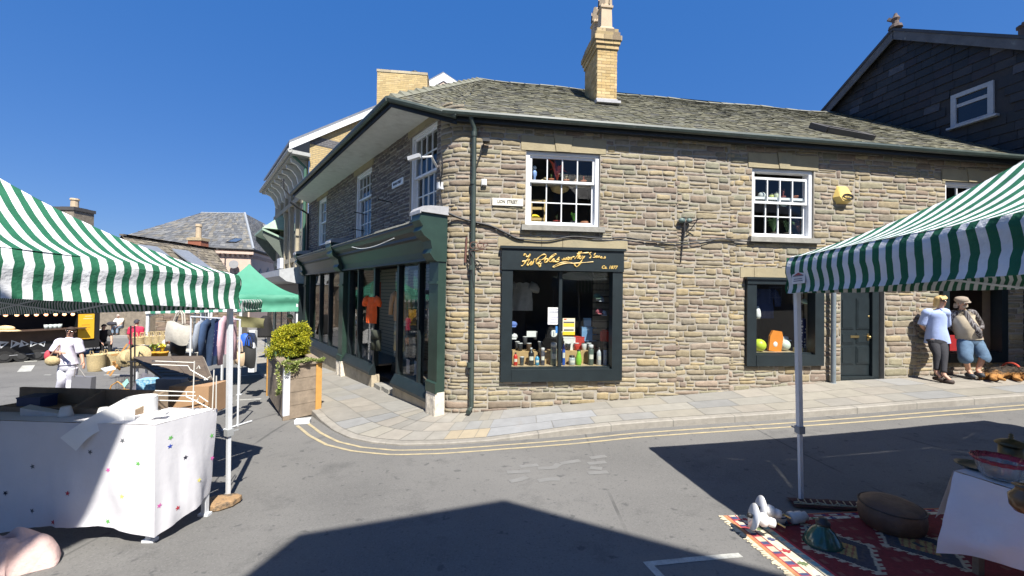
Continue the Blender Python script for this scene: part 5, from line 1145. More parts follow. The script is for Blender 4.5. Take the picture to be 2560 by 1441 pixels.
ms = thing('shadow_shelter', 'unseen slate roof on posts added behind the viewer to shade the star cloth', 'shelter', (c4.x, c4.y, 0))
q = MB(); q.prism(w4, [p.lerp(c4, .4) + Vector((0, 0, .9)) for p in w4]); q.build('roof', SLATE, ms)
for p in w4: p = p.lerp(c4, .45); q = MB(); q.bar((p.x, p.y, -.8), (p.x, p.y, p.z), .2); q.build('post', MORTAR, ms)
w5 = [p.lerp(cen, .06) for p in pts]
q = MB(); q.prism([Vector((p.x, p.y, -.5)) for p in w5], [Vector((p.x, p.y, p.z - .02)) for p in w5]); q.build('wall', pbr('hall_stone', (.26, .22, .16), rough=.9, var=.3, vs=4, bump=.3, bs=8), hb)
# row of houses on the near side of the square, mirrored in the long shopfront
for k, (x0, x1, y, h, c, lab) in enumerate(((-30, -20, -9, 7.0, (.24, .2, .15), 'rubble stone house with white windows at the near end of the market square'), (8, 24, -8, 7.5, (.30, .25, .18), 'buff stone house behind the striped stall on the uphill side'))):
    hs_ = thing('stone_house', lab, 'house', ((x0 + x1) / 2, y - 3, gz((x0 + x1) / 2, y)))
    q = MB(); q.box(x0, x1, y - 7, y, -2, h); q.build('wall', pbr('near_stone%d' % k, c, rough=.9, var=.3, vs=3, bump=.3, bs=8), hs_)
    q = MB(); q.prism([Vector((x0 - .3, y + .4, h)), Vector((x1 + .3, y + .4, h)), Vector((x1 + .3, y - 7.4, h)), Vector((x0 - .3, y - 7.4, h))], [Vector((x0 - .3, y - 3.4, h + 2.6)), Vector((x1 + .3, y - 3.4, h + 2.6)), Vector((x1 + .3, y - 3.6, h + 2.6)), Vector((x0 - .3, y - 3.6, h + 2.6))]); q.build('roof', SLATE, hs_)
    for i in range(int((x1 - x0) / 2.6)):
        for zz in (.9, 3.9):
            x = x0 + .9 + i * 2.6; q = MB(); q.box(x, x + 1.1, y, y + .05, zz, zz + 1.6); wn = q.build('window', WHITE, hs_)
            q = MB()
            for a in (0, 1):
                for b in (0, 1): q.box(x + .1 + a * .5, x + .5 + a * .5, y + .051, y + .06, zz + .1 + b * .75, zz + .75 + b * .75)
            q.build('pane', pbr('dim_pane', ()), wn)
# ------------------------------------------------------------------ market tents
GRN, WHT = (.022, .135, .072), (.74, .75, .77)
STRIPE = stripemat('striped_canvas', GRN, WHT, .1, .5, .75, .03)
STRIPE2 = stripemat('faded_striped_canvas', (.05, .26, .17), (.74, .76, .76), .2, .5, .75, .10)
GREENC = pbr('green_canvas', (.075, .30, .20), rough=.7, var=.1, vs=2, bump=.2, bs=6, trans=.15)
ALU = pbr('aluminium_tube', (.68, .7, .72), rough=.4, metal=.15, var=.08)
def gazebo(label, C0, a, b, feet, size=3.0, sb=None, val=.355, H=1.0, mat=None, name='market_tent', group=None, clip_h=.72, leg_w=.042, sagk=.07, u0=0.0, wave=.014):
    a, b = Vector(a), Vector(b); C0 = Vector(C0)
    sb = sb or size; cs = [C0, C0 + a * size, C0 + a * size + b * sb, C0 + b * sb]; cen = sum(cs, Vector()) / 4; pk = cen + Vector((0, 0, H))
    p1 = C0 + a * size / 2 + b * size / 2; p2 = C0 + a * size / 2 + b * (sb - size / 2); pks = [(p1, p1), (p1, p2), (p2, p2), (p2, p1)]
    t = thing(name, label, 'market tent', onG(cen.x, cen.y), group)
    q = MB(); seed = C0.x * 3.1
    for k in range(4):
        A, B = cs[k], cs[(k + 1) % 4]; L = (B - A).length; ed = (B - A) / L; out = ed.cross(Vector((0, 0, 1))).normalized()
        if out.dot(A - cen) < 0: out = -out
        PA, PB_ = pks[k]; la = (PA - A).dot(ed); lb_ = L - (PB_ - A).dot(ed)
        def roofp(u, v, A=A, B=B, PA=PA, PB_=PB_, L=L):
            p = A.lerp(PA, v).lerp(B.lerp(PB_, v), u); s_ = u
            hip = 1 - abs(2 * u - 1)
            return p + Vector((0, 0, H * (.46 * v + .54 * v * v) - sagk * math.sin(math.pi * min(v * 1.05, 1)) * (.35 + .65 * hip) + .012 * noise.noise((s_ * 6, v * 5, seed + k))))
        q.grid(roofp, 26, 12, None, lambda u, v, la=la, lb_=lb_, L=L: (u0 + la * v + (L - (la + lb_) * v) * u, v))
        def valp(u, v, A=A, B=B, out=out, k=k):
            rip = wave * math.sin(v * 7.5 + noise.noise((u * 3, seed, k)) * 3) + .012 * noise.noise((u * 14, v * 3, seed + k)) + .02 * min(v * 6, 1)
            return A + (B - A) * u + out * (rip) + Vector((0, 0, -val * v + .006 * noise.noise((u * 25, v, seed)))) + ed_(A, B) * .012 * noise.noise((v * 6, u * 2, seed))
        q.grid(valp, 60, 7, None, lambda u, v: (u0 + L * u, v))
    q.build('canopy', mat or STRIPE, t, smooth=True, angle=35)
    q = MB()
    for k in range(4):
        A, B = cs[k], cs[(k + 1) % 4]; A, B = A.lerp(cen, .03) + Vector((0, 0, -.06)), B.lerp(cen, .03) + Vector((0, 0, -.06)); M_ = (A + B) / 2; dn = Vector((0, 0, -.28))
        for p, r_ in ((A, M_ + dn), (A + dn, M_), (M_, B + dn), (M_ + dn, B)): q.bar(p, r_, .028, .018)
    q.build('truss', ALU, t)
    for k in range(4):
        top = cs[k].lerp(cen, .022) + Vector((0, 0, -.03)); f = feet[k] if k < len(feet) and feet[k] is not None else onG(top.x, top.y); f = Vector(f)
        d = (top - f).normalized(); m = f + d * clip_h
        q = MB(); q.bar(m, top, leg_w, leg_w, None, a); q.bar(f, m + d * .1, leg_w * .76, leg_w * .76, None, a); lg = q.build('leg', ALU, t)
        q = MB(); q.bar(m - d * .035, m + d * .035, leg_w * 1.5, leg_w * 1.5, None, a); q.bar(m, m + out * .1, .012, .012); q.build('leg_clip', pbr('clip_grey', (.3, .31, .31), rough=.5), lg)
        q = MB(); q.bar(f + Vector((0, 0, .0)), f + Vector((0, 0, .012)), .11, .11, None, a)
        for h in (.2, .36, .52): q.tube([f + d * h - CF * leg_w * .385, f + d * h - CF * leg_w * .40], .006, 6)
        q.build('foot_plate', ALU, lg)
    return t
def ed_(A, B): return (B - A).normalized()
lc = at(597, 689, 4.22)
gazebo('green and white striped tent over the star cloth table at the left', lc, (-.413, -.911, .078), (-.911, .413, -.045), [gpt(570, 1252)], sagk=.02, sb=7.6, H=.97)
rc = at(1971, 645, 3.97)
tr = gazebo('green and white striped tent sheltering the rug and glass bowl at the right', rc, (.10, -.992, .065), (.992, .10, .03), [gpt(2003, 1255)], sagk=.03, u0=.04, sb=5.2, H=1.0)
# maker's label sewn on the right hand valance
c = at(2011, 694, 3.82); dx = Vector((.10, -.992, .06)).normalized(); n = Vector((-.992, -.10, 0)); T = Matrix(((dx.x, 0, n.x, c.x), (dx.y, 0, n.y, c.y), (dx.z, 1, n.z, c.z), (0, 0, 0, 1))); T = T @ Matrix.Translation((0, 0, .06))
q = MB(T); q.box(-.075, .075, -.06, .055, -.003, .003); lb = q.build('label_patch', pbr('label_white', (.7, .7, .7), rough=.6), tr)
q = MB(T); q.add([(-.055, .02, .005), (.055, .02, .005), (.0, .045, .005)], [(0, 1, 2)]); q.build('emblem', pbr('label_red', (.45, .08, .08), rough=.6), lb)
q = MB(T); q.box(-.06, .06, .01, .018, .004, .006); q.box(-.05, .045, -.018, -.012, .004, .006); q.box(-.055, .05, -.037, -.031, .004, .006); q.build('printed_lines', pbr('label_ink', (.06, .08, .15), rough=.6), lb)
gc = at(746, 738, 12.2)
gazebo('plain green tent behind the striped one beside the golden shrub', gc, (-.83, -.56, 0), (-.56, .83, 0), [], size=2.5, mat=GREENC, val=.5, H=.95, leg_w=.05, sagk=.06, wave=.03)
fc = at(604, 781, 10.2)
gazebo('far pale striped tent over the baskets and clothes', fc + Vector((0, 0, .3)), (-.96, -.28, -.03), (-.28, .96, .0), [], size=2.0, sb=3.0, mat=STRIPE2, val=.28, H=.02, leg_w=.055, sagk=0)
LOGM = pbr('split_log', (.32, .20, .10), rough=.85, var=.3, vs=9, bump=.6, bs=25, dirt=(.09, .07, .05), ds=8, dk=(.5, .62))
v = gpt(549, 1267); q = MB(); q.lathe([(.12, 0), (.135, .02), (.13, .06), (.1, .07), (.04, .075)], 18, Matrix.Translation(v + Vector((0, .02, 0))) @ Matrix.Rotation(rad(20), 4, 'Z') @ Matrix.Scale(1.25, 4, (1, 0, 0)), wob=lambda a, z: .08 * math.sin(3 * a) + .05 * math.sin(7 * a))
tag(q.build('log_slice', LOGM, None, loc=v), 'split log slice at the foot of the left tent pole', 'log')
# ------------------------------------------------------------------ star cloth table
g1, g2 = gpt(378, 1356), gpt(516, 1290)
TA = g1 + Vector((.03, -.02, 0)); sd_ = (g2 - g1); sd_.z = 0; wid = sd_.length + .06; sd_.normalize(); fd_ = Vector((-1, .045, 0)).normalized()
ttop = at(400, 1062, (g1 - EYE).dot(CF)).z
tbk = at(540, 1026, (g2 - EYE).dot(CF)).z
tt = thing('stall_table', 'long trestle table under the white star cloth', 'table', onG(TA.x - 1, TA.y + .3))
LEN = 2.0
def tpt(u, v, z=0): p = TA + fd_ * (LEN * u) + sd_ * (wid * v); return Vector((p.x, p.y, ttop + (tbk - ttop) * v + z))
q = MB(); q.prism([tpt(0.02, .02, -.06), tpt(1, .02, -.06), tpt(1, .98, -.06), tpt(.02, .98, -.06)], [tpt(.02, .02, -.02), tpt(1, .02, -.02), tpt(1, .98, -.02), tpt(.02, .98, -.02)]); q.build('table_top', BOARD, tt)
for u in (.03, .97):
    for v in (.06, .94): p = tpt(u, v, -.06); q = MB(); q.bar(p, onG(p.x, p.y), .045, .045); q.bar(onG(p.x - .05, p.y, .012), onG(p.x + .05, p.y, .012), .06, .024); q.build('leg', ALU, tt)
CLOTH = pbr('star_cloth', attr=True, rough=.85, var=.05, vs=3, bump=.2, bs=6, trans=.08)
def fold(u, v): return .022 * math.sin(u * 23 + 2 * noise.noise((u * 4, v, 1))) * v + .03 * noise.noise((u * 3, v * 2.2, 4)) * v + .011 * noise.noise((u * 22, v * 5, 2)) * (.3 + v)
def fpos(u, v, e=0):                       # front drop, u from right end
    p = tpt(u, 0); g = gz(p.x, p.y) + .075 + .05 * math.sin(u * 6) + .06 * min(1, u * 2) 
    k_ = min(1, u * 7); c_ = (1 - u) ** 8
    return Vector((p.x, p.y, p.z + (g - p.z) * v)) - sd_ * (.012 + k_ * fold(u, v) + .05 * v * math.sin(u * 3.1) + .03 * v * c_ + e) - fd_ * (.012 * c_ + .05 * v * c_)
def spos(u, v, e=0):                       # right end drop, u from the front corner to the back
    p = tpt(0, u); g = gz(p.x, p.y) + .075 + .14 * u
    return Vector((p.x, p.y, p.z + (g - p.z) * v)) - fd_ * (.012 + min(1, u * 7) * .5 * fold(u * .6 + 9, v) + .05 * math.sin(u * 3) * v - .07 * v * u ** 3 + .05 * v * (1 - u) ** 8 + e) - sd_ * ((.012 + .03 * v) * (1 - u) ** 8)
q = MB(); wcol = (.66, .65, .67)
q.grid(lambda u, v: fpos(u, v), 60, 16, wcol); q.grid(lambda u, v: spos(u, v), 26, 16, wcol)
q.grid(lambda u, v: tpt(u, v, .004 * noise.noise((u * 9, v * 5, 3))), 30, 8, wcol)
def star(mb, ctr, ex, ey, n, r_, col, rot):
    P = []
    for k in range(10): a = rot + math.pi * k / 5; rr = r_ if k % 2 == 0 else r_ * .42; P.append(ctr + ex * (rr * math.cos(a)) + ey * (rr * math.sin(a)) + n * .003)
    mb.add([ctr + n * .003] + P, [(0, 1 + k, 1 + (k + 1) % 10) for k in range(10)], col)
CL = {'k': (.03, .03, .05), 'r': (.45, .04, .06), 'p': (.65, .13, .40), 'g': (.14, .45, .10), 'b': (.04, .08, .42), 'y': (.75, .68, .2), 'd': (.12, .13, .14)}
PFc = Plane(TA, fd_, -sd_); PSc = Plane(TA, sd_, -fd_)
for s_, c_ in (('53,1139', 'd'), ('169,1142', 'd'), ('86,1195', 'd'), ('133,1193', 'k'), ('239,1218', 'r'), ('172,1250', 'd'), ('47,1294', 'd'), ('124,1280', 'b'), ('215,1286', 'r'), ('329,1095', 'd'), ('305,1167', 'p'), ('358,1153', 'g'), ('332,1232', 'y'), ('8,1215', 'd'), ('270,1120', 'd'), ('300,1300', 'g'), ('250,1320', 'y')):
    x, y = map(float, s_.split(',')); h = PFc.hit(x, y); u = (h - TA).dot(fd_) / LEN; p0 = tpt(u, 0).z; v = (p0 - h.z) / (p0 - gz(h.x, h.y) - .1)
    if 0 <= u <= 1 and 0 <= v <= 1: star(q, fpos(u, v), -fd_, Vector((0, 0, 1)), -sd_, .024, CL[c_], x)
for s_, c_ in (('417,1094', 'g'), ('507,1095', 'g'), ('445,1146', 'k'), ('510,1159', 'p'), ('392,1257', 'p'), ('424,1272', 'r'), ('415,1115', 'b'), ('470,1210', 'y')):
    x, y = map(float, s_.split(',')); h = PSc.hit(x, y); u = (h - TA).dot(sd_) / wid; p0 = tpt(0, u).z; v = (p0 - h.z) / (p0 - gz(h.x, h.y) - .1)
    if 0 <= u <= 1 and 0 <= v <= 1: star(q, spos(u, v), sd_, Vector((0, 0, 1)), -fd_, .024, CL[c_], x)
tag(q.build('star_cloth', CLOTH, None, True, loc=tpt(0, 0)), 'white cloth printed with small coloured stars, draped to the ground', 'tablecloth')
# things on and behind it
DWOOD = pbr('dark_wood', (.19, .14, .095), rough=.8, var=.3, vs=6, bump=.3, bs=20)
dT = (g1 - EYE).dot(CF)
def tb(u, v, z=0): return tpt(u, v, z)
t = thing('wooden_trough', 'dark open wooden trough on the shaded half of the star cloth table', 'crate', tb(.6, .6)); q = MB()
for v0, v1, h in ((.45, .5, .05), (.92, .97, .17)): q.prism([tb(.24, v0), tb(1, v0), tb(1, v1), tb(.24, v1)], [tb(.24, v0, h), tb(1, v0, h), tb(1, v1, h), tb(.24, v1, h)])
q.prism([tb(.24, .5), tb(1, .5), tb(1, .92), tb(.24, .92)], [tb(.24, .5, .02), tb(1, .5, .02), tb(1, .92, .02), tb(.24, .92, .02)]); q.build('boards', DWOOD, t)
for u in (.24, .55): q = MB(); q.prism([tb(u, .5, .02), tb(u + .015, .5, .02), tb(u + .015, .92, .02), tb(u, .92, .02)], [tb(u, .5, .05), tb(u + .015, .5, .05), tb(u + .015, .92, .17), tb(u, .92, .17)]); q.build('divider', DWOOD, t)
def pbox(name, label, cat, c, sx, sy, sz, mat, rz=0, lid=True):
    q = MB(); q.cbox(Vector(c) + Vector((0, 0, sz / 2)), sx, sy, sz, None, rz)
    if lid: q.cbox(Vector(c) + Vector((0, 0, sz + .006)), sx * 1.04, sy * 1.04, .012, None, rz)
    return tag(q.build(name, mat, None, loc=c), label, cat)
pbox('storage_box', 'dark blue lidded box in the wooden trough on the star cloth table', 'box', tb(.80, .66, .02), .2, .16, .10, pbr('navy_card', (.015, .03, .09), rough=.6), .1)
q = MB(); q.prism([tb(.55, .3), tb(.72, .25), tb(.74, .42), tb(.57, .42)], [tb(.55, .3, .02), tb(.72, .25, .07), tb(.74, .42, .08), tb(.57, .42, .025)]); tag(q.build('tray', pbr('pale_plastic', (.5, .52, .54), rough=.4), None, loc=tb(.6, .35)), 'tilted pale plastic tray beside the wooden trough', 'tray')
for k, (u, lab) in enumerate(((.52, 'upside down white cup nearer the pale tray'), (.34, 'upside down white cup nearer the paper roll'))):
    q = MB(); q.lathe([(.055, 0), (.05, .02), (.035, .085), (.03, .09)], 14, Matrix.Translation(tb(u, .3))); tag(q.build('cup', pbr('white_ceramic', (.6, .6, .58), rough=.3), None, True, loc=tb(u, .3)), lab, 'cup', 'white cups on the star table')
PAPER = pbr('white_paper', (.82, .82, .80), rough=.8, var=.03, trans=.15)
rt_ = at(352, 1062, dT + .22); d_ = dT + .2
q = MB(); q.grid(lambda u, v: rt_ + Vector((.115 * math.cos(u * 5.6 - .5), .115 * math.sin(u * 5.6 - .5), .255 * v - .0)), 24, 3)
A = [rt_ + Vector((-.10, -.06, .25)), rt_ + Vector((-.05, -.1, .0)), at(205, 1098, dT - .03), at(152, 1108, dT - .05), at(182, 1120, dT - .08)]
p0, p1 = rt_ + Vector((-.06, -.10, .255)), rt_ + Vector((-.06, -.10, .0)); e0, e1 = at(150, 1098, dT - .06), at(190, 1122, dT - .06)
q.grid(lambda u, v: (p1.lerp(p0, v)).lerp(e1.lerp(e0, v), u) + Vector((0, -.05 * math.sin(math.pi * u), .05 * math.sin(math.pi * u * 1.2) * (1 - v) + .01)), 14, 6)
tag(q.build('paper_roll', PAPER, None, True, loc=rt_), 'big white paper roll unrolling over the edge of the star cloth table', 'paper roll')
q = MB(); q.cbox(at(398, 1035, dT + .15), .12, .07, .02, None, .3); q.cbox(at(402, 1031, dT + .16), .08, .05, .02, None, .5); tag(q.build('note_pad', PAPER, None, loc=at(398, 1035, dT + .15)), 'small white notepad beside the paper roll', 'notepad')
WIRE = pbr('cream_wire', (.62, .60, .54), rough=.4, var=.05)
dR_ = dT + .35
q = MB()
for pts in ([(480, 1078), (486, 903)], [(531, 1022), (535, 925)], [(540, 1022), (541, 940)], [(392, 1025), (535, 1028)], [(388, 977), (488, 981)], [(388, 989), (490, 990)], [(388, 1001), (485, 1004)], [(466, 980), (466, 992), (490, 1003), (525, 1022)], [(486, 1001), (494, 1001), (498, 990), (520, 1005)], [(380, 903), (486, 907)], [(380, 912), (470, 915), (476, 925), (520, 950)], [(492, 922), (497, 915), (500, 922)], [(520, 946), (526, 942)], [(486, 1075), (500, 1045), (530, 1025)]):
    q.tube([at(x, y, dR_ + .12 * (x - 380) / 150) for x, y in pts], .0055, 5)
tag(q.build('wire_rack', WIRE, None, loc=at(480, 1060, dR_)), 'cream wire display rack on the corner of the star cloth table', 'display rack')
# pale pink fleece in the near left corner
v = gpt(25, 1425)
FLE = pbr('pink_fleece', (.62, .44, .40), rough=.95, var=.18, vs=6, bump=.6, bs=30)
q = MB()
def flc(u, w_):
    a = 2 * math.pi * u; R = .36 * (1 + .16 * math.sin(2 * a + .6) + .07 * math.sin(5 * a)); x, y = R * w_ * math.cos(a) - .16, R * .8 * w_ * math.sin(a)
    f = abs(noise.noise((x * 4 + y * 3, y * 7 - x * 2, 1.7))); g = (1 - abs(math.sin(15 * (.55 * x + y) + 5 * noise.noise((x * 3, y * 3, 6.1))))) ** 2; h = .30 * max(0, 1 - w_ ** 3) ** .6 * (.75 + .35 * math.cos(a + .4)) + .12 * f * (1 - .5 * w_) - .09 * g * (1.1 - w_)
    return v + Vector((x + .05 * g, y - .04 * f, h * .9 + .004))
q.grid(flc, 90, 40)
tag(q.build('fleece_blanket', FLE, None, True, loc=v), 'crumpled pale pink fleece in the near left corner', 'blanket')
# ------------------------------------------------------------------ stall at the right: rugs, lamps, pouffe, white table
R0, R1, R2 = gpt(1808, 1293), gpt(2010, 1462), gpt(2245, 1278)
eu = (R2 - R0); ev = (R1 - R0) * 1.55; Lu, Lv = 2.2, 1.9
eu = eu.normalized() * Lu; ev = ev.normalized() * Lv
def rugc(u, v):
    x, y = u * Lu, v * Lv; r_ = random.Random(int(x * 60) * 7919 + int(y * 60)); RED, DK, CRM = (.17, .014, .02), (.03, .026, .035), (.42, .36, .26)
    j = r_.uniform(.85, 1.15)
    def s(c): return (c[0] * j, c[1] * j, c[2] * j)
    def bord(t, w_):
        if t < .035: return (.45, .20, .09)
        if t < .05: return (.35, .03, .04)
        if t < .10: k = int(w_ / .035) % 4; return ((.5, .44, .32), (.05, .06, .14), (.34, .05, .06), (.5, .44, .32))[k]
        if t < .115: return (.3, .03, .04)
        if t < .20:
            k = (w_ % .17) - .085; m_ = abs(k) * 1.2 + abs(t - .158); kk = int(w_ / .17) % 3
            return (((.34, .03, .04), (.12, .16, .07), (.06, .07, .15))[kk]) if m_ < .042 else (.62, .55, .40)
        if t < .212: return (.05, .05, .06)
        if t < .265: return (.55, .49, .36) if (int(w_ / .03) % 3 == 0 or t < .222) else (.22, .38, .40)
        return (.40, .03, .05)
    m_ = min(x, 9); 
    if x < .29: return s(bord(x, y))
    if y < .12: return s(bord(y * 1.6, x))
    X, Y = (x - .29), (y - .12); px_, py_ = (X % .62) - .31, (Y % .88) - .44; dd = abs(px_) / .29 + abs(py_) / .42
    if dd < .52 and (abs(px_) + abs(py_) * .75) < .13 and not (abs(px_) < .02 and abs(py_) < .04): return s((.40, .27, .09) if int((px_ + py_) * 55) % 3 else (.30, .10, .05))
    if dd < .78: return s((.045, .045, .06) if (int(px_ * 30) + int(py_ * 30)) % 5 else (.07, .06, .06))
    if dd < .86: return s(CRM)
    if dd < .98 and int(py_ / .028) % 2 == 0: return s(CRM)
    if abs(abs(px_) - .27) < .02 and int(Y / .05) % 3 == 0: return s((.20, .06, .05))
    return s(RED)
q = MB(); nu, nv = 190, 130
q_vs = []
for j in range(nv + 1):
    for i in range(nu + 1):
        p = R0 + eu * (i / nu) + ev * (j / nv); q_vs.append((p.x, p.y, gz(p.x, p.y) + .012 + .006 * noise.noise((p.x * 3, p.y * 3, 1))))
b0 = len(q.v); q.v += q_vs
for j in range(nv):
    for i in range(nu): a = j * (nu + 1) + i; q.f.append((a, a + 1, a + nu + 2, a + nu + 1)); q.c.append(rugc((i + .5) / nu, (j + .5) / nv)); q.uv.append(None); q.mi.append(0)
KIL = pbr('woven_wool', attr=True, rough=.95, var=.15, vs=25, bump=.4, bs=200)
rg = thing('patterned_rug', 'large dark red kilim rug with cream edged diamonds and a bright border', 'rug', R0)
q.build('weave', KIL, rg)
q = MB(); r = random.Random(4)
for i in range(150):
    p = R0 + ev * (i / 150); d = -eu.normalized() * r.uniform(.03, .055) + ev.normalized() * r.uniform(-.015, .015); a = onG(p.x, p.y, .01); b = onG(p.x + d.x, p.y + d.y, .006); q.bar(a, b, .007, .004)
q.build('fringe', pbr('cream_fringe', (.62, .54, .38), rough=.95), rg)
# second, rolled-back rug behind
q = MB(); A, B = gpt(1985, 1272), gpt(2185, 1285)
q.grid(lambda u, v: lift(A.lerp(B, u) + Vector((.05 * v, .2 * v, 0)), .02 + .02 * math.sin(v * 3.1) + .01 * noise.noise((u * 8, v * 4, 2))), 40, 10, (.06, .02, .02))
for i in range(12): p = A.lerp(B, i / 12); q.tube([lift(p, .05), lift(p + Vector((.05, -.02, 0)), .055), lift(p + Vector((.07, .05, 0)), .07)], .006, 4, (.42, .36, .24))
q.tube([lift(A.lerp(B, i / 12) + Vector((0, .03 * math.sin(i * 2), 0)), .06) for i in range(13)], .008, 4, (.42, .36, .24))
tag(q.build('folded_rug', KIL, None, True, loc=A), 'dark folded rug with a cream zigzag edge behind the lamps', 'rug')
# pouffe
v = gpt(2228, 1318); LEA = pbr('brown_leather', (.10, .055, .035), rough=.6, var=.3, vs=5, bump=.35, bs=12, dirt=(.17, .10, .06), ds=3)
pf = thing('leather_pouffe', 'low round dark brown leather pouffe on the rug', 'pouffe', v)
q = MB(); q.lathe([(.18, .0), (.21, .02), (.228, .08), (.23, .13), (.215, .19), (.19, .21), (.13, .225), (.05, .23), (.0, .225)], 40, Matrix.Translation(v), wob=lambda a, z: .018 * math.cos(12 * a) * (1 if z < .2 else .4) + .02 * math.sin(2 * a)); q.build('cushion', LEA, pf, True)
q = MB(); q.tube([v + Vector((.219 * math.cos(a), .219 * math.sin(a), .188)) for a in [i * math.pi / 16 for i in range(32)]], .007, 5, closed=True); q.build('seam', pbr('dark_piping', (.05, .03, .02), rough=.6), pf)
# enamel lamps
ENA = pbr('white_enamel', (.75, .75, .74), rough=.25, var=.04, coat=.3)
def lamp(px, py, d, axis, R, label):
    c = at(px, py, d); ax_ = Vector(axis).normalized(); T = Matrix.Translation(c) @ ax_.to_track_quat('Z', 'Y').to_matrix().to_4x4()
    t = thing('enamel_lamp', label, 'lamp', c, 'enamel lamps lying on the rug'); s_ = R / .12
    q = MB(T); q.lathe([(.12 * s_, -.012), (.122 * s_, -.006), (.10 * s_, .008), (.05 * s_, .03), (.03 * s_, .045)], 28); q.build('lamp_shade', ENA, t, True)
    q = MB(T); q.lathe([(.045, .035), (.055, .06), (.05, .09), (.03, .10), (.038, .115), (.036, .15), (.015, .16)], 16); q.build('ceramic_neck', ENA, t, True)
    q = MB(T); q.lathe([(.018, -.02), (.018, -.05), (.01, -.055)], 10); q.build('bulb_socket', BLACKP, t)
    q = MB(T); q.tube([(0, 0, .16), (.02, 0, .19), (-.01, 0, .23)], .008, 6); q.build('brass_loop', BRASS, t)
lamp(1886, 1293, 3.33, (.93, -.22, -.2), .105, 'nearer white enamel lamp shade standing on its edge at the rug corner')
lamp(1903, 1272, 3.47, (.93, -.2, -.2), .105, 'farther white enamel lamp shade leaning behind the nearer one')
q = MB(); v = gpt(1945, 1308); q.lathe([(.02, 0), (.055, .015), (.07, .05), (.06, .085), (.035, .105), (.012, .12), (.0, .122)], 20, Matrix.Translation(v)); 
po = thing('striped_pot', 'small domed pot with dark and white rings beside the enamel lamps', 'pot', v); q.build('pot_body', pbr('cream_glaze', (.55, .52, .48), rough=.3), po, True)
for r_, z_ in ((.066, .078), (.052, .095), (.035, .108)): q = MB(); q.tube([v + Vector((r_ * math.cos(a), r_ * math.sin(a), z_)) for a in [i * math.pi / 10 for i in range(20)]], .006, 5, closed=True); q.build('painted_ring', pbr('blue_black', (.02, .02, .05), rough=.4), po)
for k in range(4): q = MB(); a = k * 1.57 + .5; q.ball(v + Vector((.068 * math.cos(a), .068 * math.sin(a), .04)), .016, 8, 6); q.build('painted_spot', pbr('blue_black', ()), po)
v = gpt(1990, 1310); T = Matrix.Translation(v + Vector((0, 0, .055))) @ Matrix.Rotation(rad(80), 4, 'Y')
jg = thing('ceramic_jug', 'white ceramic jug with dark patches lying on its side next to the ringed pot', 'jug', v)
q = MB(T); q.lathe([(.05, -.06), (.056, -.05), (.056, -.02), (.045, .0), (.05, .02), (.048, .05), (.035, .07), (.04, .09)], 18); q.build('jug_body', pbr('cream_glaze', ()), jg, True)
q = MB(T); q.tube([(.05, 0, .06), (.085, 0, .04), (.08, 0, -.01), (.052, 0, -.03)], .009, 6); q.build('handle', pbr('cream_glaze', ()), jg)
q = MB(T); q.ball((.03, -.042, -.035), (.018, .012, .02), 8, 6); q.build('dark_patch', pbr('blue_black', ()), jg)
v = gpt(2057, 1362); gl = thing('green_lampshade', 'dark green enamel lampshade standing on the red rug', 'lampshade', v)
q = MB(); q.lathe([(.135, .0), (.138, .01), (.12, .05), (.075, .12), (.05, .14), (.045, .16)], 26, Matrix.Translation(v), cap=False); q.build('shade', pbr('green_enamel', (.015, .07, .05), rough=.2, var=.1, coat=.4), gl, True)
q = MB(); q.lathe([(.045, .16), (.05, .165), (.05, .185), (.03, .19), (.03, .21), (.0, .212)], 16, Matrix.Translation(v)); q.build('collar', IRON, gl, True)
q = MB(); P_ = [gpt(1868, 1322), gpt(1900, 1324), gpt(1925, 1316), gpt(1960, 1320), gpt(1990, 1318)]; q.tube(smoothpts([p + Vector((0, 0, .022)) for p in P_], 5), .006, 5); tag(q.build('lamp_flex', IRON, None, loc=P_[0]), 'black flex trailing from the enamel lamps', 'cable')
# white table
A0 = at(2388, 1178, 2.85); th_ = A0.z; dn_ = Vector((.30, -.955, 0)).normalized(); dw = Vector((.955, .30, 0))
wt = thing('side_table', 'table under the plain white cloth at the right edge', 'table', onG(A0.x + .3, A0.y - .4))
def wp(u, v, z=0): p = A0 + dn_ * (1.5 * u) + dw * (.75 * v); return Vector((p.x, p.y, th_ + z))
q = MB(); q.prism([wp(.02, .02, -.04), wp(1, .02, -.04), wp(1, 1, -.04), wp(.02, 1, -.04)], [wp(.02, .02, -.006), wp(1, .02, -.006), wp(1, 1, -.006), wp(.02, 1, -.006)]); q.build('table_top', BOARD, wt)
for u in (.06, .94):
    for v in (.08, .92): p = wp(u, v, -.04); q = MB(); q.bar(p, onG(p.x, p.y), .04, .04); q.build('leg', DWOOD, wt)
WCL = pbr('white_cotton', (.68, .69, .73), rough=.85, var=.05, vs=4, bump=.5, bs=8, trans=.06)
q = MB(); q.grid(lambda u, v: wp(u, v, .003 + .003 * noise.noise((u * 9, v * 6, 1))), 16, 10)
def cw_(u, v):
    p = wp(u, 0); g = gz(p.x, p.y) + .16 + .03 * math.sin(u * 9)
    return Vector((p.x, p.y, p.z + (g - p.z) * v)) - dw * (.01 + .05 * v + .03 * math.sin(u * 15 + 1) * v + .11 * noise.noise((u * 7, v * 2.2, 8)) * v + .02 * noise.noise((u * 24, v * 5, 3)) + .14 * v * (1 - u) ** 8)
def cb_(u, v):
    p = wp(0, u); g = gz(p.x, p.y) + .35; return Vector((p.x, p.y, p.z + (g - p.z) * v)) - dn_ * (.01 + .05 * v + .025 * math.sin(u * 15) * v) - dw * .10 * v * (1 - u) ** 6
q.grid(cw_, 36, 12); q.grid(cb_, 20, 10)
tag(q.build('white_cloth', WCL, None, True, loc=A0), 'plain white cloth hanging over the table with the glass bowl', 'tablecloth')
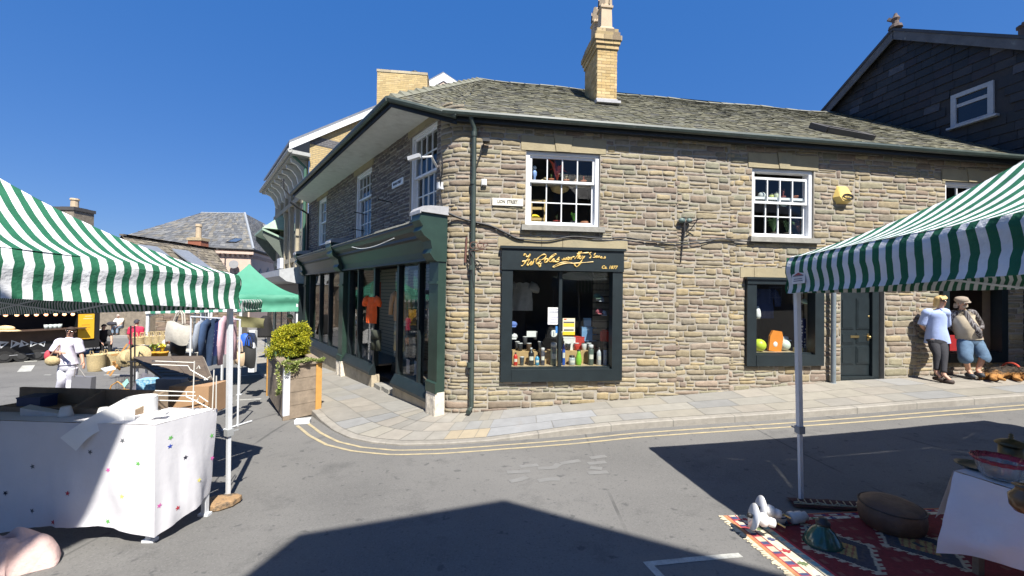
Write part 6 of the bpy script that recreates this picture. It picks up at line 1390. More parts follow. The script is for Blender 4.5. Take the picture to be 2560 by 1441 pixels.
v = at(2500, 1200, 2.72); v.z = th_ + .008
CLR = bpy.data.materials.new('clear_glass'); CLR.use_nodes = True; bb_ = CLR.node_tree.nodes['Principled BSDF']; bb_.inputs['Transmission Weight'].default_value = .85; bb_.inputs['Roughness'].default_value = .12; bb_.inputs['Base Color'].default_value = (.75, .78, .8, 1)
RBY = bpy.data.materials.new('ruby_glass'); RBY.use_nodes = True; bb_ = RBY.node_tree.nodes['Principled BSDF']; bb_.inputs['Transmission Weight'].default_value = .7; bb_.inputs['Roughness'].default_value = .15; bb_.inputs['Base Color'].default_value = (.62, .07, .16, 1)
wb2 = lambda a, z: .035 * math.cos(16 * a) * (.4 + z * 3)
gb = thing('glass_bowl', 'ribbed clear glass bowl with a ruby red fluted rim', 'bowl', v); T = Matrix.Translation(v) @ Matrix.Scale(.8, 4)
q = MB(); q.lathe([(.02, .0), (.09, .005), (.125, .04), (.138, .10), (.148, .135)], 64, T, cap=False, wob=wb2); q.lathe([(.136, .135), (.125, .10), (.112, .045), (.08, .015), (.0, .013)], 64, T, cap=False, wob=wb2); q.build('bowl_body', CLR, gb, True)
q = MB(); q.lathe([(.148, .135), (.172, .172), (.168, .176), (.136, .135)], 64, T, cap=False, wob=lambda a, z: wb2(a, z) + .02 * math.cos(16 * a)); q.build('rim', RBY, gb, True)
v = at(2528, 1180, 2.95); v.z = th_ + .006; lp = thing('lidded_pot', 'dark lidded metal pot with a small finial behind the glass bowl', 'pot', v)
OLD = pbr('old_brass', (.10, .085, .05), rough=.4, metal=.7, var=.3)
q = MB(); q.lathe([(.05, 0), (.06, .02), (.065, .08), (.063, .15)], 24, Matrix.Translation(v)); q.build('pot_body', OLD, lp, True)
q = MB(); q.lathe([(.082, .15), (.084, .158), (.06, .178), (.02, .19), (.01, .2), (.016, .208), (.008, .215), (.014, .225), (.0, .235)], 24, Matrix.Translation(v)); q.build('lid', OLD, lp, True)
v = at(2562, 1235, 2.3); v.z = th_ + .006; q = MB(); q.lathe([(.04, 0), (.06, .03), (.065, .09), (.04, .12), (.035, .14), (.05, .15)], 20, Matrix.Translation(v)); tag(q.build('amber_jar', pbr('amber_glaze', (.16, .09, .04), rough=.25, var=.2), None, True, loc=v), 'brown glazed jar at the right edge beside the glass bowl', 'jar')
v = at(2440, 1178, 2.9); v.z = th_ + .006; q = MB(); q.lathe([(.08, 0), (.11, .015), (.112, .02), (.09, .012), (.0, .01)], 22, Matrix.Translation(v)); tag(q.build('dark_dish', pbr('dark_green_glaze', (.03, .05, .045), rough=.3), None, True, loc=v), 'flat dark green dish on the far corner of the white cloth', 'dish')
# ------------------------------------------------------------------ goods in the shop windows
def cmat(c, rough=.4, metal=0, var=.08): return pbr('paint_%02x%02x%02x_%d_%d' % (int(c[0] * 255), int(c[1] * 255), int(c[2] * 255), int(rough * 10), metal), c, rough=rough, metal=metal, var=var)
WHT_P = (.72, .72, .7)
def vessel(kind, v, h, r, col, label, cat='bottle', group=None):
    T = Matrix.Translation(v); P_ = {'bottle': [(.9, 0), (1, .02), (1, .68), (.8, .76), (.42, .84), (.4, .88)], 'flask': [(.92, 0), (1, .02), (1, .74), (.9, .78), (.86, .80)], 'tumbler': [(.75, 0), (.8, .02), (1, .9), (.95, .92)], 'jar': [(.9, 0), (1, .06), (1, .7), (.8, .8)], 'jug': [(.7, 0), (.8, .05), (1, .3), (.75, .65), (.5, .8), (.55, .9)]}[kind]
    t = thing(kind, label, cat, v, group); q = MB(); q.lathe([(a * r, b * h) for a, b in P_], 16, T); q.build('vessel_body', cmat(col, .3), t, True)
    top = P_[-1]; q = MB(); q.lathe([(top[0] * r * 1.05, top[1] * h), (top[0] * r * 1.05, h * .98), (top[0] * r * .6, h)], 14, T); q.build('cap', cmat((.03, .03, .03) if col[0] + col[1] + col[2] > .5 else (.5, .5, .5), .35), t, True)
    if kind in ('flask', 'bottle', 'jar') and h > .18:
        q = MB(); n = PR.n; a0 = math.atan2(n.y, n.x); q.grid(lambda u, w_: v + Vector((r * 1.012 * math.cos(a0 - .8 + 1.6 * u), r * 1.012 * math.sin(a0 - .8 + 1.6 * u), h * (.3 + .22 * w_))), 6, 1); q.build('paper_label', cmat((.6, .58, .5), .7), t)
    return t
Z1 = SW1[2] + .235
def inwin(px, o, z): return PR.pos(PR.sz(px, 880, -o)[0], z, -o)
for kind, px, h, r, c, lab in (('bottle', 1289, .25, .04, (.5, .03, .02), 'red metal bottle at the left end of the gold lettered shop window'), ('tumbler', 1305, .17, .045, (.05, .06, .065), 'short dark grey tumbler beside the red bottle'),
    ('bottle', 1328, .34, .055, (.02, .02, .022), 'tall black bottle left of the small light blue bottle'), ('bottle', 1343, .2, .042, (.04, .24, .42), 'small light blue bottle in the front row'), ('flask', 1357, .34, .04, (.05, .055, .08), 'slim dark flask between the light blue bottle and big green flask'),
    ('flask', 1384, .44, .062, (.15, .19, .16), 'big grey green flask standing left of the mullion'), ('bottle', 1409, .47, .032, (.02, .09, .42), 'tall slim bright blue bottle right beside the mullion'), ('jar', 1430, .19, .065, (.35, .37, .37), 'squat steel jar right of the mullion'),
    ('jug', 1447, .30, .062, (.22, .48, .05), 'bright green see through jug in the front row'), ('flask', 1477, .40, .055, (.10, .13, .11), 'dark green flask near the right end of the display'), ('bottle', 1498, .34, .05, (.42, .44, .46), 'broad pale steel bottle second from the right end'), ('flask', 1513, .37, .042, (.5, .5, .53), 'pale grey bottle at the right end of the gold lettered window')):
    vessel(kind, inwin(px, .30, Z1), h, r, c, lab, 'flask' if kind == 'flask' else 'bottle' if kind == 'bottle' else kind, 'flasks and bottles in the gold lettered window')
for px, w_, h, o, lab in ((1310, .5, .24, .62, 'pale wooden display box behind the black bottle'), (1372, .36, .26, .6, 'pale wooden display box behind the big grey green flask'), (1440, .62, .25, .6, 'wide pale wooden display box behind the green jug')):
    v = inwin(px, o, Z1); pbox('display_box', lab, 'display box', v, w_, .3, h, pbr('pale_pine', (.42, .28, .13), rough=.7, var=.2, vs=8), math.atan2(PR.d.y, PR.d.x), False)
for k, (px, c, lab) in enumerate(((1420, (.03, .03, .03), 'black mug with pale top left of the red mug'), (1441, (.4, .04, .03), 'red mug on the wide wooden display box'), (1460, (.5, .5, .48), 'white mug right of the red mug'), (1472, (.03, .03, .035), 'black mug at the right end of the wide wooden box'), (1300, (.03, .03, .03), 'black tin on the left wooden display box'), (1322, (.08, .05, .03), 'brown tin on the left wooden display box'))):
    vessel('tumbler', inwin(px, .56, Z1 + .25), .15, .055, c, lab, 'mug' if k < 4 else 'tin')
for px in (1293, 1312, 1337, 1350, 1396, 1403, 1485, 1490): vessel('tumbler', inwin(px, .74, Z1 + .25 + .1 * (px % 3)), .16, .05, (.06, .06, .065), 'small dark tin among the crowded goods at the back of the gold lettered window', 'tin', 'dark tins at the back of the display')
pbox('box', 'white boxed kettle behind the mullion above the wooden boxes', 'box', inwin(1422, .68, Z1 + .25), .24, .15, .24, cmat((.65, .64, .62), .6)); pbox('box', 'red box beside the white boxed kettle', 'box', inwin(1447, .72, Z1 + .25), .2, .15, .25, cmat((.45, .04, .03), .6))
pbox('plastic_tub', 'clear blue lidded plastic tub on top of the display', 'tub', inwin(1470, .75, Z1 + .42), .3, .2, .28, cmat((.16, .3, .5), .3)); pbox('box', 'blue and white box standing on the plastic tub', 'box', inwin(1467, .75, Z1 + .72), .14, .12, .16, cmat((.25, .42, .62), .5))
v = inwin(1511, .42, Z1 + .45); t = thing('fuel_can', 'red fuel can at the right side of the display', 'can', v); q = MB(PR.mat()); a_ = (v - PR.p).dot(PR.d); q.box(a_ - .07, a_ + .07, -.48, -.36, v.z, v.z + .2); q.box(a_ - .05, a_ + .05, -.46, -.38, v.z + .2, v.z + .23); q.build('can_body', cmat((.45, .03, .02), .35), t); q = MB(PR.mat()); q.box(a_ + .02, a_ + .05, -.44, -.40, v.z + .23, v.z + .27); q.build('cap', BLACKP, t)
pbox('stand', 'slim dark stand carrying the red fuel can', 'stand', inwin(1511, .42, Z1), .12, .1, .44, cmat((.05, .045, .04)), 0, False)
v = inwin(1382, .5, Z1 + .50); t = thing('kitchen_scale', 'black scale with a round white dial above the big green flask', 'scale', v); q = MB(PR.mat()); a_ = (v - PR.p).dot(PR.d); q.box(a_ - .11, a_ + .11, -.6, -.45, v.z, v.z + .2); q.build('housing', BLACKP, t)
q = MB(); c_ = PR.pos(a_, v.z + .1, -.445); q.tube([c_, c_ + PR.n * .01], .07, 18); q.build('dial', cmat((.7, .7, .68)), t); q = MB(PR.mat()); q.box(a_ - .005, a_ + .005, -.434, -.43, v.z + .05, v.z + .14); q.build('needle', BLACKP, t)
def card(px0, py0, px1, py1, o, mat, label, cat, name, lines=None, Pn=PR, tilt=0):
    a0, zt = Pn.sz(px0, py0, o); a1, zb = Pn.sz(px1, py1, o); t = thing(name, label, cat, Pn.pos(a0, zb, o)); T = Pn.mat(); q = MB(T); q.box(a0, a1, o - .004, o, zb, zt); q.build('sheet', mat, t)
    if lines:
        for (u0, u1, v0, v1, c) in lines: q = MB(T); q.box(a0 + (a1 - a0) * u0, a0 + (a1 - a0) * u1, o, o + .003, zb + (zt - zb) * v0, zb + (zt - zb) * v1); q.build('printed_line', cmat(c, .6), t)
    return t
INK = (.2, .22, .3)
card(1370, 769, 1400, 812, -.06, PAPER, 'white printed notice taped inside the gold lettered window', 'notice', 'notice', [(.2, .85, .88, .9, INK), (.1, .9, .75, .77, INK), (.1, .85, .7, .72, INK), (.35, .6, .55, .57, INK), (.15, .8, .42, .45, (.3, .3, .6)), (.2, .7, .28, .31, (.3, .3, .6)), (.15, .75, .12, .14, INK)])
card(1407, 796, 1437, 838, -.06, cmat((.62, .58, .42), .6), 'yellow and cream poster taped inside right of the mullion', 'poster', 'poster', [(.0, 1, 0, .2, (.65, .45, .02)), (.05, .95, .5, .7, (.66, .48, .04)), (.06, .94, .72, .8, (.06, .07, .1)), (.1, .9, .26, .34, (.06, .06, .07)), (.1, .3, .9, .97, (.5, .08, .03))])
card(1389, 816, 1399, 833, -.06, cmat((.05, .2, .5), .5), 'small blue sticker under the white printed notice', 'sticker', 'sticker')
card(1317, 828, 1340, 843, -.45, cmat(WHT_P, .5), 'small white price card on a stand above the black bottle', 'price card', 'price_card')
card(1332, 671, 1343, 675, .0, cmat((.5, .62, .7), .5), 'tiny pale sticker under the left end of the gold script', 'sticker', 'sticker')
def garment(T, label, cat, name, w_, h, col, sleeve=.22, slw=.16, flare=1.0, group=None, thick=.05, mat=None, neck=True, smooth=True):
    mat = mat or pbr('cloth_%02x%02x%02x' % tuple(int(c * 255) for c in col), col, rough=.9, var=.2, vs=7, bump=.3, bs=14)
    t = thing(name, label, cat, T.translation, group); q = MB(T)
    def body(u, v, sg):
        ww = w_ / 2 * (1 - .08 * math.sin(math.pi * min(1, v * 1.5)) + (flare - 1) * v); x = ww * (2 * u - 1); y = -h * v
        if v < .12: y -= (.5 - abs(u - .5)) * -.05 + abs(2 * u - 1) * .05 * (1 - v / .12); 
        if v == 0 and abs(u - .5) < .17: y -= .05 * (1 - abs(u - .5) / .17)
        return Vector((x, y, sg * thick * math.sin(math.pi * u) * (.5 + .5 * math.sin(math.pi * min(1, .25 + v * .6))) + .012 * math.sin(u * 17 + v * 3) * v))
    for sg in (1, -1): q.grid(lambda u, v: body(u, v, sg), 14, 12)
    q.build('garment_body', mat, t, smooth)
    if sleeve:
        for s_ in (-1, 1):
            q = MB(T @ Matrix.Scale(.5, 4, (0, 0, 1))); sl = sleeve; x0 = s_ * w_ / 2 * .86
            q.tube([(x0 - s_ * .04, -.06, 0), (x0 + s_ * .07, -.09 - .02, .0), (x0 + s_ * (.07 + min(sl, .25) * .22), -.1 - sl * .45, .0), (x0 + s_ * (.06 + min(sl, .25) * .26), -.1 - sl * .95, .02)], [slw * .5, slw * .52, slw * .46, slw * .42], 10); q.build('sleeve', mat, t, smooth)
    return t
def gT(Pn, px, py, o, yaw=0, flip=1):
    v = Pn.hit(px, py, o); T = face_T(Pn, 0, 0, 0, flip); T.translation = v; return T @ Matrix.Rotation(yaw, 4, 'Y')
def hangr(T, w_, parent=None):
    pass
garment(gT(PL, 930, 742, .1, .3, -1), 'bright orange t shirt hanging in the open bay of the green shopfront', 't shirt', 't_shirt', .42, .66, (.9, .12, .015), .14, .2)
garment(gT(PL, 1002, 728, -.3, .4, -1), 'tan long sleeved jumper hanging behind the slim window post', 'jumper', 'jumper', .42, .72, (.42, .25, .12), .5, .15)
garment(gT(PL, 950, 705, -1.9, .6, -1), 'faded orange hoodie hanging deeper inside the shop', 'hoodie', 'hoodie', .5, .8, (.35, .07, .03), .45, .18)
def trousers(T, label, name, w_, h, col, cat='trousers'):
    mat = pbr('cloth_%02x%02x%02x' % tuple(int(c * 255) for c in col), col, rough=.9, var=.2, vs=7, bump=.3, bs=14); t = thing(name, label, cat, T.translation); q = MB(T)
    q.lathe([(.0, 0), (w_ * .48, -.002), (w_ * .5, -.12), (w_ * .52, -.22)], 14, Matrix.Scale(.4, 4, (0, 0, 1)) @ Matrix.Rotation(rad(-90), 4, 'X') @ Matrix.Scale(-1, 4, (0, 0, 1)) if False else Matrix(((1, 0, 0, 0), (0, 0, 1, 0), (0, .4, 0, 0), (0, 0, 0, 1)))); q.build('waist', mat, t, True)
    for s_ in (-1, 1): q = MB(T @ Matrix.Scale(.5, 4, (0, 0, 1))); q.tube([(s_ * w_ * .24, -.18, 0), (s_ * w_ * .27, -h * .6, 0), (s_ * w_ * .29, -h, 0)], [w_ * .27, w_ * .24, w_ * .23], 12); q.build('trouser_leg', mat, t, True)
    return t
trousers(gT(PL, 940, 825, .09, .3, -1), 'dark shorts hanging below the bright orange t shirt', 'shorts', .36, .5, (.04, .045, .03), 'shorts')
trousers(gT(PL, 1000, 815, -.32, .4, -1), 'beige trousers hanging below the tan jumper', 'trousers', .36, .6, (.40, .34, .2))
garment(gT(PL, 862, 715, -1.0, .4, -1), 'grey jacket hanging in the middle bay of the green shopfront', 'jacket', 'jacket', .45, .7, (.12, .12, .13), .5, .16)
garment(gT(PL, 1070, 720, -.5, .4, -1), 'dark top hanging in the bay nearest the corner', 'top', 'dark_blouse', .42, .7, (.05, .05, .06), .4, .16)
for px, o, c, lab in ((1020, -.35, (.5, .42, .40), 'pale card propped low in the corner bay of the green shopfront'), (1040, -.4, (.25, .3, .35), 'grey blue card propped low in the corner bay')):
    a_ = PL.sz(px, 900, o)[0]; q = MB(PL.mat()); q.box(a_ - .09, a_ + .09, o - .01, o, -.13, .18); tag(q.build('display_card', cmat(c, .6), None, loc=PL.pos(a_, -.13, o)), lab, 'display card')
garment(gT(PR, 1307, 706, -.75), 'grey t shirt hanging at the left inside the gold lettered window', 't shirt', 't_shirt', .42, .58, (.32, .31, .29), .1, .18)
for px, py, c, lab in ((1492, 745, (.12, .2, .14), 'green baseball cap on the rack at the right of the window'), (1500, 752, (.4, .42, .45), 'pale grey cap below the green baseball cap'), (1498, 783, (.3, .08, .1), 'dark red cap on the middle of the rack'), (1507, 787, (.55, .56, .6), 'white cap beside the dark red cap'), (1283, 815, (.1, .16, .4), 'blue cap at the left edge of the gold lettered window'), (1284, 845, (.5, .5, .5), 'pale cap under the blue cap at the left edge')):
    v = PR.hit(px, py, -.4); t = thing('cap', lab, 'cap', v, 'caps hanging in the gold lettered window'); q = MB(Matrix.Translation(v)); q.lathe([(.08, 0), (.078, .04), (.055, .075), (.0, .09)], 14); q.build('crown', cmat(c, .9), t, True); q = MB(Matrix.Translation(v)); q.prism([Vector((-.06, -.06, 0)), Vector((.06, -.06, 0)), Vector((.05, -.15, -.015)), Vector((-.05, -.15, -.015))], [Vector((-.06, -.06, .008)), Vector((.06, -.06, .008)), Vector((.05, -.15, -.007)), Vector((-.05, -.15, -.007))]); q.build('peak', cmat(c, .9), t)
q = MB(PR.mat())
for k in range(14): q.box(2.95, 3.6, -.62, -.60, .55 + k * .13, .66 + k * .13)
tag(q.build('slat_board', pbr('slat_board', (.20, .17, .12), rough=.7), None, loc=PR.pos(3.2, .5, -.6)), 'slatted brown display board inside the right of the gold lettered window', 'display board')
# middle street window
Z2 = SW2[2] + .235
garment(gT(PR, 1912, 722, -.7), 'navy blue top hanging in the window under the striped valance', 'top', 'navy_blouse', .42, .65, (.03, .05, .16), .3, .17)
q = MB(); v = PR.hit(1893, 778, -.3); q.lathe([(.05, -.16), (.07, -.1), (.06, 0), (.03, .1)], 10, Matrix.Translation(v)); tag(q.build('white_hat', cmat((.7, .7, .7), .9), None, True, loc=v), 'folded white sun hat hanging at the left of the middle window', 'hat')
def inw2(px, o, z=Z2): return PR.pos(PR.sz(px, 870, -o)[0], z, -o)
v = inw2(1934, .35); t = thing('bodyboard', 'orange bodyboard with a white badge in the middle window', 'bodyboard', v); q = MB(PR.mat() @ Matrix.Translation(((v - PR.p).dot(PR.d), -.35, v.z)) @ Matrix.Rotation(rad(8), 4, 'Y')); q.prism([Vector(p) for p in ((-.15, 0, 0), (.13, 0, 0), (.14, 0, .3), (.09, 0, .43), (-.11, 0, .43), (-.16, 0, .3))], [Vector(p) for p in ((-.15, .05, 0), (.13, .05, 0), (.14, .05, .3), (.09, .05, .43), (-.11, .05, .43), (-.16, .05, .3))]); q.build('board', cmat((.7, .22, .02), .5), t)
q = MB(PR.mat() @ Matrix.Translation(((v - PR.p).dot(PR.d), -.30, v.z + .15))); q.ball((0, .0, 0), (.05, .012, .055)); q.build('badge', cmat((.7, .68, .66)), t)
for k, (px, z_, c, r_, lab) in enumerate(((1898, .1, (.5, .62, .04), .13, 'bright yellow green ball at the left of the middle window'), (1960, .07, (.55, .6, .52), .12, 'pale green ball right of the orange bodyboard'), (1915, .05, (.06, .07, .07), .06, 'small dark ball between the yellow ball and the bodyboard'))):
    v = inw2(px, .3 + .1 * k, Z2 + r_); q = MB(); q.ball(v, r_, 14, 10); tag(q.build('beach_ball', cmat(c, .4), None, True, loc=v), lab, 'ball')
v = inw2(1962, .55, Z2 + .2); q = MB(); q.lathe([(.13, 0), (.12, .015), (.07, .02), (.065, .08), (.0, .1)], 14, Matrix.Translation(v)); tag(q.build('sun_hat', cmat((.6, .66, .72), .9), None, True, loc=v), 'pale blue brimmed hat behind the pale green ball', 'hat')
POLK, nt, b_, tc = newmat('polka_dots'); vo = nt.nodes.new('ShaderNodeTexVoronoi'); vo.inputs['Scale'].default_value = 16; vo.inputs['Randomness'].default_value = .35; nt.links.new(tc.outputs['Object'], vo.inputs['Vector']); nt.links.new(_mix(nt, _math(nt, 'LESS_THAN', vo.outputs['Distance'], .33), (.015, .025, .12), (.7, .7, .72)), b_.inputs['Base Color']); b_.inputs['Roughness'].default_value = .8
v = gT(PR, 2008, 795, -.3); garment(v, 'navy swimsuit with white polka dots right of the tent pole', 'swimsuit', 'swimsuit', .26, .62, (.02, .03, .1), 0, mat=POLK)
v = PR.hit(2014, 757, -.3); q = MB(); q.lathe([(.09, 0), (.085, .03), (.05, .07), (.0, .075)], 12, Matrix.Translation(v) @ Matrix.Rotation(rad(25), 4, 'X')); tag(q.build('sun_visor', cmat((.45, .62, .52), .6), None, True, loc=v), 'pale green sun visor above the polka dot swimsuit', 'visor')
pbox('box', 'small light blue box under the polka dot swimsuit', 'box', inw2(2020, .3), .16, .1, .17, cmat((.25, .45, .65), .5)); pbox('box', 'small yellow box beside the light blue box', 'box', inw2(1995, .25), .14, .1, .07, cmat((.5, .42, .2), .6))
Z3 = SW3[2] + .2
v = PR.pos(PR.sz(2384, 850, -.25)[0], Z3, -.25); pbox('red_bag', 'red holdall behind the two people leaning on the wall', 'bag', v, .34, .16, .34, cmat((.42, .02, .025), .6), 0, False)
for px, z_, w_, h_, c, lab in ((2470, .0, .16, .8, (.2, .2, .24), 'dark checked cloth hanging in the right hand window'), (2445, .0, .25, .2, (.2, .16, .12), 'brown box low in the right hand window'), (2478, .0, .14, .12, (.3, .45, .6), 'small blue box in the right hand window')):
    pbox('shop_goods' if h_ < .5 else 'hanging_cloth', lab, 'goods', PR.pos(PR.sz(px, 880, -.4)[0], Z3 + z_, -.4), w_, .08, h_, cmat(c, .8), 0, False)
# plants and ornaments in the upper windows
def plant(v, r_, h, potc, leafc, label, spiky=False, n=14, group=None):
    t = thing('potted_plant', label, 'plant', v, group); q = MB(); q.lathe([(r_ * .7, 0), (r_, r_ * 1.5), (r_ * 1.1, r_ * 1.55), (r_ * 1.1, r_ * 1.8), (r_ * .9, r_ * 1.8)], 12, Matrix.Translation(v)); q.build('plant_pot', cmat(potc, .8), t, True)
    q = MB(); r = random.Random(int(v.x * 1000))
    for k in range(n):
        a = r.uniform(0, 6.28); L = h * r.uniform(.6, 1.1); o = Vector((math.cos(a), math.sin(a), 0)) * r.uniform(.2, .7) * L * (.5 if spiky else .9); p0 = v + Vector((0, 0, r_ * 1.7)); m_ = p0 + o * .5 + Vector((0, 0, L * .7)); e_ = p0 + o + Vector((0, 0, L * r.uniform(.5, 1))); s_ = o.cross(Vector((0, 0, 1))).normalized() * (.008 if spiky else .03)
        q.add([p0 - s_ * .3, p0 + s_ * .3, m_ + s_, e_, m_ - s_], [(0, 1, 2, 4), (4, 2, 3)])
    q.build('leaves', cmat(leafc, .6), t); return t
TERR = (.42, .15, .07)
zsh = WIN1[2] + .05 + (WIN1[3] - .06 - WIN1[2] - .05) * .62 + .0
q = MB(PR.mat()); q.box(WIN1[0] + .1, WIN1[1] - .1, -.30, -.175, zsh - .03, zsh); tag(q.build('plant_shelf', cmat((.3, .26, .2), .6), None, loc=PR.pos(2.1, zsh, -.3)), 'narrow shelf of ornaments across the left upstairs window', 'shelf')
def up1(px, z): return PR.pos(PR.sz(px, 450, -.23)[0], z, -.23)
for px, lab, lc in ((1378, 'cactus in a terracotta pot on the left upstairs shelf', (.1, .16, .06)), (1416, 'terracotta pot of round cactus in the middle of the left upstairs shelf', (.3, .25, .12)), (1459, 'terracotta pot with red plant at the right of the left upstairs shelf', (.35, .07, .04))): plant(up1(px, zsh), .055, .10, TERR, lc, lab, True, 18)
plant(up1(1393, zsh), .04, .42, (.1, .08, .06), (.4, .05, .02), 'tall red leaved plant hanging over the left upstairs shelf', False, 26)
v = up1(1336, zsh); t = thing('figurine', 'small blue and white figurine at the left end of the upstairs shelf', 'figurine', v); q = MB(); q.lathe([(.03, 0), (.025, .12), (.045, .16), (.045, .22), (.02, .26)], 10, Matrix.Translation(v)); q.build('robe', cmat((.25, .38, .7), .4), t, True); q = MB(); q.ball(v + Vector((0, 0, .3)), .04, 10, 8); q.build('head', cmat((.6, .68, .75), .4), t, True)
for px, c, lab in ((1357, (.5, .38, .2), 'tan wooden animal ornament beside the blue figurine'), (1436, (.45, .3, .2), 'brown round ornament right of the cactus pots')):
    v = up1(px, zsh); q = MB(); q.ball(v + Vector((0, 0, .045)), (.05, .03, .045), 10, 8); q.ball(v + Vector((.035, 0, .1)), .028, 8, 6); tag(q.build('ornament', cmat(c, .6), None, True, loc=v), lab, 'ornament')
zf = WIN1[2] + .03
def lo1(px, o=.3): return PR.pos(PR.sz(px, 540, -o)[0], zf, -o)
v = lo1(1345); t = thing('wooden_chair', 'pale wooden ladder back chair inside the left upstairs window', 'chair', v); T = Matrix.Translation(v); q = MB(T)
for x in (-.13, .13): q.box(x - .015, x + .015, -.02, .02, -.3, .52)
for z in (.5, .36, .15): q.box(-.13, .13, -.012, .012, z - .03, z + .02)
q.build('chair_back', cmat((.5, .34, .14), .5), t); q = MB(T); q.box(-.2, .2, .0, .4, -.02, .02); q.build('chair_seat', cmat((.5, .34, .14), .5), t)
v = lo1(1336, .36) + Vector((0, 0, .14)); q = MB(); q.ball(v, (.13, .05, .11), 12, 8); tag(q.build('cushion', cmat((.75, .55, .02), .8), None, True, loc=v), 'yellow cushion on the wooden chair upstairs', 'cushion')
v = PR.hit(1400, 470, -.38); t = thing('hanging_basket', 'golden straw bowl hanging in the left upstairs window', 'basket', v); q = MB(); q.lathe([(.05, -.11), (.16, -.06), (.2, .02), (.18, .03)], 18, Matrix.Translation(v)); q.build('bowl', pbr('straw', (.46, .33, .14), rough=.9, var=.25, vs=30, bump=.5, bs=60), t, True)
q = MB()
for a in (0, 2.1, 4.2): q.tube([v + Vector((.19 * math.cos(a), .19 * math.sin(a), .02)), v + Vector((0, 0, .5))], .005, 5)
q.build('cord', IRON, t)
plant(lo1(1435), .07, .22, (.1, .1, .1), (.13, .35, .05), 'bright green leafy plant low in the left upstairs window', False, 14); plant(lo1(1392), .07, .14, (.4, .05, .04), (.12, .18, .08), 'spiky plant in a red pot left of the bright green plant', True, 18)
v = lo1(1462); q = MB(); q.lathe([(.1, 0), (.11, .03), (.09, .06), (.1, .07), (.1, .1), (.08, .13)], 14, Matrix.Translation(v)); tag(q.build('stacked_pots', cmat((.3, .12, .06), .7), None, True, loc=v), 'small stack of clay saucers at the right of the left upstairs window', 'pots')
zs2 = WIN2[2] + .05 + (WIN2[3] - .06 - WIN2[2] - .05) * .60
q = MB(PR.mat()); q.box(WIN2[0] + .1, WIN2[1] - .1, -.30, -.175, zs2 - .03, zs2); tag(q.build('plant_shelf', cmat((.55, .53, .5), .5), None, loc=PR.pos(6.7, zs2, -.3)), 'narrow white shelf across the right upstairs window', 'shelf')
def up2(px, z): return PR.pos(PR.sz(px, 480, -.23)[0], z, -.23)
q = MB(); v = up2(1904, zs2); q.ball(v + Vector((0, 0, .075)), .075, 14, 10); tag(q.build('white_vase', cmat((.6, .62, .6), .3), None, True, loc=v), 'round white vase at the left of the right upstairs shelf', 'vase')
for px, c, lab in ((1928, (.4, .42, .12), 'small yellow green jar beside the round white vase'), (1940, (.4, .42, .3), 'taller pale jar next to the yellow green jar')): vessel('jar', up2(px, zs2), .12 if px < 1935 else .16, .05, c, lab, 'jar')
plant(up2(1958, zs2), .045, .16, (.35, .1, .08), (.3, .08, .05), 'reddish spiky plant on the right upstairs shelf', True, 16); plant(up2(1988, zs2), .055, .03, TERR, (.5, .45, .4), 'terracotta pot at the right end of the upstairs shelf', True, 6)
for px, lc, lab in ((1925, (.1, .2, .08), 'trailing green plant low in the right upstairs window'), (1960, (.07, .14, .06), 'dark bushy plant low in the middle of the right upstairs window'), (1988, (.25, .1, .07), 'reddish plant low at the right of the right upstairs window')):
    plant(PR.pos(PR.sz(px, 570, -.4)[0], WIN2[2] + .03, -.3), .07, .34, (.12, .1, .08), lc, lab, False, 26)
q = MB(); v = PR.hit(1960, 510, -.3); q.ball(v, (.09, .01, .06), 10, 8); tag(q.build('glass_leaf', cmat((.55, .65, .6), .3), None, True, loc=v), 'pale green hanging glass ornament in the right upstairs window', 'ornament')
# ------------------------------------------------------------------ food trailer and the market behind the star table
TD = 14.6; tA, tB = gpt(-330, 935), gpt(238, 893)
BLKP = pbr('trailer_black', (.012, .012, .013), rough=.5, var=.2)
tdx = (tB - tA); tdx.z = 0; tl = tdx.length; tdx.normalize(); tnn = Vector((tdx.y, -tdx.x, 0)); PT = Plane((tA.x, tA.y, 0), tdx, tnn); tz = min(tA.z, tB.z)
ft = thing('food_trailer', 'black catering trailer with a wooden counter, white triangle emblems and lit bulbs', 'food trailer', (tA + tB) / 2)
M = PT.mat(); zc = PT.hit(100, 826).z; z0 = PT.hit(100, 880).z; zt = PT.hit(100, 775).z + .9
q = MB(M); q.box(-.5, tl - .3, -2.2, -2.1, z0, zt); q.box(-.5, tl + .1, -2.2, .0, zt, zt + .08); q.box(tl - .35, tl + .1, -2.2, .02, z0, zt); q.box(-.5, tl + .1, -.1, .0, z0, zc - .42); q.box(-.5, tl + .1, -2.2, -.1, z0, z0 + .05); q.build('trailer_body', BLKP, ft)
q = MB(M); q.box(-.5, tl - .35, -.08, .0, zc - .42, zc); q.box(-.5, tl - .35, -.1, .3, zc, zc + .04); q.build('counter', pbr('counter_wood', (.075, .045, .03), rough=.6, var=.3, vs=3), ft)
for px in (14, 42, 67, 91, 115, 139, 161, 182):
    v = PT.hit(px, 788.5 - px * .012, .02); q = MB(); q.ball(v, .055, 10, 8); q.build('bulb', pbr('lit_bulb', (1, .6, .35), var=0, emit=(1, .42, .2, 1.9)), ft); 
q = MB(M)
for px in (-40, 10, 60, 110): pass
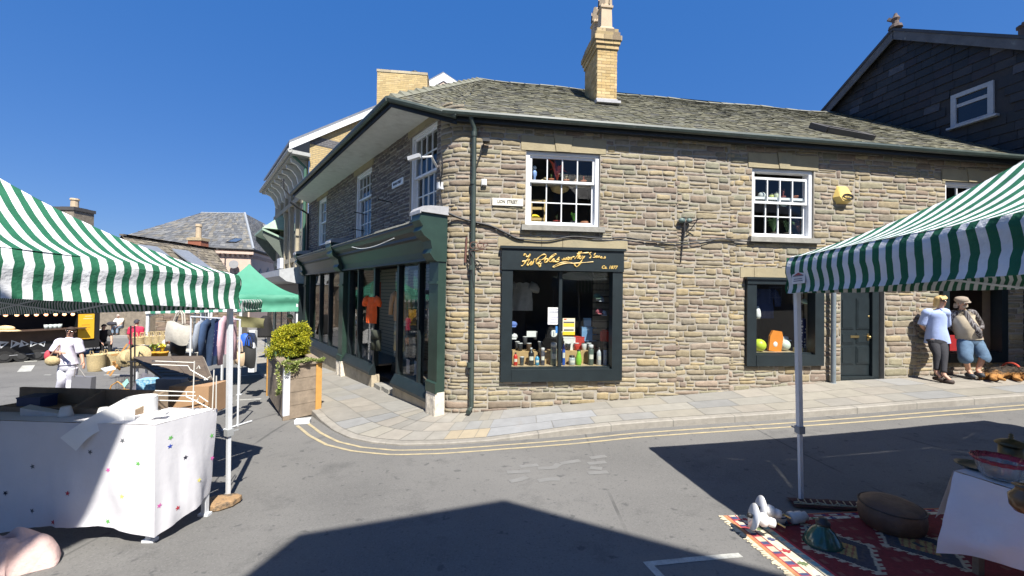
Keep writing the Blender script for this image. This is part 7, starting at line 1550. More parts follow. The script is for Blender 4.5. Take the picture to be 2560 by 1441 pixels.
for k, (px, sz_) in enumerate(((6, 1.0), (36, 1.0), (58, .95), (82, .8), (106, .75))):
    a, z = PT.sz(px, 860); r_ = .16 * sz_; rot = (.2, 2.6, 1.2, 0, .55)[k] * 1.6; q = MB(M); P_ = [Vector((a + r_ * math.cos(rot + t), .012, z + r_ * math.sin(rot + t))) for t in (0, 2.094, 4.189)]; P2 = [Vector((a, .012, z)) + (p - Vector((a, .012, z))) * .62 for p in P_]
    for i in range(3): q.add([P_[i], P_[(i + 1) % 3], P2[(i + 1) % 3], P2[i]], [(0, 1, 2, 3)])
    if k < 3: q.add([P2[0], P2[1], (P2[1] + P2[2]) / 2], [(0, 1, 2)])
    else: q.add([P2[0] * .3 + P2[1] * .7, P2[1], P2[2]], [(0, 1, 2)])
    q.build('triangle_emblem', pbr('emblem_white', (.6, .62, .63), rough=.6, var=.05), ft)
for px in (-60, 11, 54, 93):
    c = PT.hit(px, 890, .03); zg_ = gz(c.x, c.y); c.z = zg_ + .2; q = MB(); q.tube([c - tnn * .2, c], .2, 20); wh = q.build('wheel', pbr('tyre', (.02, .02, .02), rough=.8), ft); q = MB(); q.tube([c, c + tnn * .015], .11, 16); q.build('rim', pbr('dark_rim', (.10, .10, .10), rough=.4, metal=.6), wh)
q = MB(); q.tube([PT.pos(-.3, z0 - .05, .01), PT.pos(tl - .2, z0 - .05, .01)], .03, 6); q.tube([PT.pos(tl + .1, z0 - .2, -.8), PT.pos(tl + 1.6, z0 - .22, -.9)], .05, 6); q.build('tow_bar', pbr('steel_bar', (.3, .3, .3), rough=.4, metal=.5), ft)
a0, zt_ = PT.sz(195, 786); a1, zb_ = PT.sz(233, 846); t = thing('menu_board', 'yellow menu board on the end of the black food trailer', 'sign', PT.pos(a0, zb_, .05)); q = MB(M); q.box(a0, a1, .03, .07, zb_, zt_); q.build('board', pbr('menu_yellow', (.72, .40, .02), rough=.6, var=.05), t)
for k, (u0, u1, v) in enumerate(((.4, .85, .9), (.3, .9, .8), (.2, .7, .55), (.2, .75, .45), (.2, .65, .35))): q = MB(M); q.box(a0 + (a1 - a0) * u0, a0 + (a1 - a0) * u1, .07, .073, zb_ + (zt_ - zb_) * v, zb_ + (zt_ - zb_) * (v + .03)); q.build('menu_line', cmat((.75, .6, .3) if k < 2 else (.5, .25, .02), .6), t)
for k, px in enumerate((116, 127, 138, 149)):
    v = PT.hit(px, 818, .1); v.z = zc + .04; q = MB(); q.lathe([(.055, 0), (.07, .16), (.06, .16)], 12, Matrix.Translation(v)); tag(q.build('cup', cmat((.45, .5, .48), .5), None, True, loc=v), 'pale cup on the trailer counter, one of a row of four', 'cup', 'pale cups on the trailer counter')
v = PT.hit(15, 822, .2); v.z = zc + .04; q = MB(); q.lathe([(.5, 0), (.52, .02), (.4, .05), (.0, .05)], 18, Matrix.Translation(v) @ Matrix.Scale(.35, 4, (0, 1, 0))); q.ball(v + Vector((0, 0, .1)), (.3, .12, .1), 12, 8); tag(q.build('bread_tray', pbr('bread_crust', (.6, .45, .25), rough=.9, var=.3, vs=12), None, True, loc=v), 'pale tray of bread on the trailer counter', 'tray')
# baskets
STRAW = pbr('woven_straw', (.46, .36, .19), rough=.95, var=.25, vs=25, bump=.7, bs=45); WICK = pbr('wicker', (.48, .27, .08), rough=.8, var=.35, vs=30, bump=.8, bs=50)
def basket(px, py, wpx, hpx, d, label, grp='straw baskets on the market stall', onground=True, mat=None, handles=True):
    v = gpt(px, py) if onground else at(px, py, d); d = (v - EYE).dot(CF); r_ = wpx * d / 2000; h = hpx * d / 1000; t = thing('straw_basket', label, 'basket', v, grp)
    q = MB(); q.lathe([(r_ * .82, 0), (r_ * .86, .02), (r_ * .95, h * .4), (r_, h * .95), (r_ * 1.03, h), (r_ * .95, h), (r_ * .88, h * .5), (0, h * .45)], 22, Matrix.Translation(v), wob=lambda a, z: .015 * math.sin(9 * a + z * 40)); q.build('basket_body', mat or STRAW, t, True)
    if handles:
        for s_ in (-1, 1): q = MB(); q.tube([v + Vector((s_ * r_ * .95 * .7 - .06, 0, h)), v + Vector((s_ * r_ * .7 - .04, -.01, h + .1)), v + Vector((s_ * r_ * .7 + .04, -.01, h + .1)), v + Vector((s_ * r_ * .7 + .06, 0, h))], .012, 6); q.build('handle', mat or STRAW, t)
    return t
basket(241, 928, 36, 42, 0, 'tall straw basket on the road, leftmost of the two big ones'); basket(278, 922, 40, 40, 0, 'tall straw basket on the road behind the folding stool')
for px, py, w_, lab in ((347, 864, 26, 'large straw basket at the left end of the stall table'), (373, 862, 20, 'small straw basket second along the stall table'), (391, 861, 19, 'small straw basket third along the stall table'), (408, 860, 19, 'small straw basket at the right end of the stall table')): basket(px, py, w_, 21, 9.6, lab, onground=False)
v = gpt(293, 992); t = thing('wicker_basket', 'orange brown wicker basket with a tall hoop handle on the road', 'basket', v); d = (v - EYE).dot(CF); r_ = .2
q = MB(); q.lathe([(r_ * .9, 0), (r_ * 1.1, .08), (r_ * 1.15, .12), (r_ * 1.05, .13), (r_, .05), (0, .04)], 22, Matrix.Translation(v), wob=lambda a, z: .03 * math.sin(13 * a)); q.build('basket_body', WICK, t, True); q = MB(); q.tube([v + Vector((-r_, 0, .1)), v + Vector((-r_ * .75, 0, .26)), v + Vector((0, .0, .36)), v + Vector((r_ * .75, 0, .26)), v + Vector((r_, 0, .1))], .014, 6); q.build('hoop_handle', WICK, t)
def hat(px, py, d, r_, tilt, label, c=STRAW):
    v = at(px, py, d); q = MB(); q.lathe([(r_, 0), (r_, .01), (r_ * .5, .015), (r_ * .48, r_ * .4), (r_ * .35, r_ * .5), (0, r_ * .52)], 22, Matrix.Translation(v) @ Matrix.Rotation(tilt, 4, 'X') @ Matrix.Rotation(.3, 4, 'Y')); tag(q.build('straw_hat', c, None, True, loc=v), label, 'hat')
hat(346, 890, 7.6, .2, rad(65), 'wide straw hat with brim facing up beside the black stand'); hat(318, 896, 7.7, .17, rad(70), 'straw hat half hidden behind the folding stool')
# folding stool with a white tray
v = gpt(290, 948); t = thing('folding_stool', 'orange wooden folding stool leaning open on the road', 'stool', v); OW = pbr('orange_wood', (.42, .22, .07), rough=.6, var=.25, vs=8); dS = (v - EYE).dot(CF)
for a, b in (((275, 940), (328, 862)), ((268, 936), (318, 860)), ((282, 905), (300, 925))): q = MB(); q.bar(at(*a, dS), at(*b, dS + .25), .03, .045); q.build('stool_leg', OW, t)
q = MB(); q.prism([at(278, 890, dS), at(312, 888, dS), at(312, 888, dS + .3), at(282, 890, dS + .3)], [at(278, 886, dS), at(312, 884, dS), at(312, 884, dS + .3), at(282, 886, dS + .3)]); q.build('stool_seat', OW, t)
q = MB(); A = [at(252, 924, 8), at(282, 917, 8), at(290, 924, 7.8), at(262, 930, 7.8)]; q.prism(A, [p + Vector((0, 0, .02)) for p in A]); tag(q.build('white_tray', cmat(WHT_P, .4), None, loc=A[0]), 'flat white tray on the road beside the tall baskets', 'tray')
# black stand, wire basket, blue box, cloths
q = MB()
for x in (327, 337): q.tube([at(x, 815, 7.2), at(x, 975, 7.2)], .012, 6)
q.tube([at(327, 820, 7.2), at(337, 820, 7.2)], .012, 6); q.tube([at(318, 905, 7.2), at(350, 905, 7.2)], .012, 6); v = at(330, 970, 7.2); q.tube([at(330, 905, 7.2), onG(v.x, v.y)], .014, 6)
tag(q.build('black_stand', IRON, None, loc=onG(v.x, v.y)), 'thin black metal stand between the hats and the slatted crate', 'stand')
v = gpt(303, 978); q = MB(); wv, hv = .30, .36
for i in range(9):
    x = -wv / 2 + wv * i / 8
    for y in (0, .2): q.tube([v + Vector((x, y, .04)), v + Vector((x * 1.1, y, hv))], .004, 4)
for z in (.04, .2, hv): q.tube([v + Vector((-wv / 2 * (1 + z * .25), 0, z)), v + Vector((wv / 2 * (1 + z * .25), 0, z)), v + Vector((wv / 2 * (1 + z * .25), .2, z)), v + Vector((-wv / 2 * (1 + z * .25), .2, z))], .005, 4, closed=True)
tag(q.build('wire_basket', IRON, None, loc=v), 'black wire basket behind the wicker basket', 'wire basket')
MOS, nt, b_, tc = newmat('blue_mosaic'); n_ = _noise(nt, tc.outputs['Object'], 28, 3, .6); nt.links.new(_mix(nt, _ramp(nt, n_, .4, .6), (.12, .33, .52), (.4, .58, .68)), b_.inputs['Base Color'])
pbox('mosaic_box', 'light blue patterned box in front of the slatted crate', 'box', at(378, 973, 6.6), .31, .2, .16, MOS, .1)
q = MB(); v = at(345, 978, 6.9); q.grid(lambda u, w_: v + Vector((-.12 + .3 * u + .08 * w_, .03 * math.sin(u * 9), .32 * w_ * (.6 + .4 * math.sin(u * 3)) + .03 * noise.noise((u * 5, w_ * 4, 2)))), 14, 10); tag(q.build('grey_cloth', pbr('mauve_grey', (.20, .19, .22), rough=.9, var=.2, bump=.3, bs=12), None, True, loc=v), 'mauve grey cloth heaped beside the light blue box', 'cloth')
q = MB(); A = [at(305, 960, 7), at(316, 948, 7), at(320, 958, 7), at(311, 970, 7)]; q.prism(A, [p + Vector((0, .02, 0)) for p in A]); tag(q.build('paper_leaflet', cmat((.35, .65, .58), .7), None, loc=A[0]), 'mint green leaflet hanging over the wicker basket', 'leaflet')
# slatted crate
SLW = pbr('brown_slats', (.10, .075, .055), rough=.75, var=.25, vs=5, bump=.3, bs=25)
t = thing('slatted_crate', 'large brown slatted crate lying tilted behind the cream wire rack', 'crate', gpt(430, 985)); dC = 5.6
TLc, TRc, BRc, BLc = at(338, 895, dC + .55), at(505, 893, dC + .75), at(528, 950, dC), at(418, 952, dC - .1)
for k in range(8):
    v0, v1 = k / 8, (k + .66) / 8; q = MB(); A = [TLc.lerp(BLc, v0), TRc.lerp(BRc, v0), TRc.lerp(BRc, v1), TLc.lerp(BLc, v1)]; q.prism(A, [p + Vector((0, .01, .018)) for p in A]); q.build('slat', SLW, t)
for A, B in ((TLc, BLc), (TRc, BRc), (TLc.lerp(TRc, .55), BLc.lerp(BRc, .55))): q = MB(); q.bar(A + Vector((0, -.01, .0)), B + Vector((0, -.01, 0)), .03, .035); q.build('batten', SLW, t)
q = MB(); A = [TRc, BRc, BRc + Vector((.02, .1, -.28)), TRc + Vector((.02, .1, -.28))]; q.prism(A, [p + Vector((.03, 0, .0)) for p in A]); q.build('end_board', pbr('grey_board', (.20, .18, .15), rough=.8), t)
pbox('cardboard_box', 'brown cardboard box behind the cream wire rack', 'box', at(497, 1028, dT + .9), .4, .3, .3, pbr('cardboard', (.36, .22, .12), rough=.9, var=.1), .05, False)
pbox('grey_bin', 'plain grey panel standing left of the cardboard box', 'panel', at(428, 1030, dT + 1.0), .27, .1, .37, pbr('mid_grey', (.22, .22, .24), rough=.7), .05, False)
# stall tables further back
def simple_table(px0, px1, py, d, dep, label, topc, cloth=None, drop=.5):
    a, b = at(px0, py, d), at(px1, py, d); t = thing('stall_table', label, 'table', onG((a.x + b.x) / 2, a.y)); q = MB(); q.box(a.x, b.x, a.y, a.y + dep, a.z - .04, a.z); q.build('table_top', topc, t)
    for x in (a.x + .05, b.x - .05):
        for y in (a.y + .05, a.y + dep - .05): q = MB(); q.bar(Vector((x, y, a.z - .04)), onG(x, y), .035, .035); q.build('leg', ALU, t)
    if cloth: q = MB(); q.grid(lambda u, v: Vector((a.x + (b.x - a.x) * u, a.y - .015 - .02 * math.sin(u * 25) * v, a.z - drop * v)), 24, 3); q.build('table_skirt', cloth, t)
simple_table(335, 425, 863, 9.5, .6, 'stall table carrying the straw baskets under the far striped tent', pbr('white_top', (.55, .54, .5)), pbr('black_skirt', (.02, .018, .018), rough=.9), .55)
simple_table(412, 516, 882, 8.6, .6, 'stall table with weathered grey boards under the clothes', pbr('weathered_top', (.45, .42, .36), rough=.9, var=.25, vs=4), pbr('weathered_skirt', (.24, .22, .19), rough=.9, var=.3, vs=3), .22)
for px, py, c, lab in ((385, 893, (.62, .30, .02), 'orange pot of flowers low on the left'), (406, 893, (.6, .30, .03), 'orange pot of yellow flowers beside the weathered table')):
    plant(at(px, py + 8, 8.3), .10, .2, c, (.6, .5, .05) if px > 400 else (.3, .4, .08), lab, False, 30)
for px, py, s_, lab in ((424, 858, .16, 'white and grey folded bag on the basket table'), (438, 858, .14, 'small white bag beside the folded bag')): q = MB(); v = at(px, py, 9.0); q.ball(v, (s_, s_ * .6, s_ * .7), 12, 8); tag(q.build('folded_bag', cmat((.6, .58, .54), .9), None, True, loc=v), lab, 'bag')
# hanging bags and the clothes rail
def tote(px, py, w_, h, d, mat, label, yaw=0):
    v = at(px, py, d); t = thing('tote_bag', label, 'bag', v); T = Matrix.Translation(v) @ Matrix.Rotation(yaw, 4, 'Y'); q = MB(T)
    for sg in (1, -1): q.grid(lambda u, k: Vector(((u - .5) * w_ * (1 - .12 * k + .1 * math.sin(k * 3)), sg * .09 * math.sin(math.pi * u) * math.sin(math.pi * (.15 + .7 * k)), -h * k + .03 * math.sin(u * 6))), 12, 8)
    q.build('bag_body', mat, t, True)
    for sg in (-1, 1): q = MB(T); q.tube([(-w_ * .2, sg * .03, 0), (-w_ * .12, sg * .03, .18), (0, sg * .02, .26), (w_ * .12, sg * .03, .18), (w_ * .2, sg * .03, 0)], .013, 6); q.build('handle', mat, t)
CANV = pbr('canvas_cream', (.50, .47, .41), rough=.9, var=.25, vs=6, bump=.4, bs=12)
tote(448, 808, .50, .42, 8.2, CANV, 'big cream canvas tote hanging from the far striped tent', .12); tote(445, 855, .34, .26, 8.5, cmat((.015, .014, .014), .7), 'black bag hanging under the cream canvas tote'); tote(498, 835, .22, .35, 8.3, pbr('floral_pink', (.45, .35, .34), rough=.9, var=.35, vs=18), 'pale pink patterned bag left of the navy coat'); tote(430, 838, .3, .22, 8.7, pbr('tan_bag', (.32, .16, .1), rough=.8), 'tan leather bag behind the cream canvas tote')
tote(598, 880, .22, .26, 8.0, pbr('kraft', (.5, .37, .24), rough=.8), 'kraft coloured bag right of the white tent pole'); tote(622, 868, .3, .42, 8.4, cmat((.02, .02, .02), .8), 'slumped black bag on the road beyond the tent pole')
dRl = 7.4; q = MB(); A, B = at(478, 792, dRl + .6), at(600, 800, dRl - .4); q.tube([A, B], .016, 8)
for p in (A, B): q.tube([p, onG(p.x, p.y)], .016, 8); q.tube([onG(p.x - .05, p.y - .3, .02), onG(p.x + .05, p.y + .3, .02)], .016, 6)
tag(q.build('clothes_rail', ALU, None, loc=A), 'metal clothes rail hung with coats behind the left tent pole', 'clothes rail')
def cT(px, py, d, yaw): return Matrix.Translation(at(px, py, d)) @ Matrix.Rotation(yaw, 4, 'Z') @ Matrix.Rotation(rad(90), 4, 'X')
garment(cT(532, 797, 7.35, 1.65), 'long navy blue coat on the clothes rail', 'coat', 'coat', .36, .85, (.03, .06, .13), .62, .17, 1.2)
garment(cT(550, 800, 7.2, 1.75), 'navy dress with white spots between the coat and the pink top', 'dress', 'spotted_dress', .34, .62, (.02, .03, .1), 0, flare=1.35, mat=POLK)
garment(cT(570, 790, 7.05, 1.8), 'pale pink long sleeved top at the near end of the clothes rail', 'top', 'pink_blouse', .34, .66, (.56, .36, .40), .75, .16, 1.15)
garment(cT(518, 800, 7.6, 1.6), 'grey blue shirt behind the navy coat', 'shirt', 'shirt', .34, .7, (.25, .28, .33), .5, .16)
OLV = pbr('olive_canvas', (.15, .14, .06), rough=.9, var=.25, vs=5, bump=.4, bs=10)
q = MB(); v0, v1 = at(592, 790, 9.3), at(662, 797, 9.3); q.grid(lambda u, w_: v0.lerp(v1, u) + Vector((0, .05 * math.sin(w_ * 3) * math.sin(u * 5), -.26 * w_ * (1 - .15 * u))), 14, 6); tag(q.build('olive_sheet', OLV, None, True, loc=v0), 'olive canvas sheet hanging under the green tent', 'canvas')
v = gpt(662, 905); q = MB(); vt = at(664, 790, (v - EYE).dot(CF)); t = thing('folded_parasol', 'black skirt on a thin display stand beyond the golden shrub', 'display stand', v); q.tube([v, vt], .015, 6); q.tube([v + Vector((-.25, 0, .02)), v + Vector((.25, 0, .02))], .015, 6); q.tube([v + Vector((0, -.25, .02)), v + Vector((0, .25, .02))], .015, 6); q.build('stand_pole', IRON, t)
hh = (vt.z - at(664, 842, (v - EYE).dot(CF)).z); q = MB(); q.lathe([(.36, -hh), (.34, -hh * .9), (.24, -hh * .4), (.2, -.1), (.1, .0), (.0, .01)], 20, Matrix.Translation(vt), wob=lambda a, z: .06 * math.sin(7 * a)); q.build('skirt', cmat((.012, .011, .011), .9), t, True)
t['label'] = 'black skirt on a thin display stand beyond the golden shrub'; t.name = 'display_stand'
q = MB(); v = at(632, 878, 9.6); q.cbox(v, .14, .1, 1.0); tag(q.build('display_stand', cmat((.7, .72, .74), .5), None, loc=v), 'narrow white panel standing under the green tent', 'panel')
q = MB(); v = at(612, 855, 9.4); q.ball(v, (.16, .1, .2), 12, 8); tag(q.build('blue_bag', cmat((.02, .10, .5), .6), None, True, loc=v), 'bright blue bag left of the narrow white panel', 'bag')
q = MB(); v = gpt(757, 1058); q.cbox(v + Vector((0, 0, .03)), .24, .13, .05, None, .25); q.cbox(v + Vector((0, 0, .062)), .25, .14, .012, None, .25); tag(q.build('takeaway_box', cmat((.75, .76, .77), .6), None, loc=v), 'white foam takeaway box in the gutter beside the wooden planter', 'litter')
# silver car glimpsed beyond the shrub
v = at(752, 862, 19.5); v.z = gz(v.x, v.y); t = thing('parked_car', 'silver car parked beyond the golden shrub beside the dark shop', 'car', v); sdd = PL.d; M = Matrix(((sdd.x, -sdd.y, 0, v.x), (sdd.y, sdd.x, 0, v.y), (0, 0, 1, v.z), (0, 0, 0, 1)))
q = MB(M); prof = [(-.1, .35), (-.05, .75), (.9, .88), (1.5, 1.38), (3.0, 1.42), (3.8, .95), (4.1, .8), (4.1, .35)]; q.prism([Vector((x, -.8, z)) for x, z in prof], [Vector((x, .8, z)) for x, z in prof]); q.build('car_body', pbr('silver_paint', (.42, .45, .48), rough=.25, metal=.4, var=.03), t)
q = MB(M); q.prism([Vector(p) for p in ((.95, -.7, .9), (.95, .7, .9), (1.49, .62, 1.36), (1.49, -.62, 1.36))], [Vector(p) for p in ((.93, -.7, .92), (.93, .7, .92), (1.47, .62, 1.38), (1.47, -.62, 1.38))]); q.build('windscreen', pbr('dark_glass', (.02, .025, .03), rough=.05, var=0), t)
for x in (.7, 3.3):
    for y in (-.8, .62): q = MB(M); q.tube([(x, y, .32), (x, y + .18, .32)], .32, 18); q.build('wheel', pbr('tyre', ()), t)
for y in (-.55, .55): q = MB(M); q.ball((-.06, y, .65), (.05, .16, .09), 10, 6); q.build('headlight', cmat((.7, .7, .7), .1), t)
# ------------------------------------------------------------------ wooden planter with golden conifer
C0, C1, C2 = gpt(707, 1053), gpt(803, 1037), gpt(664, 1006)
pu = (C1 - C0); pu.z = 0; pw = pu.length; pu.normalize(); pv = (C2 - C0); pv.z = 0; pd_ = pv.length; pv.normalize()
dP = (C0 - EYE).dot(CF); ph_ = at(707, 905, dP).z - C0.z; pz = min(C0.z, C1.z) - .03
OLDW = pbr('old_planks', (.24, .19, .14), rough=.9, var=.35, vs=5, bump=.5, bs=18, dirt=(.11, .09, .07), ds=3, dk=(.55, .75)); NEWW = pbr('new_timber', (.50, .27, .07), rough=.7, var=.15, vs=5, bump=.2, bs=15); WHW = pbr('whitewashed_post', (.62, .63, .66), rough=.8, var=.1, dirt=(.3, .26, .22), ds=4, dk=(.66, .8))
pt = thing('wooden_planter', 'square timber planter with one whitened and one orange corner post', 'planter', C0 + pu * pw / 2 + pv * pd_ / 2)
def pp(u, v, z): p = C0 + pu * u + pv * v; return Vector((p.x, p.y, pz + z))
def pblock(u0, u1, v0, v1, z0, z1, name, mat): q = MB(); q.prism([pp(u0, v0, z0), pp(u1, v0, z0), pp(u1, v1, z0), pp(u0, v1, z0)], [pp(u0, v0, z1), pp(u1, v0, z1), pp(u1, v1, z1), pp(u0, v1, z1)]); return q.build(name, mat, pt)
pwd = .11; H_ = ph_
for (u, v, m) in ((0, 0, None), (pw - pwd, 0, NEWW), (0, pd_ - pwd, NEWW), (pw - pwd, pd_ - pwd, OLDW)):
    if m is None: pblock(0, pwd, 0, pwd, .0, .14, 'post_foot', OLDW); pblock(0, pwd, 0, pwd, .14, H_ - .04, 'corner_post', WHW)
    else: pblock(u, u + pwd, v, v + pwd, 0, H_ - .04, 'corner_post', m)
for k in range(4):
    z0, z1 = .06 + (H_ - .1) * k / 4, .06 + (H_ - .1) * (k + .97) / 4
    pblock(pwd, pw - pwd, .02, .06, z0, z1, 'plank', OLDW); pblock(pwd, pw - pwd, pd_ - .06, pd_ - .02, z0, z1, 'plank', OLDW)
n = max(4, int(pd_ / .2))
for k in range(n):
    v0, v1 = pwd + (pd_ - 2 * pwd) * k / n, pwd + (pd_ - 2 * pwd) * (k + .96) / n
    pblock(.02, .06, v0, v1, .05, H_ - .03, 'plank', OLDW); pblock(pw - .06, pw - .02, v0, v1, .05, H_ - .03, 'plank', OLDW)
for (u0, u1, v0, v1) in ((-.02, pw + .02, -.02, .13), (-.02, pw + .02, pd_ - .13, pd_ + .02), (-.02, .13, .13, pd_ - .13), (pw - .13, pw + .02, .13, pd_ - .13)): pblock(u0, u1, v0, v1, H_ - .04, H_, 'rim_board', OLDW)
pblock(.1, pw - .1, .1, pd_ - .1, H_ - .12, H_ - .07, 'soil', pbr('soil', (.04, .03, .02), rough=1))
LEAFY = pbr('golden_leaves', attr=True, rough=.6, var=.15, vs=12, trans=.25)
def leafcloud(mb, pts, size, pal, r, up=.35):
    for p, n, k in pts:
        s = size * r.uniform(.6, 1.3); a = Vector((r.gauss(0, 1), r.gauss(0, 1), r.gauss(0, 1) + up)).normalized(); a = (a + n * .9).normalized(); b = a.cross(Vector((r.gauss(0, 1), r.gauss(0, 1), r.gauss(0, 1)))).normalized(); c = pal[min(len(pal) - 1, int(k * len(pal)))]; g = r.uniform(.8, 1.2)
        mb.add([p - b * s * .35, p + a * s * .5 - b * s * .15, p + a * s, p + a * s * .5 + b * s * .35, p + b * s * .2], [(0, 1, 2, 3, 4)], (c[0] * g, c[1] * g, c[2] * g))
sc_ = pp(pw * .42, pd_ * .50, H_ - .08); dS = (sc_ - EYE).dot(CF); sh_ = at(735, 820, dS).z - sc_.z; sr = .34
r = random.Random(12); cl = []
for i in range(380):                       # clumps over a leaning cone with a lopsided top
    h = r.random() ** .85; a = r.uniform(0, 6.283); rr = sr * (.98 - .38 * h ** 5) * (1 + .13 * noise.noise((math.cos(a) * 1.3, math.sin(a) * 1.3, h * 3.2)) + .06 * math.sin(5 * a + h * 9)) * r.uniform(.78, 1.05)
    cl.append((sc_ + Vector((math.cos(a) * rr + .06 * h, math.sin(a) * rr, (.06 + h * sh_ * (.96 + .07 * math.cos(a - .2))))), Vector((math.cos(a), math.sin(a), .5)).normalized(), r.uniform(.045, .085), r.random()))
pts = []
for c, n, cr_, tone in cl:
    for k in range(58):
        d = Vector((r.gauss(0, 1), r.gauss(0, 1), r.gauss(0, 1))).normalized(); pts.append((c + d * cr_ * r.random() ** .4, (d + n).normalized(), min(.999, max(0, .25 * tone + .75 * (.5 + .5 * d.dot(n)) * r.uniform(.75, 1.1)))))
t = thing('golden_conifer', 'dense golden yellow conifer growing in the timber planter', 'shrub', sc_)
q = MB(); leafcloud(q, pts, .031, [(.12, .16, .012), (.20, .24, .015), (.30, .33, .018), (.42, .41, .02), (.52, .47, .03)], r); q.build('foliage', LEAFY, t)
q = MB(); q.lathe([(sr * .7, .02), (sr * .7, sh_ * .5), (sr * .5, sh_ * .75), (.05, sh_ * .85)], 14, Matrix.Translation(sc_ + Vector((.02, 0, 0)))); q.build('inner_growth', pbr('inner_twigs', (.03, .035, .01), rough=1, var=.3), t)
q = MB(); q.tube([sc_ + Vector((0, 0, -.1)), sc_ + Vector((.02, 0, sh_ * .6))], .03, 8); q.build('stem', pbr('bark', (.12, .08, .05), rough=.9), t)
t = thing('variegated_creeper', 'pale green and cream creeper spilling over the planter rim', 'plant', pp(pw / 2, .1, H_)); pts = []
for i in range(1500): u = r.random(); v = abs(r.gauss(0, .07)); pts.append((pp(u * (pw + .06) - .03, v - .05 + .05 * math.sin(u * 19), H_ + .01 + .035 * r.random() + .02 * math.sin(u * 13)), Vector((0, -.4, .7)), r.random()))
for i in range(260): z = r.random() ** .7; pts.append((pp(-.04 + r.gauss(0, .02), .30 + .13 * math.sin(z * 7) + r.gauss(0, .04), H_ - z * .62), Vector((-.8, 0, .3)), r.random()))
for i in range(300): z = r.random() * .2; pts.append((pp(.0 + .25 * r.random(), -.05, H_ - z * r.random()), Vector((0, -.8, .3)), r.random()))
q = MB(); leafcloud(q, pts, .035, [(.13, .20, .03), (.22, .30, .05), (.34, .38, .10), (.5, .5, .25)], r); q.build('leaves', LEAFY, t)
t = thing('grass_tuft', 'blue green grassy tuft at the left of the planter', 'plant', pp(.1, pd_ * .75, H_)); q = MB()
for i in range(260):
    p = pp(r.uniform(-.02, .26), r.uniform(pd_ * .35, pd_ * .95), H_ - .05); a = r.uniform(0, 6.28); L = r.uniform(.15, .34); o = Vector((math.cos(a) - .4, math.sin(a) - .2, 0)) * L * .5; s_ = Vector((-o.y, o.x, 0)).normalized() * .006; g = r.uniform(.6, 1.3)
    q.add([p - s_, p + s_, p + o * .5 + Vector((0, 0, L * .7)) + s_ * .7, p + o * 1.2 + Vector((0, 0, L * .75)), p + o * .5 + Vector((0, 0, L * .7)) - s_ * .7], [(0, 1, 2, 4), (4, 2, 3)], (.07 * g, .13 * g, .05 * g))
q.build('blades', LEAFY, t)
# ------------------------------------------------------------------ people and the dog
def skin(name, J, E, root, mats, parent=None, sub=2, loc=None):
    names = list(J); idx = {k: i for i, k in enumerate(names)}
    me = bpy.data.meshes.new('s'); me.from_pydata([tuple(J[k][0]) for k in names], [(idx[a], idx[b]) for a, b in E], []); ob = bpy.data.objects.new('s', me); COL.objects.link(ob)
    m = ob.modifiers.new('k', 'SKIN'); m.branch_smoothing = .6
    for k in names:
        rr = J[k][1]; rr = rr if isinstance(rr, tuple) else (rr, rr); me.skin_vertices[0].data[idx[k]].radius = rr; me.skin_vertices[0].data[idx[k]].use_root = (k == root)
    s_ = ob.modifiers.new('s', 'SUBSURF'); s_.levels = sub; s_.render_levels = sub
    dg = bpy.context.evaluated_depsgraph_get(); em = bpy.data.meshes.new_from_object(ob.evaluated_get(dg)); q = MB(); q.add([v.co.copy() for v in em.vertices], [tuple(p.vertices) for p in em.polygons])
    bpy.data.objects.remove(ob); bpy.data.meshes.remove(em)
    return q.build(name, mats, parent, True, loc=loc)
SKINM = pbr('skin', (.52, .30, .21), rough=.55, var=.08, vs=8); SKIN2 = pbr('skin_tanned', (.48, .27, .18), rough=.55, var=.1, vs=8); SHADES = pbr('sunglasses', (.012, .010, .012), rough=.12, var=0)
def rings(q, R, n=20, wr=.004):
    vs = []
    for k, (c, x, y, a, b) in enumerate(R):
        for i in range(n): t = 2 * math.pi * i / n; m = 1 + wr * 6 * noise.noise((c.x * 3 + math.cos(t) * 2, math.sin(t) * 2, c.z * 9)); vs.append(c + x * (a * m * math.copysign(abs(math.cos(t)) ** .85, math.cos(t))) + y * (b * m * math.copysign(abs(math.sin(t)) ** .85, math.sin(t))))
    m = len(R); q.add(vs, [(j * n + i, j * n + (i + 1) % n, (j + 1) * n + (i + 1) % n, (j + 1) * n + i) for j in range(m - 1) for i in range(n)] + [tuple((m - 1) * n + i for i in range(n))])
def limb(q, P, r, n=12):
    P = smoothpts([Vector(p) for p in P], 4); m = len(P) - 1; rr = []
    for i in range(m + 1): x = i / m * (len(r) - 1); k = min(int(x), len(r) - 2); rr.append((r[k] + (r[k + 1] - r[k]) * (x - k)) * (1 + .06 * noise.noise((i * .8, r[0] * 90, P[0].x))))
    q.tube(P, rr, n)
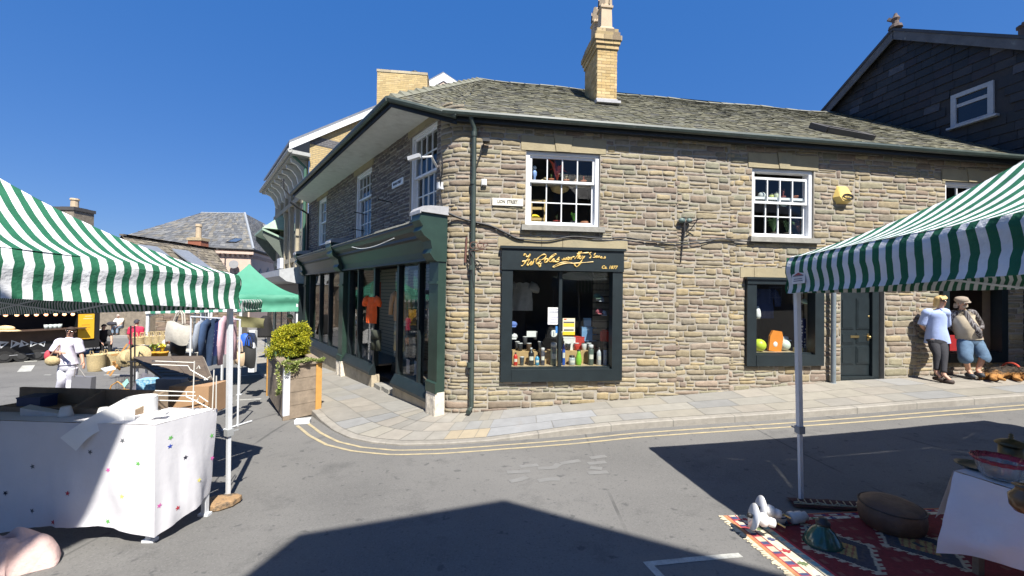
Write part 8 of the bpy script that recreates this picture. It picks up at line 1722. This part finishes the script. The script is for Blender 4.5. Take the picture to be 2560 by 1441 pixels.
def loft_top(q, J, S, hem=.1, w=1.0, belly=(.16, .125), slv=.9, sr=(.07, .058), fl=1.0):
    X = (J['shR'] - J['shL']).normalized(); up_ = (J['neck'] - J['waist']).normalized(); Y = up_.cross(X).normalized(); dn = (J['pelvis'] - J['waist']).normalized(); sc = (J['shL'] + J['shR']) / 2; hw = (J['shR'] - J['shL']).length / 2
    R = [(J['pelvis'] + dn * hem * S, .196 * w * fl, .158 * w * fl), (J['pelvis'], .187 * w, .152 * w), (J['waist'], belly[0] * w, belly[1] * w), (J['chest'], .17 * w, .125 * w), (sc - up_ * .045 * S, (hw / S + .035), .108), (sc + up_ * .015 * S, (hw / S) * .9, .085), (J['neck'] - up_ * .012 * S, .072, .066), (J['neck'] + up_ * .012 * S, .06, .06)]
    rings(q, [(c, X, Y, a * S, b * S) for c, a, b in R])
    if slv:
        for s_ in 'LR':
            a, b, c = J['sh' + s_], J['el' + s_], J['wr' + s_]; P = [a + (sc - a) * .42 - up_ * .012, a - up_ * .012, a + (b - a) * .3, a + (b - a) * min(slv, 1)] + ([b + (c - b) * .45, b + (c - b) * (slv - 1)] if slv > 1.1 else []); limb(q, P, [sr[0] * 1.12 * S, sr[0] * 1.18 * S, sr[0] * 1.05 * S, sr[1] * S] + ([sr[1] * S, sr[1] * .9 * S] if slv > 1.1 else []))
def loft_legs(q, J, S, th=.092, kn=.066, cu=.055, cut=.85, seat=1.0):
    X = (J['hipR'] - J['hipL']).normalized(); up_ = (J['waist'] - J['pelvis']).normalized(); Y = up_.cross(X).normalized(); hc = (J['hipL'] + J['hipR']) / 2
    rings(q, [(hc - up_ * .09 * S, X, Y, .13 * S * seat, .105 * S * seat), (hc - up_ * .03 * S, X, Y, .172 * S * seat, .132 * S * seat), (J['pelvis'], X, Y, .168 * S * seat, .134 * S * seat), (J['pelvis'] + up_ * .12 * S, X, Y, .14 * S * seat, .105 * S * seat)])
    for s_ in 'LR':
        h = hc + (J['hip' + s_] - hc) * .92 - up_ * .02 * S; k, a = J['kn' + s_], J['an' + s_]; e = k + (a - k) * cut
        limb(q, [h, h + (k - h) * .5, k] + ([k + (a - k) * .4 * cut, e] if cut > .3 else [e]), [th * 1.04 * S, th * S, kn * S] + ([(kn + cu) / 2 * S, cu * S] if cut > .3 else [cu * S]), 14)
def figure(label, J, head, face, mats, hair='short', hairc=(.1, .07, .05), clothes=(), scale=1.0, hands=True, hat=None, skinm=None, glasses=False, beard=None, feet='shoe', shoec=(.03, .03, .03)):
    """J: joints in the world, head: centre, face: direction the face looks"""
    sk = skinm or SKINM; base = (J['toeL'] + J['toeR']) / 2; t = thing('person', label, 'person', (base.x, base.y, min(J['toeL'].z, J['toeR'].z) - .02)); S = scale
    up_ = (head - J['neck']).normalized(); f = Vector(face); f = (f - up_ * f.dot(up_)).normalized(); sd = f.cross(up_).normalized()
    R_ = {'pelvis': .12, 'waist': .115, 'chest': .125, 'neck': .052, 'headb': .062, 'headc': .085, 'headt': .078, 'shL': .062, 'shR': .062, 'elL': .042, 'elR': .042, 'wrL': .03, 'wrR': .03, 'hipL': .092, 'hipR': .092, 'knL': .06, 'knR': .06, 'anL': .04, 'anR': .04, 'toeL': .032, 'toeR': .032}
    B = {k: (J[k], R_[k] * S) for k in J}
    B['headb'] = (head - up_ * .058 * S + f * .014 * S, (.05 * S, .056 * S)); B['headc'] = (head + up_ * .008 * S, (.07 * S, .08 * S)); B['headt'] = (head + up_ * .06 * S, (.06 * S, .066 * S))
    E = [('pelvis', 'waist'), ('waist', 'chest'), ('chest', 'neck'), ('neck', 'headb'), ('headb', 'headc'), ('headc', 'headt')]
    for s_ in 'LR':
        E += [('chest', 'sh' + s_), ('sh' + s_, 'el' + s_), ('el' + s_, 'wr' + s_), ('pelvis', 'hip' + s_), ('hip' + s_, 'kn' + s_), ('kn' + s_, 'an' + s_), ('an' + s_, 'toe' + s_)]
        if hands:
            w_, e_ = J['wr' + s_], J['el' + s_]; d = (w_ - e_).normalized(); a = d.cross(f).normalized() if abs(d.dot(f)) < .95 else sd; b = d.cross(a)
            B['pa' + s_] = (w_ + d * .06 * S, (.036 * S, .018 * S)); E.append(('wr' + s_, 'pa' + s_))
            for k in range(4):
                o = (k - 1.5) * .017; L = (.075, .085, .08, .062)[k]; n1, n2 = 'f%d%s' % (k, s_), 'g%d%s' % (k, s_); r0_ = w_ + d * (.085 * S) + b * o * S
                B[n1] = (r0_ + d * L * .5 * S + a * .006, .0085 * S); B[n2] = (r0_ + d * L * S + a * (.02 + .004 * k) * S, .007 * S); E += [('pa' + s_, n1), (n1, n2)]
            B['th' + s_] = (w_ + d * .05 * S - b * .045 * S + a * .01, .010 * S); B['ti' + s_] = (w_ + d * .085 * S - b * .052 * S + a * .02, .008 * S); E += [('wr' + s_, 'th' + s_), ('th' + s_, 'ti' + s_)]
    skin('body', B, E, 'pelvis', sk, t)
    S *= .91
    def hp(x, y, z): return head + sd * x * S + f * y * S + up_ * z * S
    q = MB(); q.tube([hp(0, .07, .025), hp(0, .098, -.012), hp(0, .088, -.022)], [.009 * S, .015 * S, .011 * S], 8); q.build('nose', sk, t, True)
    for s_ in (-1, 1): q = MB(); q.ball(hp(s_ * .082, -.005, .0), (.016 * S, .016 * S, .03 * S), 8, 6); q.build('ear', sk, t, True)
    q = MB(); q.tube([hp(-.026, .078, -.052), hp(0, .084, -.05), hp(.026, .078, -.052)], .0065 * S, 6); q.build('mouth', pbr('lips', (.36, .13, .11), rough=.5), t, True)
    if glasses:
        q = MB()
        for s_ in (-1, 1): q.ball(hp(s_ * .034, .076, .018), (.033 * S, .022 * S, .02 * S), 10, 6, None, Matrix((sd, f, up_)).transposed().to_4x4()); q.tube([hp(s_ * .062, .06, .02), hp(s_ * .085, -.01, .02)], .005 * S, 5)
        q.tube([hp(-.01, .088, .02), hp(.01, .088, .02)], .005, 5); q.build('sunglasses', SHADES, t, True)
    else:
        for s_ in (-1, 1): q = MB(); q.ball(hp(s_ * .032, .068, .018), .012 * S, 8, 6); e_ = q.build('eye', cmat((.75, .74, .72), .3), t, True); q = MB(); q.ball(hp(s_ * .032, .076, .018), .006 * S, 6, 5); q.build('iris', cmat((.08, .05, .03), .3), e_, True)
    HM = pbr('hair_%02x%02x%02x' % tuple(int(c * 255) for c in hairc), hairc, rough=.7, var=.3, vs=18, bump=.5, bs=40)
    q = MB(); Rm = Matrix((sd, f, up_)).transposed().to_4x4()
    if hair == 'bob':
        def hf(u, v):
            a = -2.25 + 4.5 * u; top = math.sin(v * 1.57); rr = .1 * (1 if v < .6 else 1); y = -.012
            if v < .5: k = v / .5; return hp(math.sin(a) * (.112 + .012 * math.sin(k * 3)), -.02 - math.cos(a) * .095, -.135 + .17 * k) + noise_v(a, k) * .006
            k = (v - .5) / .5; return hp(math.sin(a) * .112 * math.cos(k * 1.5), -.02 - math.cos(a) * .095 * math.cos(k * 1.5) + .03 * k, .035 + .085 * math.sin(k * 1.57))
        q.grid(hf, 22, 14)
        q.grid(lambda u, v: hp((u - .5) * .17 * (1 - .1 * v), .072 + .02 * math.sin(math.pi * u) - .05 * v * v, .055 + .06 * v), 8, 5)
    elif hair != 'none':
        lo = {'short': .0, 'tied': -.02, 'long': -.1}[hair]
        def hf(u, v):
            a = 2 * math.pi * u; back = .5 - .5 * math.cos(a); zlo = .075 - (.075 - lo + .055) * back; th = v * 1.57; z = zlo + (.108 - zlo) * math.sin(th)
            return hp(math.sin(a) * (.091 * math.cos(th * .97)), .088 * math.cos(a) * math.cos(th * .97) - .008, z)
        q.grid(hf, 24, 10)
        if hair == 'tied': q.ball(hp(0, -.1, .01), (.035 * S, .035 * S, .04 * S), 8, 6)
        if hair == 'long': q.tube([hp(-.04, -.07, -.02), hp(-.05, -.075, -.12)], .035, 8); q.tube([hp(.04, -.07, -.02), hp(.05, -.075, -.12)], .035, 8)
    if hair != 'none': q.build('hair', HM, t, True)
    if beard: q = MB(); q.ball(hp(0, .055, -.075), (.058 * S, .045 * S, .05 * S), 12, 8, None, Rm); q.ball(hp(0, .082, -.04), (.04 * S, .014 * S, .012 * S), 8, 5, None, Rm); q.build('beard', pbr('beard', beard, rough=.9, var=.3, vs=20, bump=.5, bs=40), t, True)
    if hat:
        hm = pbr('cap_cloth', hat, rough=.9, var=.15, vs=9, bump=.3, bs=30); q = MB(); T = Matrix.Translation(head) @ Rm
        q.lathe([(.099 * S, .045 * S), (.105 * S, .07 * S), (.095 * S, .11 * S), (.06 * S, .128 * S), (.0, .132 * S)], 18, T @ Matrix.Scale(1.12, 4, (0, 1, 0)), cap=False); c_ = q.build('cap', hm, t, True)
        q = MB(); q.grid(lambda u, v: hp((u - .5) * .17 * (1 - .45 * v), .085 + .075 * v * math.sin(math.pi * (.15 + .7 * u)), .055 - .015 * v), 10, 4); q.build('peak', hm, c_, True)
    S = scale
    for s_ in 'LR':
        a, to = J['an' + s_], J['toe' + s_]; d = (to - a); d.z = 0; d.normalize(); q = MB(); c = a + d * .055 * S; zf_ = to.z - .03 * S
        if feet == 'sandal':
            q.tube([Vector((a.x, a.y, zf_)) - d * .05, Vector((c.x, c.y, zf_)), Vector((to.x, to.y, zf_)) + d * .04], [.036, .045, .042], 8); q.tube([Vector((c.x, c.y, zf_ + .055)) + d.cross(Vector((0, 0, 1))) * .045, Vector((c.x, c.y, zf_ + .075)), Vector((c.x, c.y, zf_ + .055)) - d.cross(Vector((0, 0, 1))) * .045], .014, 6)
        else:
            q.tube([Vector((a.x, a.y, zf_ + .03)) - d * .055, Vector((a.x, a.y, zf_ + .045)), Vector((c.x, c.y, zf_ + .04)), Vector((to.x, to.y, zf_ + .03)), Vector((to.x, to.y, zf_ + .025)) + d * .045], [.036, .05, .05, .046, .028], 10)
        q.build('sandal' if feet == 'sandal' else 'shoe', cmat(shoec, .7), t, True)
    for name, kind, mat, a_ in clothes:
        q = MB()
        if kind == 'top': loft_top(q, J, S, **a_)
        else: loft_legs(q, J, S, **a_)
        q.build(name, mat, t, True)
    return t
def noise_v(a, k): return Vector((noise.noise((a * 3, k * 3, 1)), noise.noise((a * 3, k * 3, 5)), 0))
def dw(px, py, off): v = PR.hit(px, py, off); return v
def fab(name, c, **k): return pbr(name, c, rough=.9, var=k.get('var', .12), vs=k.get('vs', 6), bump=.3, bs=14)
# --- woman leaning on the wall
def JW(d): return {k: Vector(v) for k, v in d.items()}
J = JW(dict(neck=dw(2350, 773, .30), chest=dw(2340, 794, .27), waist=dw(2341, 822, .28), pelvis=dw(2342, 843, .26), shL=dw(2318, 781, .24), shR=dw(2362, 780, .36), elL=dw(2303, 814, .16), elR=dw(2367, 815, .22), wrL=dw(2322, 832, .09), wrR=dw(2350, 833, .09),
    hipL=dw(2331, 850, .27), hipR=dw(2353, 850, .31), knL=dw(2342, 886, .38), knR=dw(2360, 886, .44), anL=dw(2341, 930, .40), anR=dw(2359, 938, .52), toeL=dw(2354, 946, .50), toeR=dw(2377, 952, .62)))
hd = dw(2352, 752, .34); fc_ = Vector((.2, -.97, -.08)); bl = fab('blue_shirt', (.36, .45, .72))
figure('blonde woman in a pale blue shirt and dark leggings leaning on the stone wall', J, hd, fc_, None, 'bob', (.62, .42, .17), [('shirt', 'top', bl, dict(hem=.13, w=1.0, belly=(.155, .128), slv=.95, sr=(.074, .068), fl=1.04)), ('leggings', 'legs', fab('charcoal_leggings', (.03, .03, .036)), dict(th=.088, kn=.064, cu=.047, cut=.9))], .97, glasses=True, feet='sandal', shoec=(.04, .025, .02))
# --- man in a flat cap
J = JW(dict(neck=dw(2405, 776, .34), chest=dw(2407, 798, .32), waist=dw(2417, 824, .36), pelvis=dw(2423, 845, .33), shL=dw(2382, 784, .27), shR=dw(2429, 782, .36), elL=dw(2379, 814, .18), elR=dw(2450, 810, .30), wrL=dw(2388, 832, .14), wrR=dw(2449, 838, .36),
    hipL=dw(2411, 851, .32), hipR=dw(2437, 851, .36), knL=dw(2413, 893, .42), knR=dw(2458, 893, .48), anL=dw(2421, 926, .36), anR=dw(2444, 926, .44), toeL=dw(2431, 941, .46), toeR=dw(2455, 939, .56)))
hd = dw(2404, 757, .38); fc_ = Vector((.15, -.98, .02)); plaid = brickmat('dark_plaid', (.06, .05, .05), (.10, .085, .085), (.26, .25, .25), .055, .04, .005, use_uv=False, bump=.1)
mn = figure('bearded man in a flat cap, cream waistcoat and denim shorts leaning on the shop window', J, hd, fc_, None, 'long', (.33, .29, .25), [('plaid_shirt', 'top', plaid, dict(hem=.03, w=1.0, belly=(.17, .15), slv=1.4, sr=(.068, .055))), ('waistcoat', 'top', fab('cream_waistcoat', (.40, .34, .25), var=.15), dict(hem=.03, w=1.02, belly=(.182, .172), slv=0)), ('denim_shorts', 'legs', fab('blue_denim', (.09, .15, .23), var=.35, vs=9), dict(th=.115, kn=.105, cu=.11, cut=.16, seat=1.05))], 1.0, hat=(.28, .23, .18), skinm=SKIN2, beard=(.36, .30, .23), shoec=(.035, .04, .05))
X_ = (J['shR'] - J['shL']).normalized(); F_ = -Vector((0, 0, 1)).cross(X_).normalized(); q = MB(); PP_ = [J['neck'] + F_ * .09, J['chest'] + F_ * .155 + X_ * .02, J['waist'] + F_ * .205 + X_ * .05, J['pelvis'] + F_ * .16 + X_ * .06]; PP_ = smoothpts(PP_, 4)
q.grid(lambda u, v: PP_[min(12, int(v * 12 + .5))] + X_ * ((u - .5) * (.09 + .04 * v)) - F_ * (.03 * abs(2 * u - 1)), 4, 12); q.build('shirt_front', plaid, mn, True)
# --- woman in white walking across the market
gw_ = gpt(160, 1000); dWm = (gw_ - EYE).dot(CF)
def WJ(x, y, o=0): return at(x, y, dWm + o)
J = JW(dict(neck=WJ(174, 845), chest=WJ(171, 864), waist=WJ(171, 890), pelvis=WJ(170, 908), shL=WJ(149, 854), shR=WJ(194, 854), elL=WJ(133, 880, -.05), elR=WJ(203, 884), wrL=WJ(153, 882, -.22), wrR=WJ(208, 906, -.08), hipL=WJ(160, 916), hipR=WJ(181, 916), knL=WJ(155, 950, -.06), knR=WJ(178, 950, .03), anL=WJ(149, 987, .06), anR=WJ(176, 987, -.05), toeL=WJ(148, 996, -.08), toeR=WJ(177, 997, -.2)))
hd = WJ(177, 828, -.02); WBL = pbr('white_blouse', (.66, .62, .72), rough=.9, var=.22, vs=9, bump=.3, bs=14, dirt=(.45, .30, .45), ds=14, dk=(.66, .74)); WTR = pbr('white_trousers', (.68, .67, .74), rough=.9, var=.08, bump=.35, bs=10)
figure('woman in white blouse and trousers with sunglasses walking with a straw bag', J, hd, Vector((.5, -.85, .05)), None, 'tied', (.05, .03, .02), [('blouse', 'top', WBL, dict(hem=.02, w=.98, belly=(.145, .115), slv=.95, sr=(.075, .085))), ('trousers', 'legs', WTR, dict(th=.098, kn=.078, cu=.085, cut=.93))], 1.0, skinm=SKIN2, glasses=True, feet='sandal', shoec=(.3, .16, .1))
v = WJ(131, 903, -.18); t = thing('straw_bag', 'small pale straw shoulder bag carried by the woman in white', 'bag', v); q = MB(); q.ball(v, (.15, .09, .11), 14, 10); q.build('bag_body', STRAW, t, True); q = MB(); q.tube([v + Vector((-.1, 0, .06)), WJ(150, 862, -.14), v + Vector((.1, 0, .06))], .012, 6); q.build('strap', cmat((.35, .25, .18)), t)
v = WJ(121, 890, -.05); q = MB(); q.ball(v, (.07, .07, .13), 10, 8); tag(q.build('red_pouch', cmat((.45, .05, .07), .7), None, True, loc=v), 'red cloth pouch hanging behind the straw shoulder bag', 'bag')
v = at(205, 997, dWm - .35); v.z = gz(v.x, v.y); t = thing('carrier_bag', 'plain grey carrier bag with long cord handles beside the woman in white', 'bag', v); hh = at(205, 941, dWm - .35).z - v.z; w_ = .215
q = MB(Matrix.Translation(v) @ Matrix.Rotation(.05, 4, 'Y')); q.prism([Vector(p) for p in ((-w_, -.07, 0), (w_, -.07, 0), (w_, .07, 0), (-w_, .07, 0))], [Vector(p) for p in ((-w_, -.05, hh), (w_, -.05, hh), (w_, .05, hh), (-w_, .05, hh))]); q.build('bag_body', pbr('grey_paper', (.15, .15, .165), rough=.85, var=.06), t)
q = MB(); q.tube([v + Vector((-.12, -.06, hh)), v + Vector((-.10, -.05, hh + .28)), v + Vector((.12, -.06, hh))], .006, 5); q.build('cord_handle', cmat((.2, .17, .15)), t)
# --- generic smaller figures
def stand(label, foot, h, yaw, top, legs, hair='short', hairc=(.06, .04, .03), pose=None, short=False, hat=None, sk=None, feetc=(.03, .03, .03)):
    k = h / 1.72; P = dict(neck=(0, .0, 1.46), chest=(0, .0, 1.28), waist=(0, .01, 1.07), pelvis=(0, 0, .93), shL=(-.17, 0, 1.39), shR=(.17, 0, 1.39), elL=(-.23, -.03, 1.12), elR=(.23, -.03, 1.12), wrL=(-.22, .10, .88), wrR=(.22, .10, .88), hipL=(-.09, 0, .9), hipR=(.09, 0, .9), knL=(-.10, .03, .49), knR=(.10, .0, .49), anL=(-.10, -.02, .08), anR=(.11, -.06, .08), toeL=(-.12, .12, .03), toeR=(.13, .09, .03), head=(0, .02, 1.62))
    P.update(pose or {}); M = Matrix.Translation(foot) @ Matrix.Rotation(yaw, 4, 'Z') @ Matrix.Scale(k, 4); J = {n: M @ Vector(p) for n, p in P.items()}; hd = J.pop('head'); f = (M.to_3x3() @ Vector((0, 1, 0)))
    return figure(label, J, hd, f, None, hair, hairc, [('top', 'top', fab('top_%d' % (int(top[0] * 1e3) + int(top[1] * 1e5)), top), dict(slv=.8)), ('trousers', 'legs', fab('leg_%d' % (int(legs[0] * 1e3) + int(legs[2] * 1e5)), legs), dict(cut=.12 if short else .9, kn=.085 if short else .07, cu=.09 if short else .06))], k, hat=hat, skinm=sk, shoec=feetc)
v = gpt(338, 916); d = (v - EYE).dot(CF); stand('man in a crimson t shirt and dark shorts seen from behind at the straw stall', v, (916 - 799) * d / 1000, rad(10), (.50, .025, .07), (.03, .035, .06), short=True, hairc=(.03, .03, .04))
v = gpt(724, 915); d = 12.6; v = at(726, 800, d); v = onG(v.x, v.y); stand('grey haired man in a white t shirt behind the golden conifer', v, at(726, 786, (v - EYE).dot(CF)).z - v.z, rad(60), (.68, .68, .7), (.08, .09, .12), hairc=(.25, .24, .22))
v = gpt(252, 888); sit = dict(pelvis=(0, -.05, .5), waist=(0, .0, .66), chest=(0, .08, .86), neck=(0, .15, 1.02), head=(0, .2, 1.17), shL=(-.17, .1, .96), shR=(.17, .1, .96), elL=(-.22, .25, .72), elR=(.22, .25, .72), wrL=(-.15, .45, .55), wrR=(.15, .45, .55), hipL=(-.1, 0, .48), hipR=(.1, 0, .48), knL=(-.12, .42, .48), knR=(.12, .42, .48), anL=(-.12, .42, .08), anR=(.12, .42, .08), toeL=(-.13, .56, .03), toeR=(.13, .56, .03))
stand('person in black sitting bent forward beside the black food trailer', v, 1.75, rad(-115), (.015, .015, .016), (.02, .02, .022), pose=sit, hairc=(.02, .02, .02))
t = thing('folding_chair', 'black folding chair under the person in black beside the trailer', 'chair', v); T = Matrix.Translation(v) @ Matrix.Rotation(rad(-115), 4, 'Z')
q = MB(T); q.box(-.22, .22, -.22, .22, .37, .40); q.build('chair_seat', BLKP, t); q = MB(T); q.box(-.22, .22, -.25, -.22, .4, .85); q.build('chair_back', BLKP, t)
for x in (-.2, .2):
    for y0, y1 in ((-.2, .2), (.2, -.2)): q = MB(T); q.bar((x, y0, 0), (x, y1, .39), .022); q.build('chair_leg', BLKP, t)
v = PF.pos(fa(315), 0, .62); v = onG(v.x, v.y, .12); stand('person in white top and jeans sitting by the far stone terrace', v, 1.7, rad(190), (.68, .66, .62), (.2, .26, .34), pose={k: (a, b - .25, c * (1.0)) for k, (a, b, c) in sit.items()}, hairc=(.5, .45, .4))
q = MB(); c = v + Vector((0, -.35, .72)); q.ball(c, (.3, .12, .13), 10, 8); tag(q.build('dark_bag', cmat((.03, .03, .04), .8), None, True, loc=c), 'dark bag on the lap of the far seated person', 'bag')
q = MB(); c = onG(v.x - .15, v.y - .75, .3); q.ball(c, (.34, .2, .22), 10, 8); tag(q.build('white_sack', cmat((.62, .62, .6), .8), None, True, loc=c), 'white sack on the far pavement at the feet of the seated person', 'bag')
q = MB(); q.box(v.x - .5, v.x + .5, v.y + .02, v.y + .42, v.z - .1, v.z + .38); tag(q.build('stone_ledge', pbr('far_stone', ()), None, loc=(v.x, v.y + .2, v.z)), 'low stone ledge under the far seated person', 'ledge')
# --- german shepherd lying by the wall
def DW(px, py, o): return PR.hit(px, py, o)
D = {'rump': (DW(2481, 930, .5), .115), 'loin': (DW(2500, 927, .52), .125), 'ribs': (DW(2526, 927, .54), .15), 'chest': (DW(2546, 928, .56), .14), 'neck': (DW(2563, 927, .6), .09), 'skull': (DW(2580, 929, .62), .08), 'muzzle': (DW(2594, 937, .68), .042), 'nose': (DW(2600, 940, .7), .028),
     't1': (DW(2468, 938, .5), .045), 't2': (DW(2459, 944, .5), .05), 't3': (DW(2452, 946, .52), .03), 'th': (DW(2488, 937, .6), .085), 'hock': (DW(2478, 947, .72), .032), 'hp': (DW(2494, 949, .78), .03), 'th2': (DW(2497, 938, .62), .075), 'hock2': (DW(2497, 947, .74), .03), 'hp2': (DW(2516, 951, .84), .03),
     'shd': (DW(2548, 938, .64), .075), 'elb': (DW(2536, 947, .70), .04), 'fp': (DW(2555, 952, .86), .03), 'shd2': (DW(2556, 936, .62), .06), 'elb2': (DW(2560, 948, .7), .035), 'fp2': (DW(2578, 953, .86), .03)}
DE = [('rump', 'loin'), ('loin', 'ribs'), ('ribs', 'chest'), ('chest', 'neck'), ('neck', 'skull'), ('skull', 'muzzle'), ('muzzle', 'nose'), ('rump', 't1'), ('t1', 't2'), ('t2', 't3'), ('rump', 'th'), ('th', 'hock'), ('hock', 'hp'), ('loin', 'th2'), ('th2', 'hock2'), ('hock2', 'hp2'), ('chest', 'shd'), ('shd', 'elb'), ('elb', 'fp'), ('chest', 'shd2'), ('shd2', 'elb2'), ('elb2', 'fp2')]
dz_ = D['ribs'][0].z; FUR, nt, b_, tc = newmat('shepherd_fur'); sx = nt.nodes.new('ShaderNodeSeparateXYZ'); ge = nt.nodes.new('ShaderNodeNewGeometry'); nt.links.new(ge.outputs['Position'], sx.inputs[0])
mp = nt.nodes.new('ShaderNodeMapping'); mp.inputs['Scale'].default_value = (8, 8, 40); nt.links.new(tc.outputs['Object'], mp.inputs[0]); n1 = _noise(nt, mp.outputs[0], 1.5, 4, .7); n2 = _noise(nt, tc.outputs['Object'], 5, 3, .6)
hgt = _math(nt, 'ADD', _math(nt, 'SUBTRACT', sx.outputs[2], dz_ - .03), _math(nt, 'MULTIPLY', _math(nt, 'SUBTRACT', n2, .5), .22)); k_ = _ramp(nt, hgt, -.02, .035)
tan_ = _mix(nt, _ramp(nt, n1, .35, .65), (.48, .24, .06), (.26, .11, .03)); blk = _mix(nt, _ramp(nt, n1, .4, .7), (.015, .012, .01), (.08, .05, .025)); nt.links.new(_mix(nt, k_, tan_, blk), b_.inputs['Base Color']); b_.inputs['Roughness'].default_value = .85; bumpn(nt, b_, n1, .9, .03)
dg_ = thing('dog', 'black and tan shaggy dog lying on the pavement beside the man in shorts', 'dog', (D['ribs'][0].x, D['ribs'][0].y, D['fp'][0].z))
skin('body', D, DE, 'loin', FUR, dg_)
for s_ in (-1, 1): q = MB(); c = D['skull'][0] + Vector((0, .03 * s_, .06)); q.prism([c + Vector((-.02, .03 * s_, 0)), c + Vector((.03, .02 * s_, 0)), c + Vector((.0, .055 * s_, 0))], [c + Vector((0, .04 * s_, .1)), c + Vector((.005, .038 * s_, .1)), c + Vector((0, .045 * s_, .1))]); q.build('ear', FUR, dg_)
q = MB(); c = D['ribs'][0]; q.tube([c + Vector((.02, .12 * math.cos(a) * 1.28, .12 * math.sin(a) * 1.28)) for a in [.4 + i * .3 for i in range(8)]], .018, 6); q.build('harness', cmat((.5, .06, .03), .7), dg_)
tuft = MB(); r = random.Random(5)
for i in range(900):
    k = r.choice(['rump', 'loin', 'ribs', 'chest', 'th', 't1', 't2', 'shd']); p0, rr = D[k]; a = Vector((r.gauss(0, 1), r.gauss(0, 1), r.gauss(0, .8))).normalized(); p = p0 + Vector((r.gauss(0, .06), 0, 0)) + a * rr * .98
    if p.z < gz(p.x, p.y) + .1: continue
    e_ = p + a * .03 + Vector((-.05, 0, -.025)) * r.uniform(.5, 1.3); s_ = a.cross(Vector((1, 0, 0))).normalized() * .008; tuft.add([p - s_, p + s_, e_], [(0, 1, 2)])
tuft.build('coat_tufts', FUR, dg_)
